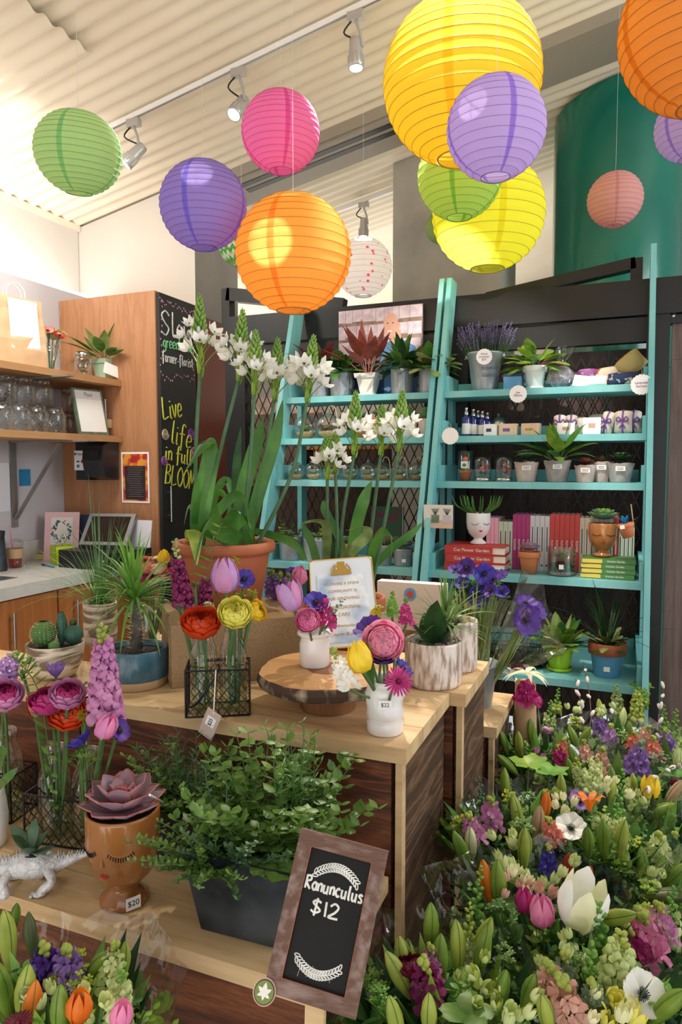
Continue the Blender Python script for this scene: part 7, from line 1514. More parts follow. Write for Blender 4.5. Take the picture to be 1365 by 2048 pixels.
# a tag box behind: kraft gift bag with red heart under the low teal shelf
P = dep(820, 1230, 2.5); t = thing('kraft_card', 'kraft gift cards with a round blue sticker behind the bark pots', 'card', (P.x, P.y, 0)); mb = MB('slab_leg'); mb.box((0, .03, .43), (.28, .06, .86)); part('stand', mb, t); mb = MB('fabric_linen'); mb.box((0, .03, .945), (.25, .05, .17)); part('card', mb, t); mb = MB('bluecard'); mb.disc((.0, .003, .99), .022, None, 24, (0, -1, 0)); mb.disc((0, .002, .99), .012, 'b_red', 20, (0, -1, 0)); part('round_sticker', mb, t)
# ------------------------------------------------------------ lower tier
P = on(212, 1828, ZL); m = mpp(P); P = V((P.x+.003, P.y+.045, ZL+.001)); m = mpp(P)
def bigrose(t, z, r):
    mb = MB('succ_pink'); 
    for k, (n, l_, e, w_) in enumerate(((8, 1.25, .12, .6), (7, 1.2, .40, .6), (6, 1.05, .72, .56), (5, .75, 1.0, .48), (4, .5, 1.25, .38))):
        for j in range(n):
            a = j*2*PI/n+k*.5; d = V((cos(a)*cos(e), sin(a)*cos(e), sin(e))); padleaf(mb, V((-.0, 0, z+.004+k*.004)), d, r*l_, r*w_*1.25, r*.09, 'succ_pink' if k < 3 else 'p_salmon' if k == 4 else 'succ_pink', curve=.55, n=7, edge='succ_edge')
    part('rosette', mb, t)
tw = toward(P); ax = V((0, 0, 1)).cross(tw)
fp = facepot(P, 72*m, 190*m, 'tan_glaze', 'big tan face pot with a pink rosette succulent on the low crate', tw-ax*.68, bigrose)
sticker(fp, V((0, 0, .0145))+(tw+ax*.35).normalized()*(72*m*.665), tw+ax*.35, .026, .022, '$20')
# dinosaur planter
P = on(60, 1775, ZL); P = V((P.x, P.y, ZL+.001)); t = thing('dinosaur_planter', 'silver painted toy dinosaur planter at the left edge', 'planter', tuple(P)); m = mpp(P)
dx = V((cos(R(28)), sin(R(28)), 0)); dn = V((-dx.y, dx.x, 0))
def dp(x, z, y=0): return dx*x+dn*y+V((0, 0, z))
mb = MB('silver_paint'); K_ = 1.0
sp_ = [dp(-.085, .052), dp(-.07, .050), dp(-.055, .044), dp(-.03, .040), dp(-.005, .043), dp(.02, .044), dp(.04, .042), dp(.06, .044), dp(.08, .05), dp(.1, .056), dp(.125, .06)]
rr_ = [.006, .013, .012, .019, .025, .025, .018, .011, .008, .005, .002]
sm = smooth(sp_, 4); rs = []
for i in range(len(sm)): f = i/(len(sm)-1)*(len(rr_)-1); k = min(int(f), len(rr_)-2); rs.append(rr_[k]+(rr_[k+1]-rr_[k])*(f-k))
mb.tube(sm, rs, None, 16)
for x, y, s_ in ((-.03, .022, 1), (-.03, -.022, -1), (.035, .022, 1), (.035, -.022, -1)):
    mb.tube(smooth([dp(x, .038, y*.6), dp(x+(-.008 if x < 0 else .012), .024, y*1.2), dp(x+(-.002 if x < 0 else -.004), .010, y*1.35), dp(x-.006, .003, y*1.4)]), [.0105, .011, .010, .0095, .009, .008, .0075, .007, .0065, .006, .006, .006, .0055][:9] if False else .0085, None, 8)
    mb.blob(dp(x-.012, .004, y*1.4), (.012, .009, .004), None, 8, 4)
    for q in (-1, 0, 1): mb.blob(dp(x-.022, .003, y*1.4+q*.005), (.004, .003, .003), None, 6, 3)
mb.blob(dp(-.085, .052), (.016, .012, .011), None, 10, 6); mb.tube([dp(-.09, .047), dp(-.108, .046)], [.009, .005], None, 8)
part('body', mb, t); mb = MB('silver_paint')
for i in range(24):
    f = .12+.85*i/24; k = int(f*(len(sm)-1)); 
    if .4 < f < .62: continue
    for y in (-1, 1): mb.tube([sm[k]+dn*y*rs[k]*.35+V((0, 0, rs[k]*.8)), sm[k]+dn*y*rs[k]*.45+V((0, 0, rs[k]*.9+.009*(1-abs(f-.5))))], [.003, .0004], None, 5)
part('back_spines', mb, t); mb = MB('soil'); mb.blob(dp(.005, .062), (.02, .016, .006), None, 12, 5, None, .1); part('soil', mb, t); mb = MB('leaf_blue')
for a, e, l_ in ((2.9, .35, .075), (0.2, .2, .05), (1.8, 1.3, .06), (3.6, .7, .05), (5.4, .6, .045), (0.9, .8, .045)): padleaf(mb, dp(.005, .064), V((cos(a)*cos(e), sin(a)*cos(e), sin(e))), l_, .026, .006, 'leaf_blue', curve=.3)
part('succulent', mb, t)
# zinc herb planters
def zinc(P, w_, d_, h, rz, label):
    t = thing('herb_planter', label, 'planter', tuple(P), rz); mb = MB('zinc'); k = .76
    a = [(-w_/2*k, -d_/2*k, 0), (w_/2*k, -d_/2*k, 0), (w_/2*k, d_/2*k, 0), (-w_/2*k, d_/2*k, 0)]; b = [(-w_/2, -d_/2, h), (w_/2, -d_/2, h), (w_/2, d_/2, h), (-w_/2, d_/2, h)]; c = [(x*.97, y*.97, z) for x, y, z in b]; e = [(x*.93, y*.93, h*.85) for x, y, z in b]
    mb.grid([a, b, c, e], None, True, False); mb.add(a, [(3, 2, 1, 0)], None, False); part('pot', mb, t)
    mb = MB('soil'); n = 10; mb.grid([[V((-w_/2*.93+w_*.93*i/n, -d_/2*.93+d_*.93*j/n, h*.86+U(0, .006))) for i in range(n+1)] for j in range(n+1)]); part('soil', mb, t); return t
A = on(405, 1905, ZL)
Pz = on(484, 1880, ZL); Pz = V((Pz.x, Pz.y+.057, ZL+.001)); mz = mpp(Pz); W_ = .19
t = zinc(Pz, .205, .15, .14, R(2), 'big square zinc planter of mint, thyme and rosemary on the low crate')
def clump(t, kind, cx, cy, z, rx, ry, h, n, lw, mat, sid='sprigs', L=.1, shape='oval', up=.9, nn=8, rt=1.7):
    mb = MB(mat)
    for i in range(n):
        a = U(0, 6.28); q = U(0, 1)**.5; p = V((cx+rx*q*cos(a)*.6, cy+ry*q*sin(a)*.6, z)); d = V((cos(a)*q*1.1, sin(a)*q*1.1, up+U(0, .4)))
        sprig(mb, p, d, L*U(.6, 1.2)*(1.15-.3*q), lw, mat if not isinstance(mat, list) else mat[i % len(mat)], nn, lw*rt, bend=.5, shape=shape)
    part(sid, mb, t)
clump(t, 'mint', .02, .03, .105, .09, .05, 0, 60, .027, 'leaf_herb', 'mint_leaves', .17, 'oval', 1.1, 9, 1.3)
clump(t, 'thyme', -.06, -.055, .105, .06, .035, 0, 46, .0085, 'leaf_herb', 'thyme_sprigs', .12, 'oval', .5, 14)
clump(t, 'thyme', -.02, -.04, .105, .05, .03, 0, 26, .009, 'leaf_olive' if False else 'leaf_blue', 'oregano_sprigs', .13, 'oval', .9, 13)
mb = MB('leaf_herb')
for k in range(9): p = V((.05+U(-.03, .03), .03+U(-.02, .02), .11)); sprig(mb, p, V((U(-.1, .3), 0, 1)), .21*U(.8, 1.1), .004, 'leaf', 16, .026, .2, 'lance')
part('rosemary_sprigs', mb, t)
mb = MB('leaf_herb')
for k in range(16): a = U(-2.6, .2); leaf(mb, (.05+U(-.05, .03), -.02+U(-.03, .02), .12), V((cos(a), sin(a), .9)), .06, .05, 'leaf_herb', 1.1, .15, 6, 'heart', wav=.05)
part('broad_herb_leaves', mb, t)
Pz2 = V((-.785, 1.115, ZL+.001)); t = zinc(Pz2, .12, .08, .105, R(2), 'smaller zinc planter of rosemary and marjoram behind the big one')
mb = MB('leaf')
for k in range(12): sprig(mb, (U(-.04, .04), U(-.02, .02), .09), V((U(-.5, .3), U(-.3, .2), 1)), .15*U(.8, 1.15), .004, 'leaf_blue', 15, .032, .2, 'lance')
part('rosemary_sprigs', mb, t); clump(t, 'm', 0, 0, .09, .05, .04, 0, 40, .013, 'leaf_herb', 'marjoram_sprigs', .14, 'oval', .9, 11)
for (px, py, d_, lab) in ((300, 1590, 1.2, 'thin white plant stake leaning at the left of the zinc planters'), (390, 1520, 1.25, 'clear plant label stake among the rosemary')):
    a = dep(px, py, d_); b = Pz2+V((-.03 if px < 350 else .03, 0, .095)); mb = MB('white' if px < 350 else 'clear_plastic'); mb.tube([b, a], .0022 if px < 350 else .005, None, 6, True, 1 if px < 350 else .3); solo('plant_stake', mb, lab, 'stake', tuple(b), 0, None, True)
# chalkboard sign
S1, S2, S3, S4 = dep(598, 1662, .93), dep(778, 1694, .91), dep(712, 2046, .85), dep(536, 1972, .87)
cen = (S1+S2+S3+S4)/4; ex = ((S2-S1)+(S3-S4)).normalized(); ey = (S1+S2-S3-S4); W_ = .5*((S2-S1).length+(S3-S4).length); H_ = ey.length/2; M0 = axes(cen, ex, ey)
t = thing('chalkboard_sign', 'small framed chalkboard reading Ranunculus $12 on a wooden stake', 'sign', tuple(cen)); L0 = Matrix.Translation(-cen) @ M0; fw = W_*.155
for nm, a, b, mt in (('frame_rail', (-W_/2, H_/2-fw), (W_/2, H_/2), 'brown_frame'), ('frame_rail', (-W_/2, -H_/2), (W_/2, -H_/2+fw), 'brown_frame'), ('frame_stile', (-W_/2, -H_/2+fw), (-W_/2+fw, H_/2-fw), 'brown_frame_v'), ('frame_stile', (W_/2-fw, -H_/2+fw), (W_/2, H_/2-fw), 'brown_frame_v')):
    mb = inm(MB(mt), L0); mb.b2((a[0], a[1], -.006), (b[0], b[1], .006)); part(nm, mb, t)
mb = inm(MB('orange_line'), L0); w2, h2 = W_/2-fw, H_/2-fw
mb.tube([(-w2, -h2, .005), (w2, -h2, .005), (w2, h2, .005), (-w2, h2, .005), (-w2, -h2, .005)], .0009, None, 4); part('inner_edge', mb, t)
mb = inm(MB('sign_slate'), L0); mb.b2((-w2, -h2, -.004), (w2, h2, .001)); sl = part('slate', mb, t)
mb = MB('chalk'); write(mb, 'Ranunculus', L0 @ Matrix.Translation((-w2*.93, h2*.36, .0014)), w2*1.86, h2*.2, .0016, 'chalk'); part('chalk_lettering', mb, sl)
mb = MB('chalk'); write(mb, '$12', L0 @ Matrix.Translation((-w2*.6, h2*.02, .0014)), w2*.9, h2*.23, .0016, 'chalk'); part('chalk_lettering', mb, sl)
for sg, cy in ((1, .62), (-1, -.62)):
    mb = inm(MB('chalk'), L0)
    for k in range(17):
        f = k/16*2-1; x = f*w2*.68; y = h2*(cy+sg*.16*(1-f*f)-(.04 if sg < 0 else 0)); a = -f*.7*sg
        for s_ in (-1, 1):
            c0_ = V((x, y+s_*h2*.035, .0015)); d_ = V((cos(a+s_*.6), sin(a+s_*.6), 0)); n_ = V((-d_.y, d_.x, 0)); mb.tube([c0_+d_*h2*.05*cos(u)+n_*h2*.022*sin(u) for u in [2*PI*j/10 for j in range(11)]], .0009, None, 4)
    part('chalk_wreath', mb, sl)
mb = inm(MB('chalk'), L0)
for k in range(9): x = w2*U(-.6, .7); y = h2*U(-.75, -.7); mb.tube([(x, y, .0012), (x+U(-.002, .002), y-h2*U(.05, .2), .0012)], .0003, None, 3)
part('chalk_drips', mb, sl)
pe = L0 @ V((-W_/2+fw*.1, -H_/2+fw*.45, .009)); nrm = (L0.to_3x3() @ V((0, 0, 1))); mb = MB('centre_dark'); Me = L0 @ Matrix.Translation((-W_/2+.002, -H_/2+.0, .0085)); mb.xf = Me
slab_(mb, ell(0, 0, .0145, .0155, 40), -.002, .0005, 'p_blush'); slab_(mb, ell(0, 0, .0128, .0138, 40), .0005, .001, 'centre_dark'); slab_(mb, ell(0, 0, .0118, .0128, 40), .001, .0013, 'emblem_green')
for a, l_ in ((0, .012), (-55, .0105), (55, .0105), (-115, .009), (115, .009), (180, .008)):
    q = R(a); d_ = V((sin(q), cos(q))); n_ = V((d_.y, -d_.x)); b0 = V((0, -.001)); pts = [b0+d_*l_*f+n_*l_*.24*sin(PI*f**.8)*s_ for f, s_ in [(j/8, 1) for j in range(9)]+[(j/8, -1) for j in range(7, 0, -1)]]; slab_(mb, [(p.x, p.y) for p in pts], .0014, .0018+abs(a)*1e-6, 'offwhite')
mb.xf = None; part('lily_emblem', mb, t)
mb = MB('pine'); a = L0 @ V((-W_*.02, -H_*.3, -.0125)); b = dep(600, 2048, .86)-cen; b = V((b.x, b.y, 0-cen.z)); mb.xf = axes((a+b)/2, V((0, 1, 0)).cross(a-b), (a-b)); mb.box((0, 0, 0), (.026, (a-b).length, .008)); mb.xf = None; part('stake', mb, t)
# bottle caddies at the left
def caddy(px, py, label, n=2, W_=.15, rz=R(20)):
    P = on(px, py, ZL); P = V((P.x, P.y, ZL+.001)); t = thing('wire_caddy', label, 'basket', tuple(P), rz); wirecage(t, W_, .085, .10); return P
Pc = caddy(118, 1695, 'black wire basket with two bottles behind the face pot', rz=R(8), W_=.16); e1 = V((cos(R(8)), sin(R(8)), 0)); e2 = V((-e1.y, e1.x, 0))
N1 = Pc-e1*.036+e2*.043; N2 = Pc+e1*.042+e2*.043
N1.z = N2.z = ZL+.005; milk(N1, 'left milk bottle in the wire basket behind the silver dinosaur', .035, .185); milk(N2, 'right milk bottle in the wire basket behind the face pot', .035, .185)
Pd = caddy(-40, 1640, 'black wire basket cut by the left edge', rz=R(8), W_=.16); N3 = Pd+e1*.036+e2*.043; N3.z = ZL+.005; milk(N3, 'milk bottle at the left edge holding a magenta ranunculus', .035, .185)
P = on(-12, 1690, ZL); t = thing('white_vase', 'white ceramic vase cut by the left edge', 'vase', (P.x-.01, P.y, ZL+.001)); mb = MB('white_glaze'); mb.lathe([(.03, 0), (.033, .01), (.036, .06), (.03, .11), (.026, .12), (.022, .12), (.026, .05)], n=32); part('body', mb, t)
mb = MB('leaf'); strapleaf(mb, [V((P.x-.01, P.y, ZL+.1)), dep(10, 1560, 1.2), dep(36, 1535, 1.18)], .014, 'leaf'); strapleaf(mb, [V((P.x-.01, P.y, ZL+.1)), dep(2, 1510, 1.2), dep(12, 1495, 1.18)], .014, 'leaf'); solo('green_blades', mb, 'green strap leaves in the white vase at the left edge', 'leaves', (P.x-.01, P.y, ZL+.06), 0, None, True)
T1 = N1+V((0, 0, .01)); T2 = N2+V((0, 0, .01)); T3 = N3+V((0, 0, .01)); tw = toward(N1)
fl('ranunculus', T1, 105, 1415, 1.24, .056, 'p_magenta', 'magenta ranunculus at the left in the bottle behind the dinosaur', None, V((-.3, 0, .9))+tw*.4, core='p_plum'); fl('ranunculus', T1+V((.008, 0, 0)), 134, 1402, 1.22, .05, 'p_magenta', 'magenta ranunculus at the right in the bottle behind the dinosaur', 'p_lilacpink', V((.1, 0, 1))+tw*.5, core='p_plum')
fl('ranunculus', T1+V((.0, .008, 0)), 134, 1440, 1.28, .058, 'p_redorange', 'orange-red bloom hidden behind the two magenta ones', None, V((.1, 0, .8))+tw*.5)
fl('tulip', T1+V((-.008, .0, 0)), 65, 1385, 1.3, .036, 'p_red', 'small red tulip leaning left behind the magenta ranunculus', 'p_salmon', V((.3, 0, -.6)), opened=.5); fl('anemone', T1+V((0, .01, 0)), 112, 1352, 1.3, .034, 'p_lav', 'small blue-violet anemone bud in front of the cactus bowl', None, V((0, 0, 1)), cup=1.6)
t = thing('fern_frond', 'bright green fern frond arching at the left', 'fern', tuple(T1)); mb = MB('leaf_fern'); b_fern(mb, [T1, dep(95, 1480, 1.26), dep(72, 1370, 1.25), dep(25, 1312, 1.24)], .026, 'leaf_fern', 26); part('frond', mb, t, True)
fl('snapdragon', T2, 212, 1440, 1.20, .044, 'p_lilacpink', 'large lilac pink snapdragon spike behind the face pot', None, V((-.02, 0, 1)), L=.165, n=44, frac=.8, lip='p_lilac', top='bud_lime')
fl('tulip', T2+V((-.005, -.01, 0)), 203, 1473, 1.14, .036, 'p_tulip', 'mauve tulip at the foot of the lilac snapdragon', 'p_pink', V((.35, 0, .6)), leafy=('leaf', [(.6, V((-.1, -.1, 1)), .1, .016)])); fl('anemone', T2+V((.01, 0, 0)), 236, 1462, 1.18, .042, 'p_purple', 'purple anemone right of the mauve tulip', None, V((.8, 0, .5)))
fl('anemone', T2+V((-.01, -.005, 0)), 165, 1488, 1.15, .044, 'p_blue', 'dark blue anemone left of the mauve tulip', None, V((-.5, -.1, .6)), cup=.8); fl('umbel', T2+V((-.008, 0, 0)), 172, 1435, 1.2, .034, 'chartreuse', 'chartreuse umbel left of the lilac snapdragon'); fl('umbel', T2+V((-.008, .008, 0)), 160, 1390, 1.28, .05, 'leaf_olive', 'olive feathery filler behind the chartreuse umbel'); fl('umbel', T2+V((-.008, -.008, 0)), 163, 1520, 1.15, .05, 'leaf_herb', 'green ruffled foliage under the dark blue anemone')
fl('ranunculus', T3, 8, 1405, 1.2, .052, 'p_magenta', 'magenta ranunculus cut by the left edge', 'p_lilacpink', V((.1, 0, .9))+tw*.5, core='p_plum'); fl('snapdragon', T3, 8, 1355, 1.25, .03, 'p_lilac', 'pale lilac snapdragon arching in at the left edge', None, V((.3, 0, .5)), L=.06, n=16)
fl('umbel', T1+V((0, .01, 0)), 44, 1340, 1.3, .05, 'leaf', 'green leafy filler at the upper left of the bottles')
# ------------------------------------------------------------ wrapped bouquets
GR = ('leaf', 'leaf_herb', 'leaf_lime', 'leaf_fern', 'leaf_dark')
def bouquet(label, c, z0, base, items, rad=.15, tilt=(0, 0, 1), fill=60, wrap=True, seed=0, bucket=None):
    """c: the bouquet centre in the photo; items stand on a dome of height z0 (metres above the floor)"""
    Cc = on(c[0], c[1], z0); B = V((Cc.x+base[0], Cc.y+base[1], z0-.36)); t = thing('wrapped_bouquet', label, 'bouquet', tuple(V((B.x, B.y, .024)))); 
    rs = random.Random(seed); st = MB('stem'); tl = V(tilt)
    def stem_(H, r=.0022): stemtube(st, B+V((rs.uniform(-.02, .02), rs.uniform(-.02, .02), 0)), H, r, 'stem', .01, 4)
    for kk, it in enumerate(items):
        kind, px, py, s_, col = it[:5]; s_ *= .82 if kind not in ('catkins', 'anemone') else 1; k = it[5] if len(it) > 5 else {}
        dz = k.get('dz', 0); H = on(px, py, z0+dz); o = V((H.x-Cc.x, H.y-Cc.y, 0)); n = V(k['n']) if 'n' in k else (V((0, 0, .30))+o*1.0+tl*.12+V((rs.uniform(-.05, .05), rs.uniform(-.05, .05), 0)))
        if kind == 'lily_bud': H = H-n.normalized()*s_*.5; bloom(t, kind, H, n, s_, col, k.get('m2'))
        elif kind == 'snapdragon': L_ = k.get('L', s_*3.2); H = H-n.normalized()*L_*.5; bloom(t, kind, H, n, s_, col, None, L_, n=k.get('cnt', 20), frac=k.get('frac', .6), top=k.get('top', 'leaf_fern'), lip=k.get('lip', col))
        elif kind == 'stock': L_ = k.get('L', s_*1.8); H = H-n.normalized()*L_*.4; bloom(t, kind, H, n, s_, col, None, L_, n=k.get('cnt', 16), top=k.get('top', 'bud_lime'))
        elif kind == 'umbel': bloom(t, kind, H, n, s_, col)
        elif kind == 'leafset':
            mb = MB(col); 
            for q in range(k.get('cnt', 5)): a = q*1.3+rs.uniform(0, 1); leaf(mb, H, V((cos(a), sin(a), .6)), s_, s_*.8, col, .8, .15, 6, 'heart', wav=.05)
            part('broad_leaves', mb, t, True)
        elif kind == 'freesia':
            mb = MB(col)
            for q in range(k.get('cnt', 6)): p = H+V((rs.uniform(-1, 1), rs.uniform(-1, 1), rs.uniform(-.8, .6)))*s_*.62; b_tulip(mb, frame(p, n+V((rs.uniform(-.3, .3), rs.uniform(-.3, .3), 0))), s_*rs.uniform(.3, .44), col, k.get('m2', col), opened=.5)
            part('freesia_cluster', mb, t, True)
        elif kind == 'catkins':
            mb = MB('catkin'); b_pussy(mb, [B, on(px, py, z0-.02), on(it[6][0], it[6][1], z0+it[6][2])], s_, k.get('cnt', 9)); part('pussy_willow_branch', mb, t, True); continue
        else: bloom(t, kind, H, n, s_, col, k.get('m2'), **({'opened': k['opened']} if 'opened' in k else {}))
        stem_(H)
    part('stems', st, t, True)
    mb = MB('leaf'); 
    for q in range(fill):
        a = rs.uniform(0, 6.28); e = rs.uniform(0, 1)**.5; H = V((Cc.x+rad*e*cos(a), Cc.y+rad*e*sin(a), z0-.035-.06*e*e+rs.uniform(-.03, .015))); d = V((cos(a)*e*.8, sin(a)*e*.8, .8))
        m_ = GR[rs.randrange(5)]; w_ = rs.random()
        if w_ < .45: sprig(mb, H-d*.05, d, .08, .014, m_, 6, .024, .3)
        elif w_ < .75: leaf(mb, H-d*.06, d, .12, .03, m_, .6, .3, 6, 'lance')
        else:
            for _ in range(5): leaf(mb, H, V((rs.uniform(-1, 1), rs.uniform(-1, 1), rs.uniform(.2, 1))), .035, .024, m_, .6, .2, 4, 'oval')
    part('foliage', mb, t, True)
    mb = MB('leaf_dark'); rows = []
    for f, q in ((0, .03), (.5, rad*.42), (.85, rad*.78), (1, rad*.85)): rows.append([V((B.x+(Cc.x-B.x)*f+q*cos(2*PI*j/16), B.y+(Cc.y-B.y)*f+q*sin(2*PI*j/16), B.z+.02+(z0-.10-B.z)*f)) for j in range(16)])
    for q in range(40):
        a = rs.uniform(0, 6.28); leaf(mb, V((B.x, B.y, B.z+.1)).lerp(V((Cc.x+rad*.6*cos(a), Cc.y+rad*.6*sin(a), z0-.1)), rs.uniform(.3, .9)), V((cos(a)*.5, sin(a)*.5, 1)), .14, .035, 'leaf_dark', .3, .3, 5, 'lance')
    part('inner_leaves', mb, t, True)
    mb = MB('stem'); mb.tube([B+V((0, 0, .05)), V((B.x, B.y, .025))], [.028, .024], 'stem', 10); part('tied_stalks', mb, t, True)
    if wrap: cello(t, B, rimring(V((Cc.x, Cc.y, z0-.01)), tl, rad*1.28, rad*1.28, 30, .12))
    return t, B
def bucket(P, label, r=.13, h=.3):
    t = thing('flower_bucket', label, 'bucket', (P.x, P.y, .001)); mb = MB('black_plastic'); mb.lathe([(r*.75, 0), (r*.78, .004), (r*.98, h*.97), (r*1.03, h), (r*.96, h), (r*.74, .02)], n=36); part('body', mb, t)
G = 'bud_green'
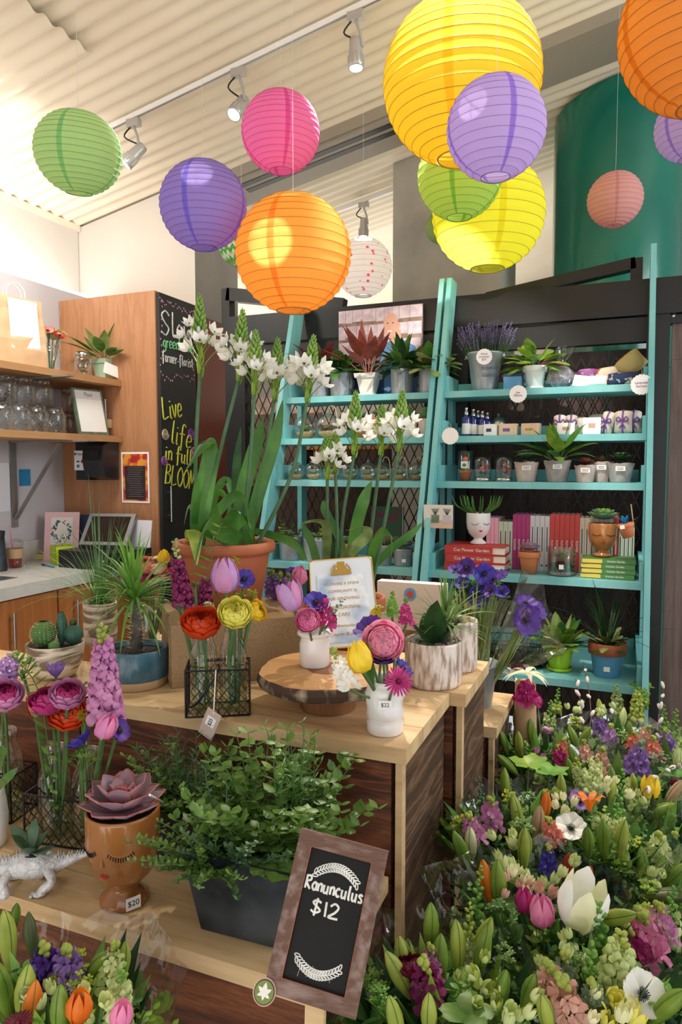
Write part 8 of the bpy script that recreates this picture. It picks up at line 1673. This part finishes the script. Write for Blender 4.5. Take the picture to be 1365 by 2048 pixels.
BQ = [
 ('wrapped bouquet with pussy willow nearest the low rear crate', (1085, 1480), .66, (.02, .03), [('lily_bud', 1036, 1450, .10, G), ('lily_bud', 1062, 1462, .10, G), ('lily_bud', 1008, 1485, .10, G), ('lily_bud', 1016, 1530, .1, G, {'n': (-.5, -.3, .6)}), ('snapdragon', 1115, 1400, .035, 'bud_lime', {'frac': .3}), ('snapdragon', 1100, 1432, .04, 'leaf_pale', {'frac': .5}), ('lily_bud', 1148, 1478, .1, G, {'n': (-.4, 0, 1)}), ('lily_bud', 1168, 1476, .1, G, {'n': (.5, 0, 1)}), ('umbel', 1152, 1448, .06, 'chartreuse'), ('umbel', 1096, 1462, .04, 'p_lilacpink'), ('stock', 1125, 1500, .035, 'p_salmon'), ('tulip', 1077, 1415, .04, 'p_magenta'), ('freesia', 1150, 1420, .05, 'p_greenwhite'), ('lily_bud', 1040, 1490, .1, 'bud_lime'), ('freesia', 1080, 1520, .045, 'p_lilacpink'), ('catkins', 1060, 1460, .014, 'catkin', {'cnt': 10}, (1020, 1330, .14)), ('catkins', 1165, 1480, .014, 'catkin', {'cnt': 11}, (1152, 1358, .12)), ('catkins', 1180, 1470, .014, 'catkin', {'cnt': 9}, (1168, 1325, .12))]),
 ('wrapped bouquet with lime bells and mauve florets near the shelf', (1235, 1460), .64, (0, .03), [('snapdragon', 1235, 1400, .045, 'leaf_pale', {'frac': .7, 'top': 'bud_lime'}), ('snapdragon', 1275, 1410, .05, 'bud_lime', {'frac': .8}), ('snapdragon', 1290, 1385, .04, 'leaf_lime', {'frac': .8}), ('stock', 1202, 1455, .045, 'p_lav'), ('stock', 1222, 1475, .04, 'p_lilac'), ('stock', 1268, 1488, .04, 'p_salmon'), ('stock', 1290, 1475, .04, 'p_blush'), ('lily_bud', 1200, 1420, .09, 'bud_lime'), ('lily_bud', 1245, 1440, .1, 'p_greenwhite'), ('leafset', 1285, 1375, .06, 'leaf_lime'), ('freesia', 1215, 1425, .05, 'p_greenwhite'), ('umbel', 1240, 1475, .06, 'leaf_herb'), ('lily_bud', 1258, 1465, .09, G)]),
 ('wrapped bouquet with a big violet stock in the middle of the bed', (1235, 1535), .66, (.02, .02), [('stock', 1275, 1530, .06, 'p_lav', {'L': .09, 'cnt': 26, 'top': 'sage_grey'}), ('stock', 1172, 1508, .035, 'p_blush'), ('stock', 1205, 1522, .035, 'p_blush'), ('stock', 1205, 1550, .03, 'p_blush'), ('lily_bud', 1150, 1520, .1, G), ('lily_bud', 1140, 1540, .09, G), ('stock', 1120, 1515, .035, 'p_magenta'), ('snapdragon', 1165, 1560, .05, 'p_greenwhite', {'frac': .8, 'top': 'bud_lime'}), ('umbel', 1235, 1500, .05, 'leaf_dark'), ('lily_bud', 1225, 1560, .09, 'leaf_pale'), ('freesia', 1240, 1570, .05, 'p_greenwhite'), ('umbel', 1100, 1510, .04, 'leaf')]),
 ('wrapped bouquet at the right edge with white catkins', (1345, 1490), .64, (.03, .03), [('snapdragon', 1350, 1455, .045, 'leaf_pale', {'frac': .5}), ('stock', 1335, 1485, .04, 'p_lav'), ('stock', 1310, 1500, .04, 'p_salmon'), ('umbel', 1320, 1520, .06, 'sage_grey'), ('snapdragon', 1330, 1440, .04, 'leaf_fern', {'frac': .2}), ('lily_bud', 1355, 1520, .1, 'p_greenwhite'), ('leafset', 1345, 1550, .05, 'leaf'), ('catkins', 1320, 1480, .014, 'catkin', {'cnt': 10}, (1330, 1362, .12)), ('catkins', 1360, 1540, .015, 'catkin', {'cnt': 8}, (1285, 1585, .06))]),
 ('wrapped bouquet with toothed green leaves and a pink-tipped lily bud', (1020, 1620), .70, (.03, .03), [('leafset', 1058, 1530, .065, 'leaf_lime', {'cnt': 6, 'dz': .02}), ('leafset', 1100, 1545, .06, 'leaf_fern', {'cnt': 5, 'dz': .02}), ('snapdragon', 965, 1608, .038, 'leaf_fern', {'frac': 0, 'L': .12, 'top': 'leaf_blue'}), ('snapdragon', 950, 1640, .036, 'leaf_fern', {'frac': 0, 'L': .12, 'top': 'leaf_blue'}), ('stock', 982, 1632, .045, 'p_lilacpink'), ('stock', 946, 1660, .04, 'p_lilacpink'), ('lily_bud', 1012, 1572, .10, G), ('lily_bud', 1034, 1632, .11, 'bud_lime', {'n': (-.2, 0, 1)}), ('lily_bud', 1075, 1650, .11, 'p_budpink'), ('lily_bud', 924, 1698, .1, G, {'n': (-.4, -.2, 1)}), ('lily_bud', 944, 1686, .1, 'p_cream'), ('lily_bud', 1090, 1618, .1, 'p_orange', {'n': (.1, 0, 1)}), ('umbel', 920, 1650, .05, 'chartreuse'), ('umbel', 1045, 1660, .06, 'leaf_herb'), ('umbel', 1060, 1600, .05, 'leaf'), ('freesia', 1005, 1690, .055, 'p_greenwhite'), ('freesia', 1110, 1585, .045, 'bud_lime'), ('lily_bud', 1052, 1695, .11, 'bud_lime'), ('umbel', 1020, 1600, .05, 'chartreuse')]),
 ('wrapped bouquet with an orange lily and a white black-eyed anemone', (1185, 1635), .70, (.04, .03), [('lily', 1180, 1622, .075, 'p_orange'), ('anemone', 1143, 1658, .062, 'p_white', {'n': (-.1, -.5, .8)}), ('anemone', 1160, 1604, .05, 'p_lav', {'n': (.2, -.4, .7)}), ('snapdragon', 1190, 1568, .05, 'p_greenwhite', {'frac': .9, 'top': 'bud_lime'}), ('snapdragon', 1240, 1610, .045, 'leaf_blue', {'frac': 0, 'top': 'leaf_fern', 'L': .16}), ('snapdragon', 1235, 1660, .045, 'p_greenwhite', {'frac': .7}), ('lily_bud', 1176, 1685, .10, G), ('lily_bud', 1208, 1678, .11, G), ('freesia', 1232, 1580, .055, 'p_cream'), ('freesia', 1215, 1650, .05, 'p_greenwhite'), ('freesia', 1130, 1610, .05, 'p_cream'), ('lily_bud', 1125, 1580, .09, 'bud_lime'), ('umbel', 1190, 1650, .04, 'leaf_herb'), ('umbel', 1130, 1640, .04, 'leaf'), ('stock', 1105, 1665, .035, 'p_salmon'), ('lily_bud', 1245, 1680, .11, 'bud_lime'), ('lily_bud', 1225, 1590, .08, 'bud_lime')]),
 ('wrapped bouquet with a yellow tulip at the right edge', (1310, 1620), .66, (.05, .03), [('tulip', 1302, 1597, .05, 'p_yellow', {'opened': .4}), ('lily_bud', 1348, 1590, .11, 'p_budpink', {'n': (.4, 0, .8)}), ('lily_bud', 1318, 1622, .1, G, {'n': (.7, 0, .5)}), ('stock', 1318, 1698, .045, 'p_greenwhite'), ('stock', 1345, 1690, .035, 'leaf_blue'), ('freesia', 1275, 1600, .045, 'p_greenwhite'), ('umbel', 1290, 1625, .05, 'leaf_dark'), ('umbel', 1265, 1690, .05, 'chartreuse'), ('lily_bud', 1270, 1570, .07, 'bud_lime'), ('ranunculus', 1362, 1580, .05, 'p_wine')]),
 ('wrapped bouquet with a large white lily and red buds in shiny film', (1075, 1790), .72, (.03, .04), [('tulip', 1150, 1850, .085, 'p_white', {'n': (.25, -.1, 1), 'opened': .45, 'm2': 'p_cream'}), ('lily_bud', 1138, 1742, .085, 'p_red', {'n': (0, 0, 1)}), ('lily_bud', 1168, 1768, .09, 'p_red', {'n': (.35, 0, 1)}), ('freesia', 1003, 1728, .055, 'p_greenwhite'), ('freesia', 1035, 1742, .055, 'p_greenwhite'), ('freesia', 1052, 1775, .055, 'p_cream'), ('freesia', 1078, 1800, .05, 'p_blush'), ('freesia', 1122, 1758, .055, 'p_greenwhite'), ('lily_bud', 975, 1765, .1, 'p_orange', {'n': (-.2, 0, 1)}), ('freesia', 1030, 1790, .05, 'p_blush'), ('tulip', 1050, 1822, .04, 'p_magenta'), ('tulip', 1085, 1850, .05, 'p_pink'), ('lily_bud', 1050, 1700, .11, 'bud_lime', {'n': (0, 0, 1)}), ('stock', 1098, 1728, .03, 'p_blue'), ('lily_bud', 1000, 1775, .12, G, {'n': (-.1, 0, 1)}), ('umbel', 1010, 1830, .06, 'leaf'), ('lily_bud', 1230, 1835, .1, 'bud_lime', {'n': (.6, -.2, .4)}), ('leafset', 1185, 1808, .04, 'leaf_lime')]),
 ('wrapped bouquet at the right edge with green lily buds and pink stock', (1320, 1800), .64, (.06, .04), [('lily_bud', 1348, 1752, .1, G, {'n': (.5, 0, .7)}), ('lily_bud', 1320, 1748, .1, G, {'n': (.2, 0, 1)}), ('lily_bud', 1335, 1792, .12, 'leaf_olive', {'n': (.9, 0, .25)}), ('stock', 1290, 1878, .06, 'p_pink'), ('stock', 1322, 1850, .045, 'p_lilacpink'), ('snapdragon', 1340, 1828, .045, 'p_greenwhite', {'frac': .5}), ('umbel', 1290, 1828, .05, 'chartreuse'), ('umbel', 1300, 1780, .05, 'leaf_lime'), ('freesia', 1305, 1760, .045, 'p_greenwhite'), ('stock', 1265, 1890, .05, 'p_magenta'), ('lily_bud', 1285, 1735, .1, G)]),
 ('wrapped bouquet beside the chalkboard sign with tall green lily buds', (890, 1950), .72, (.0, .04), [('lily_bud', 862, 1856, .1, G, {'n': (0, 0, 1), 'dz': .02}), ('lily_bud', 812, 1920, .09, 'bud_lime', {'n': (-.3, 0, 1)}), ('lily_bud', 798, 1950, .1, 'bud_lime', {'n': (-.5, -.2, 1)}), ('lily_bud', 882, 1920, .1, G, {'n': (0, 0, 1)}), ('lily_bud', 968, 1880, .1, 'bud_lime', {'n': (.3, 0, 1)}), ('snapdragon', 955, 1800, .036, 'leaf_blue', {'frac': 0, 'L': .11, 'top': 'leaf_fern'}), ('snapdragon', 938, 1868, .036, 'p_greenwhite', {'frac': .4, 'L': .09, 'top': 'bud_lime'}), ('ranunculus', 822, 1945, .04, 'p_wine'), ('stock', 862, 1928, .03, 'p_lilacpink'), ('stock', 855, 1975, .045, 'p_plum'), ('umbel', 748, 1962, .045, 'leaf_herb'), ('umbel', 765, 2000, .045, 'leaf_fern'), ('freesia', 945, 1960, .05, 'p_greenwhite', {'m2': 'bud_lime'}), ('freesia', 965, 2000, .05, 'p_greenwhite', {'m2': 'bud_lime'}), ('lily_bud', 1003, 1985, .085, G), ('lily_bud', 1058, 1990, .085, G), ('lily_bud', 790, 2040, .09, 'bud_lime'), ('lily_bud', 860, 2035, .09, 'bud_lime'), ('freesia', 1030, 2025, .05, 'p_greenwhite'), ('lily_bud', 965, 1905, .1, G), ('lily_bud', 915, 1895, .1, 'bud_lime'), ('leafset', 935, 2030, .05, 'leaf_herb'), ('umbel', 1010, 1910, .04, 'leaf_herb')]),
 ('wrapped bouquet at the bottom right with a white anemone and tall green snapdragon', (1200, 1960), .72, (.03, .05), [('snapdragon', 1205, 1885, .05, 'leaf_fern', {'frac': .0, 'L': .13, 'top': 'leaf_fern', 'cnt': 26, 'n': (-.1, 0, 1)}), ('snapdragon', 1235, 1945, .06, 'p_greenwhite', {'frac': .8, 'L': .12, 'top': 'bud_lime', 'cnt': 26}), ('anemone', 1285, 1990, .06, 'p_white', {'n': (.3, -.5, .6)}), ('stock', 1105, 1980, .045, 'p_blush'), ('stock', 1135, 2015, .05, 'p_blush'), ('stock', 1190, 2005, .035, 'sage_grey', {'top': 'bud_lime'}), ('lily_bud', 1335, 2015, .1, G, {'n': (.5, -.1, .8)}), ('freesia', 1110, 1940, .045, 'p_greenwhite'), ('stock', 1130, 1955, .035, 'sage_grey'), ('freesia', 1250, 2020, .06, 'p_lemon'), ('lily_bud', 1095, 2035, .09, 'bud_lime'), ('freesia', 1155, 1900, .045, 'p_greenwhite'), ('snapdragon', 1180, 1960, .045, 'leaf_lime', {'frac': .2, 'top': 'leaf_fern'}), ('umbel', 1160, 1930, .05, 'leaf_herb'), ('leafset', 1180, 1825, .04, 'leaf_lime'), ('freesia', 1215, 2030, .05, 'p_cream')]),
 ('wrapped bouquet at the bottom left corner with purple stock and orange lily bud', (110, 1975), .76, (.0, -.02), [('lily_bud', 14, 1880, .11, 'bud_lime', {'n': (-.1, 0, 1)}), ('lily_bud', 30, 1835, .06, G, {'n': (.2, 0, 1)}), ('lily_bud', 2, 1980, .11, G), ('lily_bud', 52, 1990, .11, 'bud_lime', {'n': (.15, 0, 1)}), ('lily_bud', 65, 2010, .09, 'p_orange', {'n': (.2, 0, 1)}), ('stock', 95, 1940, .045, 'p_purple', {'L': .05}), ('stock', 132, 1945, .045, 'p_lav', {'L': .05}), ('umbel', 120, 1955, .034, 'chartreuse'), ('umbel', 153, 1920, .034, 'chartreuse'), ('umbel', 165, 1972, .04, 'chartreuse'), ('lily_bud', 122, 2030, .1, G, {'n': (0, 0, 1)}), ('lily_bud', 192, 1935, .085, G, {'n': (.6, 0, .8)}), ('freesia', 95, 1995, .042, 'p_greenwhite'), ('stock', 222, 1945, .035, 'p_greenwhite', {'L': .06}), ('snapdragon', 240, 1990, .036, 'p_greenwhite', {'frac': .7, 'L': .09}), ('freesia', 205, 2010, .045, 'p_greenwhite'), ('lily_bud', 248, 1920, .07, 'bud_lime', {'n': (.1, 0, 1)}), ('tulip', 158, 2040, .04, 'p_orange'), ('gerbera', 35, 2050, .05, 'p_wine'), ('tulip', 240, 2050, .035, 'p_pink'), ('umbel', 130, 1925, .03, 'leaf_herb'), ('lily_bud', 62, 1870, .08, 'leaf_olive')])]
RADS = [.17, .15, .15, .13, .15, .14, .12, .15, .13, .14, .14, .13]
Bs = []
for i, (lab, c, z0, base, items) in enumerate(BQ):
    t, B = bouquet(lab, c, z0, base, items, RADS[i], seed=i+3, fill=[120, 110, 110, 80, 110, 95, 80, 95, 95, 110, 110, 60][i]); Bs.append(B)
for i, B_ in enumerate(Bs): bucket(B_, 'black flower bucket under the '+' '.join(BQ[i][0].split()[1:12]), .088, .27)
# wooden stake with a dried yellow bow between the crate and the bouquets
P = dep(1055, 1480, 2.15); Pb = V((P.x, P.y, 0)); t = thing('wrapped_plant', 'wrapped pink hyacinth tied with a pale yellow raffia bow', 'plant', tuple(Pb)); H = dep(1052, 1355, 2.1)
mb = MB('kraft'); mb.tube([Pb, V((H.x, H.y, .8))], [.05, .03], None, 10); part('paper_wrap', mb, t, True); mb = MB('p_lemon')
for k in range(9): a = k*.7; leaf(mb, H+V((0, 0, .01)), V((cos(a), sin(a)*.5, .5)), .085, .02, 'p_cream', 2.2, .2, 7, 'lance')
part('raffia_bow', mb, t, True); mb = MB('p_magenta'); b_stock(mb, dep(1052, 1405, 2.08), (0, 0, 1), .06, .05, 'p_magenta', 'p_magenta', 22); part('hyacinth_bloom', mb, t, True)
